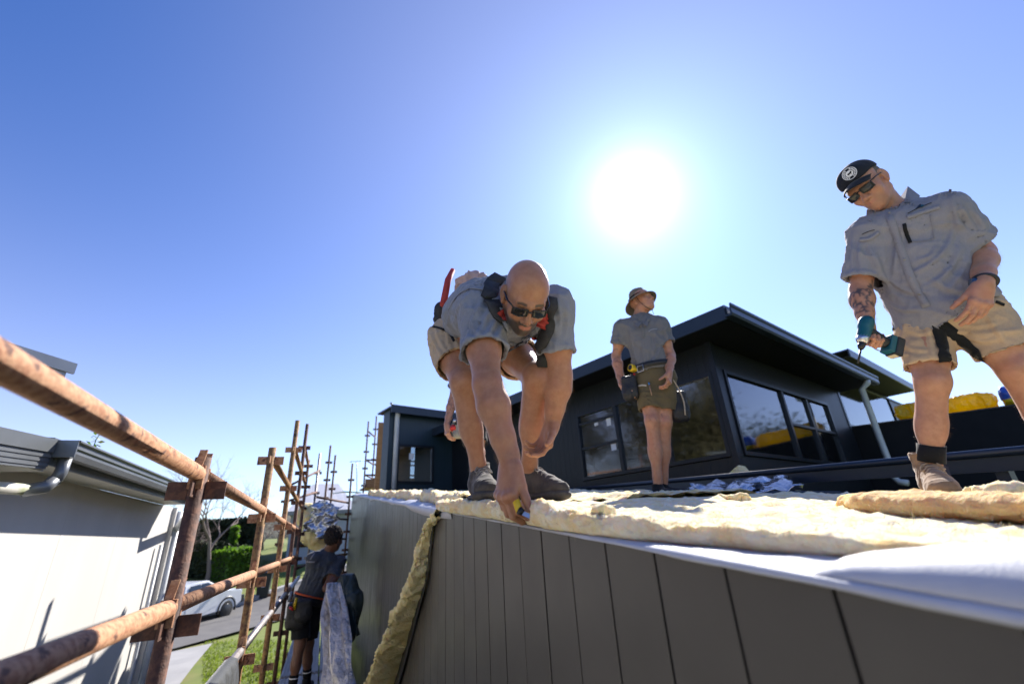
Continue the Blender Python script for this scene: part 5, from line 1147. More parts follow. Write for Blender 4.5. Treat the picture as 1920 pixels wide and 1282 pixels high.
    for pix, w, m_, nm in (([(1668, 405), (1690, 470), (1712, 530), (1738, 575)], .030, 'shirt2', 'placket'), ([(1695, 420), (1701, 440), (1707, 456)], .014, 'black', 'zip'), ([(1700, 408), (1730, 398), (1762, 388)], .022, 'shirt2', 'pocket_flap'), ([(1612, 450), (1630, 448), (1648, 436)], .018, 'shirt2', 'pocket_flap')):
        P, N = S_.line(pix, .003); strap(P, N, w, .0035).build(nm, CL[m_], sh)
    for pix in ([(1703, 454), (1735, 452), (1752, 447)], [(1752, 447), (1748, 420), (1744, 402)]):
        P, N = S_.line(pix, .002); strap(P, N, .004, .002).build('pocket_seam', CL['shirt2'], sh)
    for px, py in ((1668, 400), (1682, 455), (1695, 487), (1708, 520), (1724, 550)):
        q, n_ = S_.at(px, py, .006); mb = MB(); mb.tube([q, q+n_*.002], .006, 10); mb.build('button', mat('grey_button', (.25, .24, .23), .4), sh)
    # chest logo: a small peak over a long thin line
    P, N = S_.line([(1702, 401), (1722, 391), (1747, 381)], .004); strap(P, N, .0035, .001).build('logo_line', M['black_plastic'], sh)
    for (a_, b_, c_), mt in ((((1716, 393), (1725, 384), (1732, 388)), M['black_plastic']), (((1722, 391), (1729, 385), (1736, 386)), CL['teal'])):
        pts = [S_.at(q[0], q[1], .0045) for q in (a_, b_, c_)]; mb = MB(); mb.add([p for p, _ in pts]+[p+n_*.001 for p, n_ in pts], [(0, 1, 2), (5, 4, 3), (0, 3, 4, 1), (1, 4, 5, 2), (2, 5, 3, 0)]); mb.build('logo_peak', mt, sh)
    P, N = S_.line([(1616, 440), (1630, 434), (1640, 431)], .004); strap(P, N, .0035, .001).build('logo_line', M['black_plastic'], sh)
    # collar leaves
    for pix in ([(1682, 378, 2.70), (1702, 349, 2.73), (1724, 366, 2.68), (1709, 400, 2.55), (1693, 392, 2.58)], [(1634, 386, 2.62), (1640, 396, 2.58), (1634, 414, 2.52), (1624, 410, 2.54), (1625, 394, 2.60)]):
        P = [atH(*q) for q in pix]; n_ = _unit(np.cross(P[1]-P[0], P[3]-P[0])); k = len(P); mb = MB(); mb.add(P+[p+n_*.004 for p in P], [tuple(range(k)), tuple(range(2*k-1, k-1, -1))]+[(i, i+k, (i+1) % k+k, (i+1) % k) for i in range(k)]); mb.build('collar', CL['shirt2'], sh)
    # shorts with black inner panels
    sho = [Ell(pel, (.168, .128, .13), A, clip=[(pel+up_*.06, up_)], k=.06), shorts_leg(j['rhip'], j['rknee'], .78, .104, .094), shorts_leg(j['lhip'], j['lknee'], .72, .108, .098)]
    V, F = sdf(sho, .0068, k=.05, shell=.011); V = folds(V, F, .012, 8, axis=rt, stretch=2, seed=7.); V = folds(V, F, .004, 28, seed=12.)
    V = crease(V, F, [[(1690, 610), (1720, 625), (1750, 622)], [(1685, 640), (1712, 655), (1745, 655)], [(1790, 605), (1830, 612), (1870, 605)], [(1800, 625), (1840, 640), (1885, 632)], [(1700, 600), (1690, 640), (1692, 670)], [(1850, 590), (1870, 620), (1890, 650)], [(1735, 600), (1742, 630), (1750, 665)]], .007, .010)
    so = put('shorts', V, F, CL['khaki'], root); S2 = Snap(so)
    for pix, w in (([(1757, 606), (1762, 630), (1768, 655), (1773, 680)], .045), ([(1762, 606), (1790, 628), (1818, 650), (1842, 674)], .045)):
        P, N = S2.line(pix, .003); strap(P, N, w, .003).build('inner_panel', CL['black'], so)
    P, N = S2.line([(1866, 566), (1872, 568), (1881, 572)], .003); strap(P, N, .012, .003).build('pocket_trim', CL['black'], so)
    P, N = S2.line([(1668, 620), (1672, 612), (1680, 600)], .003); strap(P, N, .014, .003).build('pocket_trim', CL['black'], so)
    body_hair(body, [(j['rknee'], j['rank'], .085), (j['lknee'], j['lank'], .085), (j['lelb'], j['lwri'], .07), (j['relb'], j['rwri'], .07)], 5000, seed=2)
    # watch and ring
    wd = _unit(j['lwri']-j['lelb']); wc = j['lwri']-wd*.018; vw = -_unit(wc); e1 = _unit(np.cross(wd, vw)); e2 = np.cross(e1, wd); mb = MB(); ring = [wc+e1*.037*math.cos(a)+e2*.033*math.sin(a) for a in np.linspace(0, 2*math.pi, 25)]; mb.tube(ring, .0085, 8, cap=False); wt_ = mb.build('watch', M['black_plastic'], body)
    fd = _unit(e1*.9+vw*.65); mb = MB(); mb.tube([wc+fd*.034, wc+fd*.045], [.023, .020], 20); mb.build('watch_face', mat('blue_watch_glass', (.02, .05, .11), .08, coat=1.), wt_)
    boot(root, j['rank']+np.array([0, 0, .006]), (-.82, -.57, -.04), (.0, .0, 1), CL['suede'], CL['lace'], 1.16, high=.07)
    boot(root, j['lank']+np.array([0, 0, .006]), (-.55, -.83, -.04), (.0, .05, 1), CL['suede'], CL['lace'], 1.16, high=.085)
    for a in ('rank', 'lank'):
        mb = MB(); up3 = _unit(j['rknee']-j['rank']) if a == 'rank' else _unit(j['lknee']-j['lank']); mb.tube([j[a]+up3*.055, j[a]+up3*.10, j[a]+up3*.13], [.052, .050, .0515], 16, cap=False); o = mb.build('sock', CL['sock'], root); md = o.modifiers.new('thick', 'SOLIDIFY'); md.thickness = .004
    # the drill: hangs from the hand with the chuck towards the camera
    g0 = atH(1628, 632, 2.55); dr = thing('drill', g0, 'teal and black cordless drill in the hand of the man in the cap', 'drill')
    hc = grip_c+upd*.060+toc*.02
    V, F = sdf([Cap(hc-toc*.065, hc+toc*.012, .028, .028, k=.01), Cap(hc-toc*.07, hc-toc*.05, .030, .030, k=.01)], .004); put('motor_body', V, F, CL['teal'], dr)
    mb = MB(); mb.tube([hc+toc*.012, hc+toc*.03, hc+toc*.045], [.028, .026, .018], 16); mb.build('nose', M['steel'], dr)
    mb = MB(); mb.tube([hc+toc*.044, hc+toc*.062, hc+toc*.075], [.016, .015, .010], 12); mb.tube([hc+toc*.07, hc+toc*.15], .0045, 6); mb.build('chuck', M['black_plastic'], dr)
    gb = grip_c-upd*.052+toc*.01
    V, F = sdf([Cap(hc-toc*.03-upd*.02, gb+upd*.01, .021, .024, k=.01)], .004); put('grip', V, F, M['black_plastic'], dr)
    mb = MB(); mb.obox(gb-upd*.012, rd_*.027, toc*.042, upd*.015); mb.build('battery_shoe', CL['teal'], dr, bevel=.006)
    mb = MB(); mb.obox(gb-upd*.045, rd_*.028, toc*.045, upd*.019); bt = mb.build('battery', M['black_plastic'], dr, bevel=.006)
    mb = MB(); mb.obox(gb-upd*.045+toc*.0456+rd_*.004, rd_*.020, toc*.0008, upd*.012); mb.build('battery_label', mat('cream_label', (.65, .55, .36), .6), bt)
    mb = MB(); a0 = gb+rd_*.04; mb.tube(spline([a0+upd*.01, a0+rd_*.025+upd*.0, a0+rd_*.03-upd*.03, a0+rd_*.008-upd*.05], 10), .003, 6); mb.build('belt_hook', M['steel'], dr)
    return j

# ------------------------------------------------------------------ generic dressing for the three men farther off
def bucket_hat(parent, HT, HA, s=1.0):
    cp = [Cap(HT(0, -.014, .010), HT(0, -.018, .085), .098*s, .082*s, n=HA[0], f=.88, clip=[(HT(0, 0, .034), -HA[2]), (HT(0, 0, .138), HA[2])], k=.02)]
    V, F = sdf(cp, .006, shell=.010, it=2); V = folds(V, F, .004, 30, seed=8); hat = put('bucket_hat', V, F, CL['hat'], parent)
    P = []
    for i in range(33):
        a = 2*math.pi*i/32; row = []
        for k in range(6):
            b = k/5; w = 1+.03*math.sin(3*a+1)*b; row.append(HT((.084+.058*b)*math.cos(a)*w, -.015+(.098+.060*b)*math.sin(a)*w, .042-(.050-.030*math.sin(a))*b-.008*b*math.sin(2*a+.5)))
        P.append(row)
    mb = MB(); mb.grid(P); o = mb.build('brim', CL['hat'], hat); md = o.modifiers.new('thick', 'SOLIDIFY'); md.thickness = .004
    mb = MB(); mb.tube([HT(.084*math.cos(a), -.016+.098*math.sin(a),   .056) for a in np.linspace(0, 2*math.pi, 25)], .005, 6, cap=False); mb.build('hat_band', CL['black'], hat)
    mb = MB(); mb.tube(spline([HT(.078, .01, .03), HT(.072, .03, -.05), HT(.04, .055, -.115), HT(0, .07, -.135), HT(-.04, .055, -.115), HT(-.072, .03, -.05), HT(-.078, .01, .03)], 20), .0022, 5); mb.tube([HT(0, .07, -.135), HT(.01, .075, -.19)], .0022, 5); mb.build('chin_cord', CL['black'], hat); return hat
def simple_shoe(parent, ank, fwd, m, s=1.0): 
    A = frame(fwd, (0, 0, 1)); T = lambda x, y, z: np.array(ank)+s*(np.array([x, y, z])@A)
    pr = [Cap(T(0, -.05, -.058), T(0, .02, -.05), .036*s, .040*s), Cap(T(0, .02, -.052), T(0, .14, -.068), .042*s, .042*s, n=A[2], f=.8), Cap(T(0, -.012, -.03), T(0, -.01, .03), .044*s, .044*s, clip=[(T(0, 0, .015), A[2])])]
    for p in pr: p.clip = list(p.clip)+[(T(0, 0, -.092), -A[2])]
    V, F = sdf(pr, .008*s); b = put('shoe', V, F, m, parent)
    so = [Cap(T(0, -.05, -.090), T(0, .14, -.090), .044*s, .048*s, n=A[2], f=.35)]; V, F = sdf(so, .009*s); put('sole', V, F, CL['rubber'], b); return b
def dress(j, root, HA, skin, shirt, shorts, sleeve_f=.55, leg_f=.72, hs=1.0, back=(0, 1, 0), hands=None, h=.010, hem=.0, tuck=True, mask=None, ra=1.0, rl=1.0, wide=1.0, seed=0., creases=None):
    pel = (j['rhip']+j['lhip'])/2+np.array([0, 0, .03]); shc = (j['rsh']+j['lsh'])/2
    rt = _unit(j['rsh']-j['lsh']); up_ = _unit(j['neck']-pel); fw = _unit(np.cross(up_, rt)); rt2 = np.cross(fw, up_); A = np.array([rt2, fw, up_]); tor = j['neck']-pel
    hp, HT = head_prims(j['headc'], HA, hs)
    pr = list(hp)+[Cap(j['neck'], j['headc']-HA[2]*.05-HA[1]*.02, .060, .057, k=.03), Ell(pel, (.14, .10, .12), A, k=.06), Ell(pel+tor*.35, (.13, .09, .17), A, k=.06), Ell(pel+tor*.72, (.145, .10, .17), A, k=.06), Cap(j['rsh'], j['lsh'], .055, k=.05)]
    pr += limb_arm(j['rsh'], j['relb'], j['rwri'], ra)+limb_arm(j['lsh'], j['lelb'], j['lwri'], ra)+limb_leg(j['rhip'], j['rknee'], j['rank'], back, rl)+limb_leg(j['lhip'], j['lknee'], j['lank'], back, rl)
    fine = [(*box_around([HT(0, 0, .13), HT(0, 0, -.125), HT(.09, 0, 0), HT(-.09, 0, 0), HT(0, .12, 0), HT(0, -.12, 0)], .012), .0045)]
    for sd, kw in (hands or {}).items():
        hpz, _ = hand_prims(j[sd+'wri'], *kw['p'], **kw['k']); pr += hpz; fine.append((*box_around([q.c if isinstance(q, Ell) else q.b for q in hpz]+[j[sd+'wri']], .022), .0042))
    body = body_mesh(root, pr, fine, skin, mask(HA, j) if mask else None, h=h)
    sp = [Ell(pel+tor*.72, (.182*wide, .125, .19), A, k=.06), Ell(pel+tor*.40, (.165*wide, .120, .20), A, k=.06), Ell(pel+tor*.12, (.165*wide, .122, .15), A, clip=[(pel+up_*hem, -up_)], k=.06), Cap(j['rsh'], j['lsh'], .070, k=.05), Cap(shc, j['neck'], .080, .068, clip=[(j['neck']+up_*.02, up_+.3*fw)], k=.04)]
    sp += sleeve(j['rsh'], j['relb'], sleeve_f, .074, .080)+sleeve(j['lsh'], j['lelb'], sleeve_f, .074, .080)
    V, F = sdf(sp, .0085, k=.05, shell=.012); V = folds(V, F, .014, 8, axis=rt+.4*up_, stretch=2.6, seed=seed+2); V = folds(V, F, .005, 24, axis=up_, stretch=3, seed=seed)
    if creases: V = crease(V, F, creases, .009, .014)
    sh = put('shirt', V, F, shirt, root)
    so_ = [Ell(pel, (.158, .118, .13), A, clip=[(pel+up_*.075, up_)], k=.06), shorts_leg(j['rhip'], j['rknee'], leg_f, .100, .098), shorts_leg(j['lhip'], j['lknee'], leg_f, .100, .098)]
    V, F = sdf(so_, .0085, k=.04, shell=.012); V = folds(V, F, .010, 9, axis=rt, stretch=2, seed=seed+5); so = put('shorts', V, F, shorts, root)
    return dict(pel=pel, up=up_, fw=fw, rt=rt2, A=A, tor=tor, HT=HT, body=body, shirt=sh, shorts=so)
def belt(root, D_, z, r=(.172, .132), w=.045, m='leather', name='tool_belt'):
    c = D_['pel']+D_['up']*z; P = [c+D_['rt']*r[0]*math.cos(a)+D_['fw']*r[1]*math.sin(a) for a in np.linspace(0, 2*math.pi, 37)]
    N = [_unit(p-c) for p in P]; return strap(P, N, w, .006).build(name, CL[m], root)
# ------------------------------------------------------------------ man in the bucket hat
def man_in_hat():
    j = {k: atH(*q) for k, q in dict(headc=(1203, 566, 3.82), neck=(1200, 594, 3.85), rsh=(1167, 615, 3.85), lsh=(1237, 612, 3.85), relb=(1155, 668, 3.92), rwri=(1166, 722, 3.82), lelb=(1257, 666, 3.88), lwri=(1255, 698, 3.74),
         rhip=(1212, 712, 3.88), lhip=(1246, 712, 3.88), rknee=(1223, 790, 3.82), lknee=(1246, 792, 3.88), rank=(1233, 905, 3.85), lank=(1243, 906, 3.97)).items()}
    for a in ('rank', 'lank'): j[a][2] = RZ(j[a][1])+.105
    foot = j['rank'].copy(); foot[2] = RZ(foot[1])
    root = thing('person', foot, 'man in taupe bucket hat, grey polo and olive shorts looking away to the side', 'man', 'roofing crew')
    rgt = np.array([.80, -.60, 0.]); vd = -_unit(ray(1203, 566)*np.array([1, 1, 0]))
    HA = frame(.80*rgt+.60*vd+np.array([0, 0, .16]), (0, 0, 1))
    dn = np.array([0, 0, -1.])
    hands = {'r': dict(p=(_unit(np.array([.12, -.30, -1])), (.75, -.55, .0), (-.4, -1, 0)), k=dict(curls=[(18, 24, 16), (22, 28, 18), (26, 30, 20), (30, 34, 22)], thumb=(26, 8, 8), spread=2)),
             'l': dict(p=(_unit(np.array([-.25, .05, -1])), (-.55, .75, .0), (-1, -.2, 0)), k=dict(curls=[(26, 38, 24), (28, 40, 26), (32, 44, 28), (36, 46, 30)], thumb=(42, 10, 8), spread=2))}
    def mk(HA, j):
        def f(V):
            m = np.zeros((len(V), 3)); d = j['rwri']-j['relb']; t = ((V-j['relb'])@d)/np.dot(d, d); m[:, 1] = _tat(V, 0, 0, 24, .15)*.45*((t > -.7) & (t < 1.3))*(np.linalg.norm(V-(j['relb']+np.clip(t, -1, 1.4)[:, None]*d), axis=1) < .08)
            m[:, 1] = np.maximum(m[:, 1], _tat(V, 0, 0, 34, .1)*.35*(np.linalg.norm(V-(j['rknee']*.9+j['rhip']*.1), axis=1) < .09)); return m
        return f
    D_ = dress(j, root, HA, SK2, CL['polo'], CL['olive'], .60, .74, 1.0, back=(.55, .8, 0), hands=hands, hem=.045, mask=mk, seed=1.3, ra=.95, creases=[[(1180, 625), (1188, 655), (1195, 685)], [(1170, 640), (1182, 665), (1200, 680)], [(1230, 625), (1228, 650), (1222, 680)], [(1240, 650), (1230, 670), (1215, 685)], [(1205, 640), (1206, 660), (1210, 682)], [(1160, 625), (1158, 645), (1160, 655)], [(1248, 620), (1252, 640), (1254, 652)]])
    body_hair(D_['body'], [(j['rknee'], j['rank'], .085), (j['lknee'], j['lank'], .085), (j['relb'], j['rwri'], .06)], 4000, L_=.014, seed=3)
    HT = D_['HT']; bucket_hat(root, HT, HA)
    S_ = Snap(D_['shirt'])
    for pix in ([(1190, 600), (1196, 606), (1204, 612)], [(1216, 598), (1212, 606), (1206, 612)]):
        P, N = S_.line(pix, .004, 8); strap(P, N, .030, .004).build('collar', CL['polo'], D_['shirt'])
    for pix in ([(1181, 597, 3.80), (1189, 588, 3.82), (1203, 606, 3.72), (1196, 614, 3.70)], [(1221, 597, 3.80), (1214, 590, 3.82), (1205, 606, 3.72), (1213, 613, 3.70)]):
        Q = [atH(*q) for q in pix]; n_ = _unit(np.cross(Q[1]-Q[0], Q[3]-Q[0])); k = len(Q); mb = MB(); mb.add(Q+[p+n_*.005 for p in Q], [tuple(range(k)), tuple(range(2*k-1, k-1, -1))]+[(i, i+k, (i+1) % k+k, (i+1) % k) for i in range(k)]); mb.build('collar', CL['polo'], D_['shirt'])
    P, N = S_.line([(1205, 612), (1206, 622), (1207, 634)], .003, 8); strap(P, N, .022, .003).build('placket', CL['polo'], D_['shirt'])
    P, N = S_.line([(1216, 622), (1222, 618), (1232, 617)], .003, 6); strap(P, N, .008, .001).build('logo', mat('pale_print', (.35, .35, .36), .7), D_['shirt'])
    bl = belt(root, D_, .085); bl['label'] = 'black leather tool belt with pouches and a yellow tape'
    sb = Snap(bl)
    q, n_ = S_.at(1203, 692, .022); e1 = _unit(np.cross(Z, n_)); e2 = np.cross(n_, e1); mb = MB(); fr_ = [q+e1*.028*a+e2*.026*b for a, b in ((-1, -1), (1, -1), (1, 1), (-1, 1), (-1, -1))]; mb.tube(fr_, .0035, 6, cap=False); mb.build('buckle', M['steel'], bl)
    q, n_ = S_.at(1239, 690, .022); mb = MB(); mb.tube([q+Z*.022, q-Z*.022], .004, 6); mb.build('clip', M['steel'], bl)
    q, n_ = S_.at(1191, 692, .024); tp = MB(); tp.tube([q-n_*.005, q+n_*.034], [.034, .034], 20); t_ = tp.build('tape_measure', CL['yellow'], bl, bevel=.004); mb = MB(); mb.tube([q+n_*.0345, q+n_*.037], [.024, .023], 20); mb.build('tape_face', M['black_plastic'], t_); e1 = _unit(np.cross(Z, n_)); mb = MB(); mb.obox(q+e1*.024-Z*.026+n_*.015, e1*.024, n_*.018, Z*.010); mb.build('tape_mouth', CL['yellow'], t_)
    for (px, py, D__, rr, hgt) in ((1181, 727, 3.80, (.062, .052, .105), 0), (1273, 762, 3.92, (.07, .06, .125), 1)):
        c = atH(px, py, D__); V, F = sdf([RBox(c, rr, np.array([_unit((.8, -.6, 0)), _unit((.6, .8, 0)), (0, 0, 1.)]), .03), Ell(c-Z*.04, (rr[0]*1.08, rr[1]*1.15, .075), None)], .008); V = folds(V, F, .008, 16); put('pouch', V, F, CL['leather'], bl)
    mb = MB(); mb.tube(spline([atH(1262, 712, 3.8), atH(1272, 728, 3.84), atH(1282, 752, 3.84), atH(1285, 778, 3.84)], 10), .006, 6); mb.build('pouch_strap', mat('tan_strap', (.4, .33, .25), .8), bl)
    mb = MB(); mb.tube([atH(1190, 700, 3.78), atH(1184, 712, 3.78)], .010, 6); mb.build('tool_handle', CL['red'], bl)
    q = S2 = Snap(D_['shorts']); a_, n_ = S2.at(1217, 722, .010); b_, n2 = S2.at(1222, 742, .008); mb = MB(); mb.tube([a_, b_], [.006, .004], 6); mb.build('pencil', mat('pencil_brown', (.35, .22, .14), .6), bl); mb = MB(); mb.tube([a_+Z*.02, a_], [.007, .007], 6); mb.build('blue_cap', mat('blue_plastic', (.05, .2, .5), .4), bl)
    P, N = S2.line([(1196, 724), (1204, 722), (1212, 723)], .003, 6); strap(P, N, .012, .001).build('pocket_print', mat('cream_print', (.55, .5, .42), .8), D_['shorts'])
    P, N = S2.line([(1207, 762), (1211, 761), (1215, 761)], .003, 4); strap(P, N, .016, .001).build('hem_tag', CL['black'], D_['shorts'])
    simple_shoe(root, j['rank'], (-.15, -1, 0), CL['black'], 1.02); simple_shoe(root, j['lank'], (.55, -.8, 0), CL['black'], 1.02)
    return j
# ------------------------------------------------------------------ worker on the walkway, back turned
def man_on_walkway():
    j = {k: atH(*q) for k, q in dict(headc=(627, 1010, 6.3), neck=(614, 1036, 6.34), rsh=(632, 1054, 6.4), lsh=(592, 1050, 6.25), relb=(612, 1102, 6.15), rwri=(634, 1082, 6.25), lelb=(594, 1098, 6.45), lwri=(628, 1088, 6.5),
         rhip=(587, 1134, 6.38), lhip=(566, 1134, 6.30), rknee=(578, 1206, 6.42), lknee=(562, 1208, 6.25), rank=(575, 1278, 6.5), lank=(548, 1287, 6.25)).items()}
    for a in ('rank', 'lank'): j[a][2] = DECK+.10
    rsh = j['rsh']; c = (j['rsh']+j['lsh'])/2; ax = _unit(j['rsh']-j['lsh']); j['rsh'] = c+ax*.175; j['lsh'] = c-ax*.175
    j['relb'] = j['rsh']*.0+j['relb']
    foot = (j['rank']+j['lank'])/2; foot[2] = DECK
    root = thing('person', foot, 'dark haired worker in slate polo and black shorts with his back turned on the walkway', 'man', 'roofing crew')
    HA = frame((.62, .72, -.18), (.15, .1, 1))
    hands = {'r': dict(p=(_unit(np.array([.9, .4, .15])), (-.2, .3, -1), (0, 1, .2)), k=dict(curls=[(40, 50, 30)]*4, thumb=(30, 20, 10), spread=1)), 'l': dict(p=(_unit(np.array([1., .2, .1])), (0, .2, -1), (0, -1, .2)), k=dict(curls=[(40, 50, 30)]*4, thumb=(30, 20, 10), spread=1))}
    D_ = dress(j, root, HA, SK3, CL['polo2'], CL['black'], .62, .86, 1.0, back=(-.3, -.95, 0), hands=hands, hem=.02, seed=4.1, creases=[[(600, 1055), (592, 1080), (575, 1105)], [(612, 1060), (605, 1085), (590, 1112)], [(585, 1060), (578, 1085), (570, 1110)], [(622, 1075), (612, 1095), (600, 1115)]])
    HT = D_['HT']
    hh = [Ell(HT(0, -.030, .050), (.094, .112, .098), HA, clip=[(HT(0, .062, 0), HA[1]-.4*HA[2])]), Ell(HT(0, -.045, -.005), (.086, .085, .075), HA)]
    V, F = sdf(hh, .006); V = folds(V, F, .022, 60, seed=3, oct=2); put('hair', V, F, CL['hair'], D_['body'])
    S_ = Snap(D_['shirt']); P, N = S_.line([(577, 1056), (584, 1048), (592, 1038)], .003, 8); 
    pm = mat('pale_print_back', (.30, .31, .33), .7)
    P, N = S_.line([(582, 1048), (586, 1042), (590, 1036)], .003, 8); strap(P, N, .012, .001).build('back_print', pm, D_['shirt'])
    P, N = S_.line([(574, 1052), (582, 1053), (590, 1053)], .003, 8); strap(P, N, .016, .001).build('back_print', pm, D_['shirt'])
    bl = belt(root, D_, .02, r=(.182, .140), w=.075); bl['label'] = 'black tool belt with a bright orange edge strap'
    os_ = belt(bl, D_, .07, r=(.186, .144), w=.018, m='orange', name='orange_strap')
    for (px, py, D__, rr) in ((556, 1152, 6.2, (.10, .09, .13)), (570, 1140, 6.1, (.08, .05, .10))):
        c = atH(px, py, D__); V, F = sdf([RBox(c, rr, None, .04), Ell(c-Z*.06, (rr[0]*1.05, rr[1]*1.1, .08))], .010); V = folds(V, F, .010, 14); put('pouch', V, F, CL['leather'], bl)
    for nm, (a, b), r_, m_ in (('tool_handle', ((551, 1142), (556, 1120)), .016, CL['yellow']), ('tool_handle', ((545, 1142), (548, 1138)), .03, CL['red']), ('tool_handle', ((541, 1128), (547, 1108)), .014, mat('blue_grey_tool', (.2, .24, .3), .5)), ('tool_handle', ((559, 1143), (560, 1139)), .014, CL['yellow']), ('tool_handle', ((573, 1138), (574, 1130)), .012, CL['orange'])):
        mb = MB(); mb.tube([atH(*a, 6.08), atH(*b, 6.08)], r_, 8); mb.build(nm, m_, bl)
    for a in ('rank', 'lank'):
        kn = j['rknee' if a == 'rank' else 'lknee']; up3 = _unit(kn-j[a]); mb = MB(); mb.tube([j[a]+up3*.0, j[a]+up3*.11], [.045, .047], 14, cap=False); o = mb.build('sock', CL['sock'], root); md = o.modifiers.new('thick', 'SOLIDIFY'); md.thickness = .004
        mb = MB(); mb.tube([j[a]+up3*.075, j[a]+up3*.085], .0485, 14, cap=False); mb.build('sock_stripe', M['paper'], o)
        simple_shoe(root, j[a]-np.array([0, 0, .008]), (.25, 1, 0), CL['black'], 1.05)
    return j
# ------------------------------------------------------------------ worker mostly hidden behind the bending man
def man_behind():
    j = {k: atH(*q) for k, q in dict(headc=(905, 648, 4.2), neck=(893, 664, 4.3), rsh=(862, 694, 4.30), lsh=(905, 690, 4.55), relb=(848, 752, 4.32), rwri=(838, 796, 4.25), lelb=(915, 750, 4.55), lwri=(918, 770, 4.4),
         rhip=(876, 790, 4.42), lhip=(893, 790, 4.6), rknee=(893, 850, 4.3), lknee=(898, 850, 4.5), rank=(893, 912, 4.5), lank=(897, 912, 4.65)).items()}
    for a in ('rank', 'lank'): j[a][2] = RZ(j[a][1])+.10
    foot = (j['rank']+j['lank'])/2; foot[2] = RZ(foot[1])
    root = thing('person', foot, 'worker in slate shirt mostly hidden behind the bending man, tattooed arm hanging', 'man', 'roofing crew')
    HA = frame((-.4, -.9, -.4), (0, 0, 1))
    hands = {'r': dict(p=(_unit(np.array([.05, -.10, -1])), (.9, .2, 0), (-.2, -1, 0)), k=dict(curls=[(26, 36, 24)]*4, thumb=(30, 10, 8), spread=1))}
    def mk(HA, j):
        def f(V): m = np.zeros((len(V), 3)); m[:, 1] = _tat(V, 0, 0, 24, .15)*.5*(np.linalg.norm(V-j['relb'], axis=1) < .2); return m
        return f
    D_ = dress(j, root, HA, SK2, CL['polo2'], CL['black'], .60, .7, 1.0, back=(.2, .95, 0), hands=hands, hem=.03, seed=7.7, mask=mk, ra=.95)
    bl = belt(root, D_, .05); c = atH(862, 806, 4.25); V, F = sdf([RBox(c, (.075, .06, .08), None, .03)], .008); V = folds(V, F, .010, 18); put('pouch', V, F, mat('beige_pouch', (.36, .33, .27), .8, 0, (.2, .19, .16), 12, 1), bl)
    for (px, py, r_, m_) in ((849, 804, .028, CL['red']), (856, 796, .022, CL['leather']), (852, 791, .018, M['steel'])): mb = MB(); mb.tube([atH(px, py, 4.18), atH(px+1, py-4, 4.2)], r_, 10); mb.build('tool_handle', m_, bl)
    simple_shoe(root, j['rank'], (-.2, -1, 0), CL['black']); simple_shoe(root, j['lank'], (.2, -1, 0), CL['black'])
jB = man_bending()
jD = man_with_drill()
jC = man_in_hat()
jA = man_on_walkway()
man_behind()
# ================================================================== insulation, sarking and offcuts on the roof
TH = 0.052
def blanket(name, edge, far, y0, y1, ny, material, thick=TH, seed=0., fluff=.012, base=None, zfar=0.0):
    """glass-wool sheet: edge(y) = X of the trimmed edge, far(y) = X of the other side; rolled bulging edge, fluffy top"""
    ys = np.linspace(0, 1, ny)**1.35*(y1-y0)+y0; rows = []
    for y in ys:
        e = edge(y); f = far(y); row = []; t = thick*(1+.22*fbm(np.array([y*3.1, seed, 0.]), 2))*np.interp(y, [.2, .5, .85, 1.3], [.34, .45, .8, 1.])
        b = RZ(y)+.004 if base is None else base(y)
        nE = 14
        for k in range(nE):                                  # rolled edge: half an ellipse from the bottom lip to the top
            a = -math.pi/2+math.pi*k/(nE-1); row.append((e-.020*math.cos(a)+.02, y, b+t/2+t/2*math.sin(a)))
        for k in range(1, 46): g = (k/45)**1.5; row.append((e+.02+(f-e-.02)*g, y, b+t*(1-.42*min(1, max(0, (f-e)*g/.35)))+zfar*g))
        for k in range(6): a = math.pi/2-math.pi*k/5; row.append((f+.02*math.cos(a), y, (b+t/2+t/2*math.sin(a))*.58+b*.42+zfar))
        row.append((e+.02, y, b+.0005)); rows.append(row)
    P = np.array(rows); n_, m_ = P.shape[:2]; idx = np.arange(n_*m_).reshape(n_, m_)
    F = np.stack([idx[:-1], idx[1:], np.roll(idx, -1, 1)[1:], np.roll(idx, -1, 1)[:-1]], -1).reshape(-1, 4)
    V = P.reshape(-1, 3); N = vnormals(V, F); 
    d = fluff*(fbm(V*np.array([9, 9, 9])+seed, 3)*.8+fbm(V*42+seed, 3)*.65+.6*fbm(V*120+seed, 2)); up = np.clip((V[:, 2]-np.array([RZ(y) for y in V[:, 1]]))/.02, 0, 1)
    tame = np.interp(V[:, 1], [.2, .6, 1.2], [.45, .6, 1.]); V = V+N*(d*up*tame)[:, None]; V[:, 2] += .014*tame*up*fbm(V*np.array([2.2, 2.2, 0])+seed+5, 2)
    me = fast_mesh(name, V, F); o = link(name, me, material)
    if np.mean([p.normal.z for p in me.polygons][:2000]) < -10: me.flip_normals()
    return o
def edge_main(y): return WX+np.interp(y, [-2, .25, .40, .62, .85, 1.0, 1.5, 2.0, 2.42], [.42, .40, .25, .10, .02, -.016, -.034, -.038, -.034])+.009*fbm(np.array([y*9, 3.3, 0]), 2)
o = blanket('insulation_blanket', edge_main, lambda y: 2.86+.05*math.sin(y*3), -1.6, 2.60, 420, M['wool'], seed=1.); rebase(o, (1.2, 1, RZ(1))); setp(o, 'pale yellow glass wool blanket spread over the roof in front of the bending man', 'insulation')
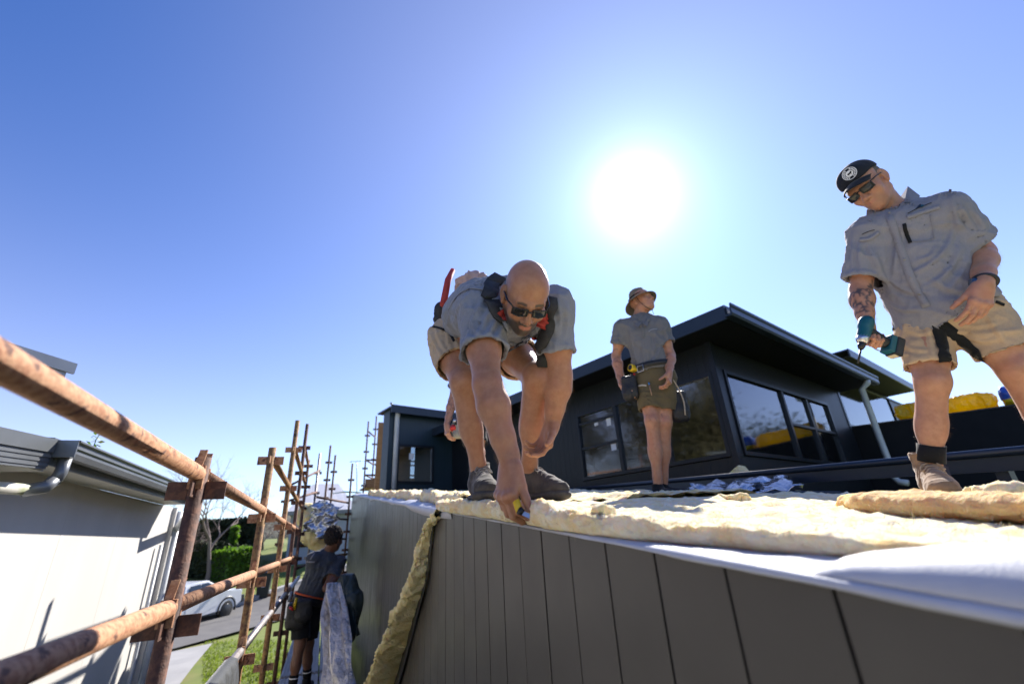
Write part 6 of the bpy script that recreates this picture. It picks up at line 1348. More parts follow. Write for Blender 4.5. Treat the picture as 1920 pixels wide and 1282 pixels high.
o = blanket('insulation_blanket', lambda y: WX+np.interp(y, [2.35, 2.7, 3.6, 6, 13], [.02, .07, .09, .06, .05])+.02*fbm(np.array([y*5, 8.3, 0]), 2), lambda y: 2.7+.06*math.sin(y*2), 2.30, 8.6, 260, M['wool'], seed=6., fluff=.018, base=lambda y: RZ(y)+.012, thick=.075); rebase(o, (1.2, 5, RZ(5))); setp(o, 'pale yellow glass wool blanket running to the far end of the roof', 'insulation')
# the cut-off strip hanging down the wall
def hang():
    cl = [onX(826, 962, WX-.005), onX(806, 985, WX-.03), onX(795, 1030, WX-.035), onX(782, 1090, WX-.05), onX(768, 1140, WX-.055), onX(748, 1190, WX-.07), onX(735, 1230, WX-.075), onX(715, 1300, WX-.08), onX(690, 1400, WX-.08)]
    wd = [.06, .075, .085, .12, .17, .26, .32, .36, .36]
    C_ = spline(cl, 240); W_ = np.interp(np.linspace(0, 1, 241), np.linspace(0, 1, 9), wd); P = []
    for i, (c, w) in enumerate(zip(C_, W_)):
        tw = .25*math.sin(i*.026); w = w*(1+.16*float(fbm(np.array([i*.05, 2.2, 0.]), 3))); a = _unit(np.array([-.86, -.42+tw, .12])); t = _unit(C_[min(i+1, 240)]-C_[max(i-1, 0)]); b = _unit(np.cross(a, t)); row = []
        for k in range(36):
            th = 2*math.pi*k/36; x = math.copysign(abs(math.cos(th))**.6, math.cos(th))*w/2; y = math.copysign(abs(math.sin(th))**.8, math.sin(th))*.020; row.append(c+a*(x+.012*float(fbm(np.array([i*.11, 5.+(k > 18), 0.]), 2)))+b*y)
        P.append(row)
    P = np.array(P); n_, m_ = P.shape[:2]; idx = np.arange(n_*m_).reshape(n_, m_); F = np.stack([idx[:-1], idx[1:], np.roll(idx, -1, 1)[1:], np.roll(idx, -1, 1)[:-1]], -1).reshape(-1, 4); V = P.reshape(-1, 3)
    N = vnormals(V, F); V = V+N*(.011*(fbm(V*14, 3)+.7*fbm(V*60, 3)+.5*fbm(V*130, 2)))[:, None]
    o = link('insulation_strip', fast_mesh('insulation_strip', V, F), M['wool_yellow']); rebase(o, cl[4]); setp(o, 'trimmed yellow insulation strip hanging down the charcoal wall', 'insulation')
    # dark sarking behind it
    mb = MB(); P = []
    for i in range(31):
        f = i/30; c = C_[int(f*240)]; w = W_[int(f*240)]; P.append([np.array([WX-.006-.010*abs(math.sin(f*9+k)), c[1]-.02-.05*f-k*w*.40+(.02*math.sin(f*14)), c[2]+.012-.01*k]) for k in (0, .5, 1.)])
    mb.grid(P); o = mb.build('sarking_flap', M['black_sheet']); md = o.modifiers.new('t', 'SOLIDIFY'); md.thickness = .002; rebase(o, C_[10]); setp(o, 'dark sarking flap behind the hanging yellow insulation strip', 'sarking')
hang()
# sarking laid over the top of the wall: white woven film
def film(name, rows, material, label, thick=.0012):
    mb = MB(); mb.grid(rows); o = mb.build(name, material); md = o.modifiers.new('t', 'SOLIDIFY'); md.thickness = thick; setp(o, label, 'sarking'); return o
rows = []
for y in np.linspace(-1.6, 2.30, 170):
    w = .003*fbm(np.array([y*16, 0, 0]), 2); lip = np.interp(y, [0, .3, .6, .9], [.011, .009, .007, .004])+.0015*fbm(np.array([y*9, 4, 0]), 2)
    rows.append([(WX-.005+w*.3, y, RZ(y)-lip), (WX-.006+w*.3, y, RZ(y)-.004), (WX-.002+w*.3, y, RZ(y)+.003), (WX+.02, y, RZ(y)+.004+abs(w)), (WX+.09, y, RZ(y)+.003+abs(w)), (WX+.5, y, RZ(y)+.001)])
o = film('sarking', rows, M['white_film'], 'white woven sarking folded over the top of the wall near the camera'); rebase(o, (WX, 1, RZ(1)))
rows = []
for y in np.linspace(2.32, 12.6, 160):
    w = .02*fbm(np.array([y*3, 2, 0]), 3); lip = .018+.03*max(0, fbm(np.array([y*1.7, 9, 0]), 2))
    rows.append([(WX-.006+w*.2, y, RZ(y)-lip), (WX-.006, y, RZ(y)-.003), (WX, y, RZ(y)+.006), (WX+.04, y, RZ(y)+.010+abs(w)), (WX+.14, y, RZ(y)+.012+abs(w)), (WX+.5, y, RZ(y)+.006)])
o = film('sarking', rows, M['white_film'], 'white sarking edge along the far part of the wall top'); rebase(o, (WX, 6, RZ(6)))
# puffed fold of sarking close to the camera
rows = []
for i, y in enumerate(np.linspace(-1.2, .455, 70)):
    f = np.clip((.455-y)/.12, 0, 1)**.5; h = (.036+.005*math.sin(y*7)+.004*fbm(np.array([y*14, 1, 0]), 2))*f+.004; w_ = .27*(.35+.65*f); row = []
    for k in range(29):
        a = (k/28)**1.6; x = WX+.002+w_*a; z = RZ(y)+.004+h*(math.sin(min(1, a/.24)*math.pi/2)**.55 if a < .24 else math.cos((a-.24)/.76*math.pi/2)**.8); row.append((x, y, z))
    rows.append(row)
o = film('sarking_fold', rows, M['white_film'], 'puffed fold of white woven sarking lying on the wall top near the camera'); rebase(o, (WX+.1, 0, RZ(0)))
# folded orange-brown piece lying on the blanket at the right
def slab(name, path, widths, thick, material, label, seed=0., fl=.010, cat='insulation', curl=0.):
    C_ = spline(path, 80); W_ = np.interp(np.linspace(0, 1, 81), np.linspace(0, 1, len(widths)), widths); P = []
    for i, (c, w) in enumerate(zip(C_, W_)):
        t = _unit(C_[min(i+1, 80)]-C_[max(i-1, 0)]); b = _unit(np.cross(Z, t)); tk = thick*(1 if 2 < i < 78 else .6); row = []
        for k in range(28):
            th = 2*math.pi*k/28; x = math.copysign(abs(math.cos(th))**.5, math.cos(th))*w/2; y = math.copysign(abs(math.sin(th))**.7, math.sin(th))*tk/2; row.append(c+b*x+Z*(y+tk/2+curl*(x/w*2)**2*.03))
        P.append(row)
    P = np.array(P); n_, m_ = P.shape[:2]; idx = np.arange(n_*m_).reshape(n_, m_); F = np.stack([idx[:-1], idx[1:], np.roll(idx, -1, 1)[1:], np.roll(idx, -1, 1)[:-1]], -1).reshape(-1, 4)
    V = P.reshape(-1, 3); e0 = len(V); V = np.concatenate([V, [P[0].mean(0), P[-1].mean(0)]]); cap = [(idx[0, k], idx[0, (k+1) % m_], e0, e0) for k in range(m_)]
    N = vnormals(V, F); V = V+N*(fl*(fbm(V*11+seed, 3)+.6*fbm(V*48+seed, 3)))[:, None]
    mb = MB(); mb.add(V, [tuple(f) for f in F]+[(idx[0, k], e0, idx[0, (k+1) % m_]) for k in range(m_)]+[(idx[-1, (k+1) % m_], e0+1, idx[-1, k]) for k in range(m_)], True)
    o = mb.build(name, material); rebase(o, C_[40]); setp(o, label, cat); return o
tp = lambda px, py, D, dz=0.: (lambda q: np.array([q[0], q[1], RZ(q[1])+.58*TH+dz]))(atH(px, py, D))
slab('insulation_piece', [tp(1600, 930, 1.75), tp(1660, 940, 1.66), tp(1740, 950, 1.6), tp(1830, 950, 1.55), tp(1960, 945, 1.5), tp(2150, 940, 1.5)], [.12, .22, .24, .24, .24, .22], .052, M['wool_orange'], 'folded orange brown insulation piece lying in front of the tan boot', seed=2.)
slab('insulation_piece', [tp(1830, 925, 2.0), tp(1855, 925, 1.96), tp(1890, 928, 1.9)], [.08, .12, .08], .065, M['wool'], 'torn pale insulation scrap behind the folded piece at the right', seed=4., fl=.02)
slab('insulation_scrap', [tp(1120, 957, 1.17), tp(1132, 950, 1.18), tp(1146, 945, 1.19)], [.05, .06, .03], .035, M['wool'], 'small upright tuft of insulation on the blanket edge', seed=6., fl=.012)
slab('insulation_scrap', [tp(1186, 925, 3.55, -.04), tp(1203, 922, 3.6, -.04), tp(1222, 922, 3.6, -.04)], [.10, .12, .10], .055, M['wool_yellow'], 'small tan insulation offcut beside the feet of the man in the bucket hat', seed=8., fl=.012)
slab('insulation_scrap', [tp(1352, 932, 2.7), tp(1375, 931, 2.65), tp(1400, 934, 2.6)], [.05, .09, .05], .03, M['wool'], 'thin pale insulation offcut at the far edge of the blanket', seed=9., fl=.01)
# crumpled foil with a torn piece of insulation by the barge capping
def crumple(name, centre, ex, ey, ez, material, label, n=22, amp=.05, seed=0., cat='foil sheet'):
    rows = []
    for i in range(n):
        row = []
        for k in range(n):
            a, b = i/(n-1)*2-1, k/(n-1)*2-1; q = fbm(np.array([a*2.2+seed, b*2.2, seed]), 3); row.append(np.array(centre)+ex*(a+.15*fbm(np.array([b*3, seed, 0]), 2))+ey*(b+.15*fbm(np.array([a*3, seed+4, 0]), 2))+ez*abs(q)*amp/.05)
        rows.append(row)
    mb = MB(); mb.grid(rows); o = mb.build(name, material); md = o.modifiers.new('t', 'SOLIDIFY'); md.thickness = .0015; rebase(o, centre); setp(o, label, cat); return o
fc = atH(1388, 918, 4.1); fc[2] = RZ(fc[1])+.05
crumple('foil_sheet', fc, np.array([.30, -.22, 0]), np.array([.12, .16, .06]), np.array([0, 0, .07]), M['foil'], 'crumpled silver foil sheet lying behind the man in the bucket hat', seed=1.)
fb = atH(1310, 920, 4.05); fb[2] = RZ(fb[1])+.02
crumple('foil_sheet', fb, np.array([.34, -.24, 0]), np.array([.10, .14, .03]), np.array([0, 0, .06]), mat('black_foil', (.03, .03, .033), .2, .3, (.3, .3, .32), 14, 1, .5, 30, ramp=(.6, .66)), 'crumpled black plastic beside the feet of the man in the bucket hat', seed=5., cat='plastic sheet')
def shard(px, D, label):
    a = atH(1358, 898, D); b = atH(1412, 893, D); c = atH(1385, 874, D+.05); V = [a, b, atH(1398, 876, D+.05), c, atH(1378, 880, D)]
    mb = MB(); n_ = _unit(np.cross(b-a, c-a)); mb.add(V+[p+n_*.03 for p in V], [(0, 1, 2, 3, 4), (9, 8, 7, 6, 5), (0, 5, 6, 1), (1, 6, 7, 2), (2, 7, 8, 3), (3, 8, 9, 4), (4, 9, 5, 0)]); o = mb.build('insulation_scrap', M['wool'], bevel=.01); rebase(o, a); setp(o, label, 'insulation')
shard(1385, 5.0, 'torn triangular insulation scrap standing behind the dark capping')
# loose fibres along the trimmed edges
rg = np.random.RandomState(11); fbm_ = MB()
for _ in range(5000):
    y = rg.uniform(.2, 1) ** 1.5*6.0 if rg.rand() < .5 else rg.uniform(.3, 2.4); e = edge_main(y) if y < 2.4 else WX+.06
    p = np.array([e+rg.uniform(-.012, .03) if rg.rand() < .6 else e+rg.uniform(0, .8), y, RZ(y)+rg.uniform(.3, 1.0)*TH*1.1]); d = _unit(rg.normal(size=3)+np.array([-.5, 0, .4])); L_ = rg.uniform(.006, .026); s_ = _unit(np.cross(d, rg.normal(size=3)))*.0006
    fbm_.add([p-s_, p+s_, p+d*L_+np.array([0, 0, -.25*L_])], [(0, 1, 2)])
o = fbm_.build('loose_fibres', M['wool']); setp(o, 'loose glass wool fibres sticking out of the blanket edges', 'fibres', kind='stuff')
# far end of the wall: blue sheet of sarking sticking out, insulation corner
q = onX(655, 930, WX); mb = MB(); a = q+np.array([-.55, -.4, .05]); mb.grid([[a+np.array([0, 0, 0]), a+np.array([.0, .5, .03])], [a+np.array([.4, .1, .07]), a+np.array([.4, .7, .09])], [a+np.array([.9, .2, .04]), a+np.array([.9, .9, .07])]]); o = mb.build('sarking_sheet', mat('blue_sarking', (.25, .42, .68), .5)); md = o.modifiers.new('t', 'SOLIDIFY'); md.thickness = .004; rebase(o, a); setp(o, 'blue sarking sheet sticking out at the far end of the wall', 'sarking')
# sarking and insulation bundle the worker on the walkway holds against the wall
def drop(name, top, bot, n, material, label, wtop, wbot, axis, amp, seed):
    rows = []
    for i in range(44):
        f = i/43; c = np.array(top)*(1-f)+np.array(bot)*f; w = wtop*(1-f)+wbot*f; row = []
        for k in range(n):
            a = k/(n-1)*2-1; row.append(c+np.array(axis)*a*w/2+np.array([-.7, -.7, 0])*(amp*(.3+.7*f)*fbm(np.array([a*2.6+seed, f*1.2, seed]), 3))+np.array([-.03, -.05, 0])*math.sin(a*7+seed)*f)
        rows.append(row)
    mb = MB(); mb.grid(rows); o = mb.build(name, material); md = o.modifiers.new('t', 'SOLIDIFY'); md.thickness = .003; rebase(o, top); setp(o, label, 'sarking'); return o
drop('foil_sarking', atH(624, 1092, 6.0), atH(640, 1330, 5.0), 26, mat('dull_silver_foil', (.80, .75, .68), .42, .25, (.42, .40, .37), 5, 1, 1.0, 10, ramp=(.52, .7), bdist=.08), 'long crumpled silver sarking sheet hanging from the hands of the worker on the walkway', .14, .46, (.85, -.5, 0), .26, 2.)
slab2 = drop('dark_sarking', atH(644, 1078, 6.0), atH(664, 1190, 5.75), 22, M['foil_back'], 'dark green back of the sarking bundle pressed against the wall', .12, .16, (.75, -.65, 0), .10, 7.)
V, F = sdf([Cap(atH(650, 1090, 6.05), atH(660, 1130, 5.95), .10, .13), Cap(atH(660, 1130, 5.95), atH(658, 1195, 5.8), .12, .035)], .012); V = folds(V, F, .03, 7, axis=(0, 0, 1), seed=3); o = link('sarking_bundle', fast_mesh('sarking_bundle', V, F), M['foil_back']); rebase(o, atH(655, 1130, 5.95)); setp(o, 'bulky dark green sarking bundle held by the worker on the walkway', 'sarking')
slab('insulation_strip', [atH(620, 1185, 5.7), atH(616, 1215, 5.6), atH(612, 1248, 5.55)], [.05, .07, .04], .05, M['wool_yellow'], 'short yellow insulation tail hanging from the silver sarking', seed=3.)
# insulation packs leaning on the far scaffold
V, F = sdf([Cap(atH(575, 965, 9.6), atH(600, 1000, 9.4), .20, .24), Cap(atH(585, 1000, 9.5), atH(605, 1015, 9.4), .2, .18)], .022); V = folds(V, F, .05, 5, seed=2); o = link('insulation_roll', fast_mesh('insulation_roll', V, F), M['wool_yellow']); rebase(o, atH(590, 1015, 9.4)); setp(o, 'tan insulation roll hung over the far scaffold rail', 'insulation')
crumple('foil_sheet', atH(608, 972, 9.1), np.array([.22, -.05, -.08]), np.array([.10, .02, .26]), np.array([-.1, -.16, 0]), M['foil'], 'crumpled silver foil end of the insulation on the far scaffold', seed=8., n=18)
# insulation packs on the low black wall
def pack(s0, s1, dv, h, d, material, label, seed):
    zb = lambda s: zp(s)+.03; c0 = bh(s0, PV+dv, zb(s0)+h/2); c1 = bh(s1, PV+dv, zb(s1)+h/2); ax = _unit(c1-c0); yy = _unit(np.cross(Z, ax)); L_ = np.linalg.norm(c1-c0)
    V, F = sdf([RBox((c0+c1)/2, (L_/2, d/2, h/2), np.array([ax, yy, np.cross(ax, yy)]), .09)], .020); V = folds(V, F, .035, 5, axis=ax, stretch=.6, seed=seed); V = folds(V, F, .012, 17, seed=seed+3)
    V[:, 2] = np.maximum(V[:, 2], (np.array([zb(np.dot(p-K, u)) for p in V]))); o = link('insulation_pack', fast_mesh('insulation_pack', V, F), material); rebase(o, (c0+c1)/2-Z*h/2); setp(o, label, 'insulation pack'); return o
sp_ = lambda px, py: np.dot(onP(px, py, bh(0, PV, 0), v)-K, u)
pk = pack(sp_(1672, 770), sp_(1868, 755), .35, .30, .5, M['yellow_wrap'], 'yellow plastic wrapped insulation pack on the low black wall', 1.)
P2 = pack(sp_(1874, 750)-.02, sp_(1990, 745), .38, .34, .5, mat('blue_over_yellow_wrap', (.72, .53, .01), .25, coat=.4), 'insulation pack with a blue label at the right end of the black wall', 4.)
m = P2.data.materials[0]; t = m.node_tree; b = t.nodes['Principled BSDF']; tcn = t.nodes.new('ShaderNodeTexCoord'); sx = t.nodes.new('ShaderNodeSeparateXYZ'); t.links.new(tcn.outputs['Object'], sx.inputs[0]); g = t.nodes.new('ShaderNodeMath'); g.operation = 'GREATER_THAN'; g.inputs[1].default_value = .13; t.links.new(sx.outputs[2], g.inputs[0]); mx = t.nodes.new('ShaderNodeMix'); mx.data_type = 'RGBA'; mx.inputs[6].default_value = (.72, .53, .01, 1); mx.inputs[7].default_value = (.03, .10, .45, 1); t.links.new(g.outputs[0], mx.inputs[0]); t.links.new(mx.outputs[2], b.inputs['Base Color'])
# dark leaning plate beside the tan boot
a = atH(1765, 872, 3.05); b_ = atH(1790, 932, 2.95); mb = MB(); mb.quad_slab([a, atH(1778, 874, 3.05), atH(1796, 935, 2.95), atH(1772, 935, 2.95)], (.01, .02, 0)); o = mb.build('metal_offcut', M['navy_trim']); rebase(o, b_); setp(o, 'small dark sheet metal offcut standing beside the tan boot', 'metal offcut')
# ================================================================== trees, hedges, car, bin, far houses
M['leaf'] = mat('dark_tree_leaves', (0.045, 0.065, 0.018), 0.7, 0, (0.075, 0.085, 0.028), 0.9, 1, spec=.3)
M['leaf_olive'] = mat('olive_tree_leaves', (0.085, 0.078, 0.030), 0.7, 0, (0.12, 0.095, 0.045), 0.7, 1, spec=.3)
M['hedge'] = translucent_mix(mat('clipped_hedge_leaves', (0.07, 0.14, 0.016), 0.75, 0, (0.11, 0.19, 0.025), 2.2, 1), (0.16, 0.32, 0.02), 0.4)
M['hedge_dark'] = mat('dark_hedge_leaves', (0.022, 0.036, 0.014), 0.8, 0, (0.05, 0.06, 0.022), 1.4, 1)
M['twig'] = mat('bare_twigs', (0.24, 0.18, 0.155), 0.9)
def branch_tree(rng, base, height, r0, levels, spread, splits, up_bias=.35, lean=(0, 0)):
    segs = []; tips = []
    def grow(p, d, L_, r, lv):
        n_ = 4; pts = [p]; dd = d
        for i in range(n_): dd = _unit(dd+rng.normal(size=3)*.12+np.array([0, 0, .04])); p = p+dd*L_/n_; pts.append(p)
        segs.append((pts, [r*(1-.45*i/n_) for i in range(n_+1)], lv)); 
        if lv == 0: tips.append(p); return
        tips.append(pts[-1]) if lv <= 2 else None
        for k in range(splits):
            a = rng.uniform(0, 6.28); q = _unit(np.cross(dd, _unit(rng.normal(size=3)))); nd = _unit(dd*(1-spread*rng.uniform(.5, 1.1))+q*spread*rng.uniform(.7, 1.2)+np.array([0, 0, up_bias*.3])); s_ = pts[-1] if k < 2 else pts[rng.randint(2, 4)]
            grow(np.array(s_), nd, L_*rng.uniform(.60, .85), r*.56, lv-1)
    grow(np.array(base, float), _unit(np.array([lean[0], lean[1], 1.])), height*.34, r0, levels); return segs, tips
def tree(name, base, height, seed, leafm, label, cat='tree', group=None, n_leaf=5200, levels=4, spread=.55, leaf=.16, r0=.16, splits=3, rad=.7, low=.0):
    rng = np.random.RandomState(seed); root = thing(name, base, label, cat, group); segs, tips = branch_tree(rng, base, height, r0, levels, spread, splits)
    mb = MB()
    for pts, rs, lv in segs: mb.tube(pts, rs, 7 if lv > 2 else 4, cap=False)
    mb.build('trunk', M['bark'] if leafm else M['twig'], root)
    if leafm:
        T_ = np.array(tips); c = T_[rng.randint(0, len(T_), n_leaf)]+rng.normal(size=(n_leaf, 3))*rad*np.array([1, 1, .7]); a = rng.normal(size=(n_leaf, 3)); a /= np.linalg.norm(a, axis=1)[:, None]; b = rng.normal(size=(n_leaf, 3)); b -= a*(a*b).sum(1)[:, None]; b /= np.linalg.norm(b, axis=1)[:, None]
        s_ = leaf*rng.uniform(.6, 1.3, (n_leaf, 1)); V = np.stack([c-a*s_, c+b*s_*.45, c+a*s_, c-b*s_*.45], 1).reshape(-1, 3); F = np.arange(4*n_leaf).reshape(-1, 4)
        o = link('crown', fast_mesh('crown', V, F, smooth=False), leafm, root); o['kind'] = 'stuff'
    return root
def gz(p): q = np.array(p, float); q[2] = float(G(q[0], q[1])); return q
# trees out of the picture that the dark windows mirror (left across the white house, and right of the roof)
for k, (x, y, h_, sd) in enumerate(((-15, 3.5, 11, 1), (-17, 8.5, 12.5, 2), (-14, 13.5, 10.5, 3), (-20, 0, 12, 4), (-19, 18, 11.5, 9), (-23, 5.5, 13, 10))):
    tree('broadleaf_tree', gz((x, y, 0)), h_, sd, M['leaf_olive'], 'olive broadleaf tree beyond the white house, mirrored in the side windows', group='trees mirrored in the windows', n_leaf=24000, leaf=.085, rad=.62)
for k, (x, y, h_, sd) in enumerate(((23, 1.2, 10.5, 5), (25, -5.5, 12, 6), (30, -.5, 12, 7), (24, 6.3, 7.6, 8))):
    tree('broadleaf_tree', (x, y, -2.3), h_, sd, M['leaf'], 'dark broadleaf tree to the right of the roof, mirrored in the front windows' if k < 3 else 'dark green tree at the right edge behind the man in the cap', group='trees right of the roof' if k < 3 else None, n_leaf=24000, leaf=.095, rad=.70, spread=.6)
# bare tree across the street and grey brush
bt = gpt(388, 1092)
tree('bare_tree', bt, 5.5, 21, None, 'leafless grey tree on the far side of the street above the parked car', levels=6, spread=.50, r0=.11, splits=3)
for k, (px, py, h_, sd) in enumerate(((345, 1085, 2.6, 31), (455, 1040, 2.6, 32), (492, 1030, 2.7, 33), (520, 1025, 2.7, 34))):
    tree('bare_shrub', gpt(px, py), h_, sd, None, ('tangled leafless shrub behind the parked car', 'leafless grey shrub behind the bright hedge', 'leafless grey shrub on the grassy bank', 'leafless grey shrub at the end of the grassy bank')[k], cat='shrub', levels=5, spread=.6, r0=.09, splits=3)
def hedge(pix, D0, h_, w_, material, label, seed, n=5200, leaf=.09, D1=None):
    a = gpt(*pix[0]) if D0 is None else gz(atH(*pix[0], D0)); b = gpt(*pix[1]) if D0 is None else gz(atH(*pix[1], D1 or D0)); rng = np.random.RandomState(seed); ax = b-a; L_ = np.linalg.norm(ax[:2]); e = np.array([ax[0], ax[1], 0])/L_; f = np.array([-e[1], e[0], 0])
    P = rng.uniform(-1, 1, (n, 3)); k = rng.randint(0, 3, n); P[np.arange(n), k] = np.sign(P[np.arange(n), k])*rng.uniform(.86, 1.04, n); ctr = (a+b)/2
    base = np.array([np.interp(P[:, 0], [-1, 1], [a[2], b[2]])]).T
    c = np.stack([ctr[0]+e[0]*P[:, 0]*L_/2+f[0]*P[:, 1]*w_/2, ctr[1]+e[1]*P[:, 0]*L_/2+f[1]*P[:, 1]*w_/2, base[:, 0]+(P[:, 2]*.5+.5)*h_], 1)+rng.normal(size=(n, 3))*.05
    q = rng.normal(size=(n, 3)); q /= np.linalg.norm(q, axis=1)[:, None]; r = rng.normal(size=(n, 3)); r -= q*(q*r).sum(1)[:, None]; r /= np.linalg.norm(r, axis=1)[:, None]; s_ = leaf*rng.uniform(.6, 1.3, (n, 1))
    root = thing('hedge', (ctr[0], ctr[1], (a[2]+b[2])/2), label, 'hedge'); V = np.stack([c-q*s_, c+r*s_*.6, c+q*s_, c-r*s_*.6], 1).reshape(-1, 3); o = link('foliage', fast_mesh('foliage', V, np.arange(4*n).reshape(-1, 4), smooth=False), material, root); o['kind'] = 'stuff'
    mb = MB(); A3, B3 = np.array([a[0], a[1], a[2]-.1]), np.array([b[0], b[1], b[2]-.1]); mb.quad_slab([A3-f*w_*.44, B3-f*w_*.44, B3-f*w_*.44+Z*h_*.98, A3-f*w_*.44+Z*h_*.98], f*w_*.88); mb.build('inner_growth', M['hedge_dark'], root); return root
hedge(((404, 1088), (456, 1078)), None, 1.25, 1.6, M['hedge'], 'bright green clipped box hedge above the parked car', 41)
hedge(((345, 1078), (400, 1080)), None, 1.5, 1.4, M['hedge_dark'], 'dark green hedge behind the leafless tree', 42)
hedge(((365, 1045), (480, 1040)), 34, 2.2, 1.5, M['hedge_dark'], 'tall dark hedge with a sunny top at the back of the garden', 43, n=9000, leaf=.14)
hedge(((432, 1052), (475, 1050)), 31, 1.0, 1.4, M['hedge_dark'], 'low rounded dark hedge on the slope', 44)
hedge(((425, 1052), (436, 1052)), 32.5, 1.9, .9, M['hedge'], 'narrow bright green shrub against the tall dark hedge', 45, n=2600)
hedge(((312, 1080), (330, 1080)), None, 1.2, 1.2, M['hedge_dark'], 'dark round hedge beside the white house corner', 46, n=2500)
# parked white utility car
def car():
    wf = gpt(421, 1158); back_ = -kd*1.0; fdir = kd if np.dot(kd, (1, 0, 0)) > 0 else -kd; sl = np.array([0, 0, float(G(*(wf+fdir*2)[:2])-G(*(wf-fdir*2)[:2]))/4]); e = _unit(fdir+sl); upc = _unit(np.cross(np.cross(e, Z), e)); side = np.cross(e, upc)      # side: towards the camera if negative y
    side = side if side[1] < 0 else -side
    root = thing('parked_car', wf, 'white four wheel drive pickup parked on the far side of the street', 'car')
    o_ = wf+upc*.38; T = lambda x, y, z: o_+e*x+side*(y-.82)+upc*z        # x from the front wheel forwards, y=.82 at the near side
    white = mat('white_car_paint', (.72, .73, .75), .25, 0, (.66, .67, .69), 2, 1, coat=.6); glass = mat('dark_car_glass', (.015, .02, .025), .06, spec=.8)
    prof = [(-4.45, .12), (-4.45, .62), (-4.40, .78), (-2.55, .82), (-2.35, 1.36), (-2.0, 1.43), (-1.15, 1.43), (-.30, .92), (.1, .86), (.70, .80), (.86, .66), (.88, .2), (.5, .0), (-4.2, -.02)]
    mb = MB(); n_ = len(prof); V = []
    for y, s_ in ((.86, 1), (-.86, 1)):
        for x, z in prof: V.append(T(x, y*(1 if z < .95 else .80), z))
    mb.add(V, [tuple(range(n_)), tuple(range(2*n_-1, n_-1, -1))]+[(i, i+n_, (i+1) % n_+n_, (i+1) % n_) for i in range(n_)]); body = mb.build('body', white, root, bevel=.04)
    def sidepoly(pts, yo, mt, nm, par=root, t=.02):
        m = MB(); P = [T(x, yo(z), z) for x, z in pts]; k = len(P); m.add(P+[p+side*t for p in P], [tuple(range(k)), tuple(range(2*k-1, k-1, -1))]+[(i, i+k, (i+1) % k+k, (i+1) % k) for i in range(k)]); return m.build(nm, mt, par)
    yy = lambda z: .862-(max(0, z-.86))*.26
    sidepoly([(-2.28, .88), (-2.14, 1.32), (-1.62, 1.34), (-1.62, .88)], yy, glass, 'window'); sidepoly([(-1.54, .88), (-1.54, 1.34), (-1.18, 1.34), (-.50, .90)], yy, glass, 'window')
    m = MB(); P = [T(-1.12, .64, 1.40), T(-1.12, -.64, 1.40), T(-.36, -.78, .95), T(-.36, .78, .95)]; m.quad_slab(P, e*.03+upc*.03); m.build('windscreen', glass, root)
    for x, z, w_, nm in ((-1.58, .45, .010, 'door'), ):
        dr_ = sidepoly([(-2.30, .06), (-2.30, .84), (-1.60, .84), (-1.60, .06)], lambda z: .861, white, 'door', t=.012); sidepoly([(-2.2, .70), (-2.2, .75), (-2.02, .75), (-2.02, .70)], lambda z: .872, M['black_plastic'], 'handle', dr_)
        dr_ = sidepoly([(-1.57, .06), (-1.57, .84), (-.62, .84), (-.62, .30)], lambda z: .861, white, 'door', t=.012); sidepoly([(-1.5, .70), (-1.5, .75), (-1.32, .75), (-1.32, .70)], lambda z: .872, M['black_plastic'], 'handle', dr_)
    for x in (0, -3.1):
        fl = MB(); P = []
        for i in range(13):
            a = math.pi*(-.08+1.16*i/12); P.append([T(x+math.cos(a)*r_, .88, math.sin(a)*r_) for r_ in (.47, .56)])
        fl.grid(P); o = fl.build('wheel_arch', M['black_plastic'], root); md = o.modifiers.new('t', 'SOLIDIFY'); md.thickness = .06
        for y in (.74, -.74):
            c = T(x, y, 0); w = MB(); w.tube([c-side*.13, c+side*.13], .385, 24); wh = w.build('wheel', mat('black_tyre', (.018, .018, .018), .85), root, bevel=.03); q = MB(); s_ = side if y > 0 else -side; q.tube([c+s_*.125, c+s_*.137], [.24, .22], 20); q.build('rim', mat('dark_rim', (.05, .05, .052), .4, .6), wh)
    m = MB(); m.obox(T(.98, 0, .30), e*.10, side*.86, upc*.16); m.build('bull_bar', M['black_plastic'], root, bevel=.03); m = MB(); m.tube([T(1.02, .6, .4), T(1.02, .55, .72), T(1.02, -.55, .72), T(1.02, -.6, .4)], .03, 8); m.build('bar_tube', M['black_plastic'], root)
    for y in (.68, -.68): m = MB(); m.obox(T(.80, y, .68), e*.09, side*.17, upc*.08); m.build('headlight', mat('headlamp', (.5, .52, .55), .1), root, bevel=.02)
    m = MB(); m.obox(T(-.75, .98, .95), e*.05, side*.10, upc*.08); m.build('mirror', M['black_plastic'], root, bevel=.02); m = MB(); m.obox(T(-3.45, 0, .80), e*.95, side*.80, upc*.04); m.build('tray_cover', M['black_plastic'], root); root.scale = (.72, .72, .72)
car()
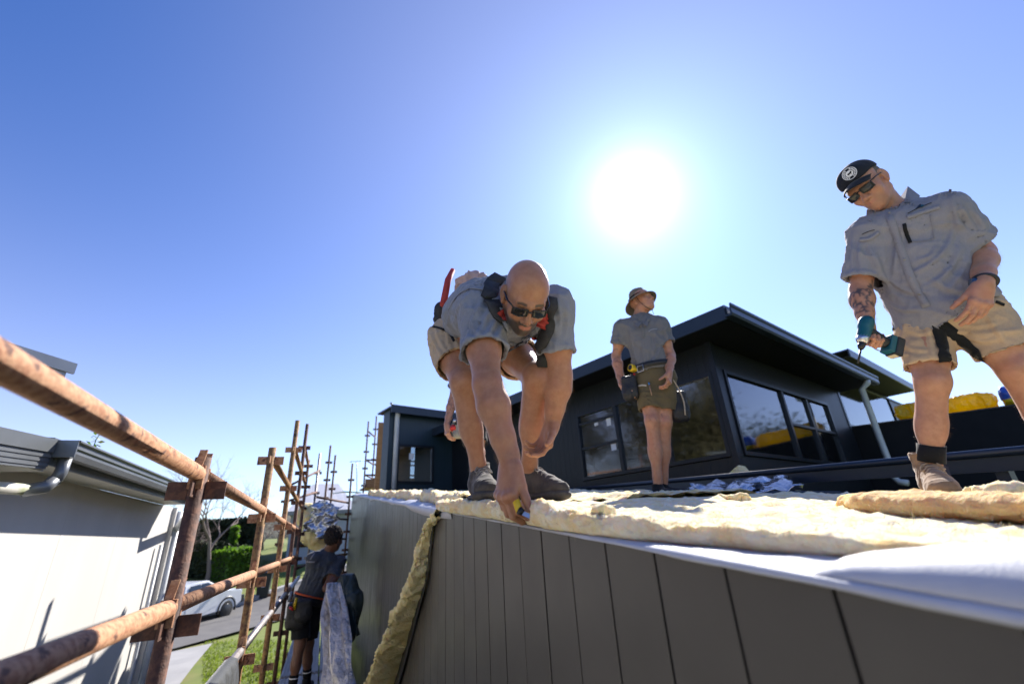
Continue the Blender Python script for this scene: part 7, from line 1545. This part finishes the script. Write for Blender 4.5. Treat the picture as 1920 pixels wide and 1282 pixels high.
# wheelie bin
bp_ = gpt(491, 1122); bn_ = thing('wheelie_bin', bp_, 'dark wheelie bin standing on the grass bank beside the street', 'bin'); mb = MB(); P = []
for z, w in ((.04, .20), (.92, .27)): P.append([bp_+np.array([sx*w, sy*w, z]) for sx, sy in ((-1, -1), (1, -1), (1, 1), (-1, 1))])
mb.add(P[0]+P[1], [(0, 3, 2, 1), (4, 5, 6, 7), (0, 1, 5, 4), (1, 2, 6, 5), (2, 3, 7, 6), (3, 0, 4, 7)]); mb.build('bin_body', mat('dark_green_bin', (.012, .02, .018), .5), bn_, bevel=.02); mb = MB(); mb.obox(bp_+np.array([0, -.02, .97]), (.30, 0, 0), (0, .32, .02), (0, 0, .035)); mb.build('lid', M['black_plastic'], bn_, bevel=.02); mb = MB(); mb.obox(bp_+np.array([0, -.255, .5]), (.06, 0, 0), (0, .004, 0), (0, 0, .06)); mb.build('sticker', M['paper'], bn_)
for sx in (-1, 1): mb = MB(); mb.tube([bp_+np.array([sx*.2, .22, .09]), bp_+np.array([sx*.26, .22, .09])], .09, 12); mb.build('wheel', M['black_plastic'], bn_)
# far houses
def far_house(name, pxs, D, wall_m, roof_m, label, eave_h, rise, depth=7., windows=()):
    a = atH(*pxs[0], D); b = atH(*pxs[1], D); ax = b-a; ax[2] = 0; L_ = np.linalg.norm(ax); e = ax/L_; f = np.array([-e[1], e[0], 0]); z0 = -3.; ze = (a[2]+b[2])/2
    root = thing(name, ((a[0]+b[0])/2, (a[1]+b[1])/2, z0), label, 'house'); B = lambda s, t, z: np.array([a[0], a[1], 0])+e*s+f*t+Z*z
    mb = MB(); mb.quad_slab([B(.3, .4, z0), B(L_-.3, .4, z0), B(L_-.3, .4, ze), B(.3, .4, ze)], f*(depth-.8)); mb.build('wall', wall_m, root)
    n_ = max(8, int(L_/.35)); P = []
    mb = MB(); r0, r1 = min(L_*.3, depth/2), max(L_*.7, L_-depth/2); mb.add([B(0, 0, ze), B(L_, 0, ze), B(r1, depth/2, ze+rise), B(r0, depth/2, ze+rise), B(0, depth, ze), B(L_, depth, ze)], [(0, 1, 2, 3), (1, 5, 2), (5, 4, 3, 2), (4, 0, 3), (0, 4, 5, 1)]); mb.build('roof', roof_m, root)
    mb = MB(); mb.quad_slab([B(0, -.02, ze-.2), B(L_, -.02, ze-.2), B(L_, -.02, ze+.02), B(0, -.02, ze+.02)], f*-.1); mb.build('gutter', M['gutter'], root)
    for (s, zt_, w, h_) in windows:
        mb = MB(); mb.quad_slab([B(s, .39, ze-zt_-h_), B(s+w, .39, ze-zt_-h_), B(s+w, .39, ze-zt_), B(s, .39, ze-zt_)], f*-.04); wd = mb.build('window', M['frame'], root); mb = MB(); mb.quad_slab([B(s+.06, .34, ze-zt_-h_+.06), B(s+w-.06, .34, ze-zt_-h_+.06), B(s+w-.06, .34, ze-zt_-.06), B(s+.06, .34, ze-zt_-.06)], f*-.01); mb.build('pane', M['dark_int'], wd)
    return root
M['pale_roof'] = clad_bump(mat('pale_corrugated_roof', (.66, .65, .66), .45, .1, (.6, .59, .6), 3, 1), (1, .15, 0), .45, .8, .04)
far_house('far_house', ((535, 962), (672, 952)), 30, mat('pale_blue_wall', (.36, .40, .46), .7), M['pale_roof'], 'single storey house with a pale corrugated roof beyond the scaffold', 2.6, 1.9, windows=((.5, .9, 1.2, 1.0), (3.6, .9, 1.4, 1.0)))
far_house('brown_roof_house', ((285, 1018), (402, 1018)), 62, mat('brick_brown_wall', (.25, .17, .13), .85, 0, (.2, .13, .1), 6, 1), mat('brown_tile_roof', (.24, .13, .09), .85, 0, (.18, .09, .06), 5, 1), 'distant brown roofed house on the hill behind the hedge', 2.6, 2.3, 9., windows=((2.5, .7, 1.4, 1.2),))
# ochre work fence behind the worker, antenna on the pale roof
an = thing('roof_antenna', atH(671, 905, 24), 'thin television antenna on the pale corrugated roof', 'antenna'); mb = MB(); q = atH(671, 905, 24); t_ = atH(669, 865, 24); mb.tube([q-Z*.6, t_], .02, 6); mb.build('mast', M['galv'], an); mb = MB(); mb.tube([t_+np.array([-.35, 0, -.02]), t_+np.array([.35, 0, .06])], .012, 5); mb.build('boom', M['galv'], an)
for k in (-.25, -.05, .15): mb = MB(); mb.tube([t_+np.array([k, -.3, 0]), t_+np.array([k, .3, 0])], .008, 4); mb.build('rod', M['galv'], an)
# weed growing behind the gutter of the white house
wb = onX(176, 836, HG-.12); wp = thing('gutter_weed', wb, 'small leafy weed with a yellow leaf growing behind the grey gutter', 'weed'); rng = np.random.RandomState(3); mb = MB(); mb.tube([wb-Z*.05, wb+Z*.05, wb+np.array([.01, .02, .12])], .004, 5); mb.build('stem', M['hedge'], wp)
for k in range(16):
    c = wb+np.array([rng.uniform(-.03, .03), rng.uniform(-.07, .07), rng.uniform(.0, .14)]); d = _unit(rng.normal(size=3)+np.array([0, 0, .5])); s_ = _unit(np.cross(d, rng.normal(size=3))); mb = MB(); mb.add([c, c+d*.025+s_*.014, c+d*.055, c+d*.025-s_*.014], [(0, 1, 2, 3)]); mb.build('leaf', M['hedge'] if k % 3 else mat('yellow_leaf', (.5, .42, .03), .6), wp)
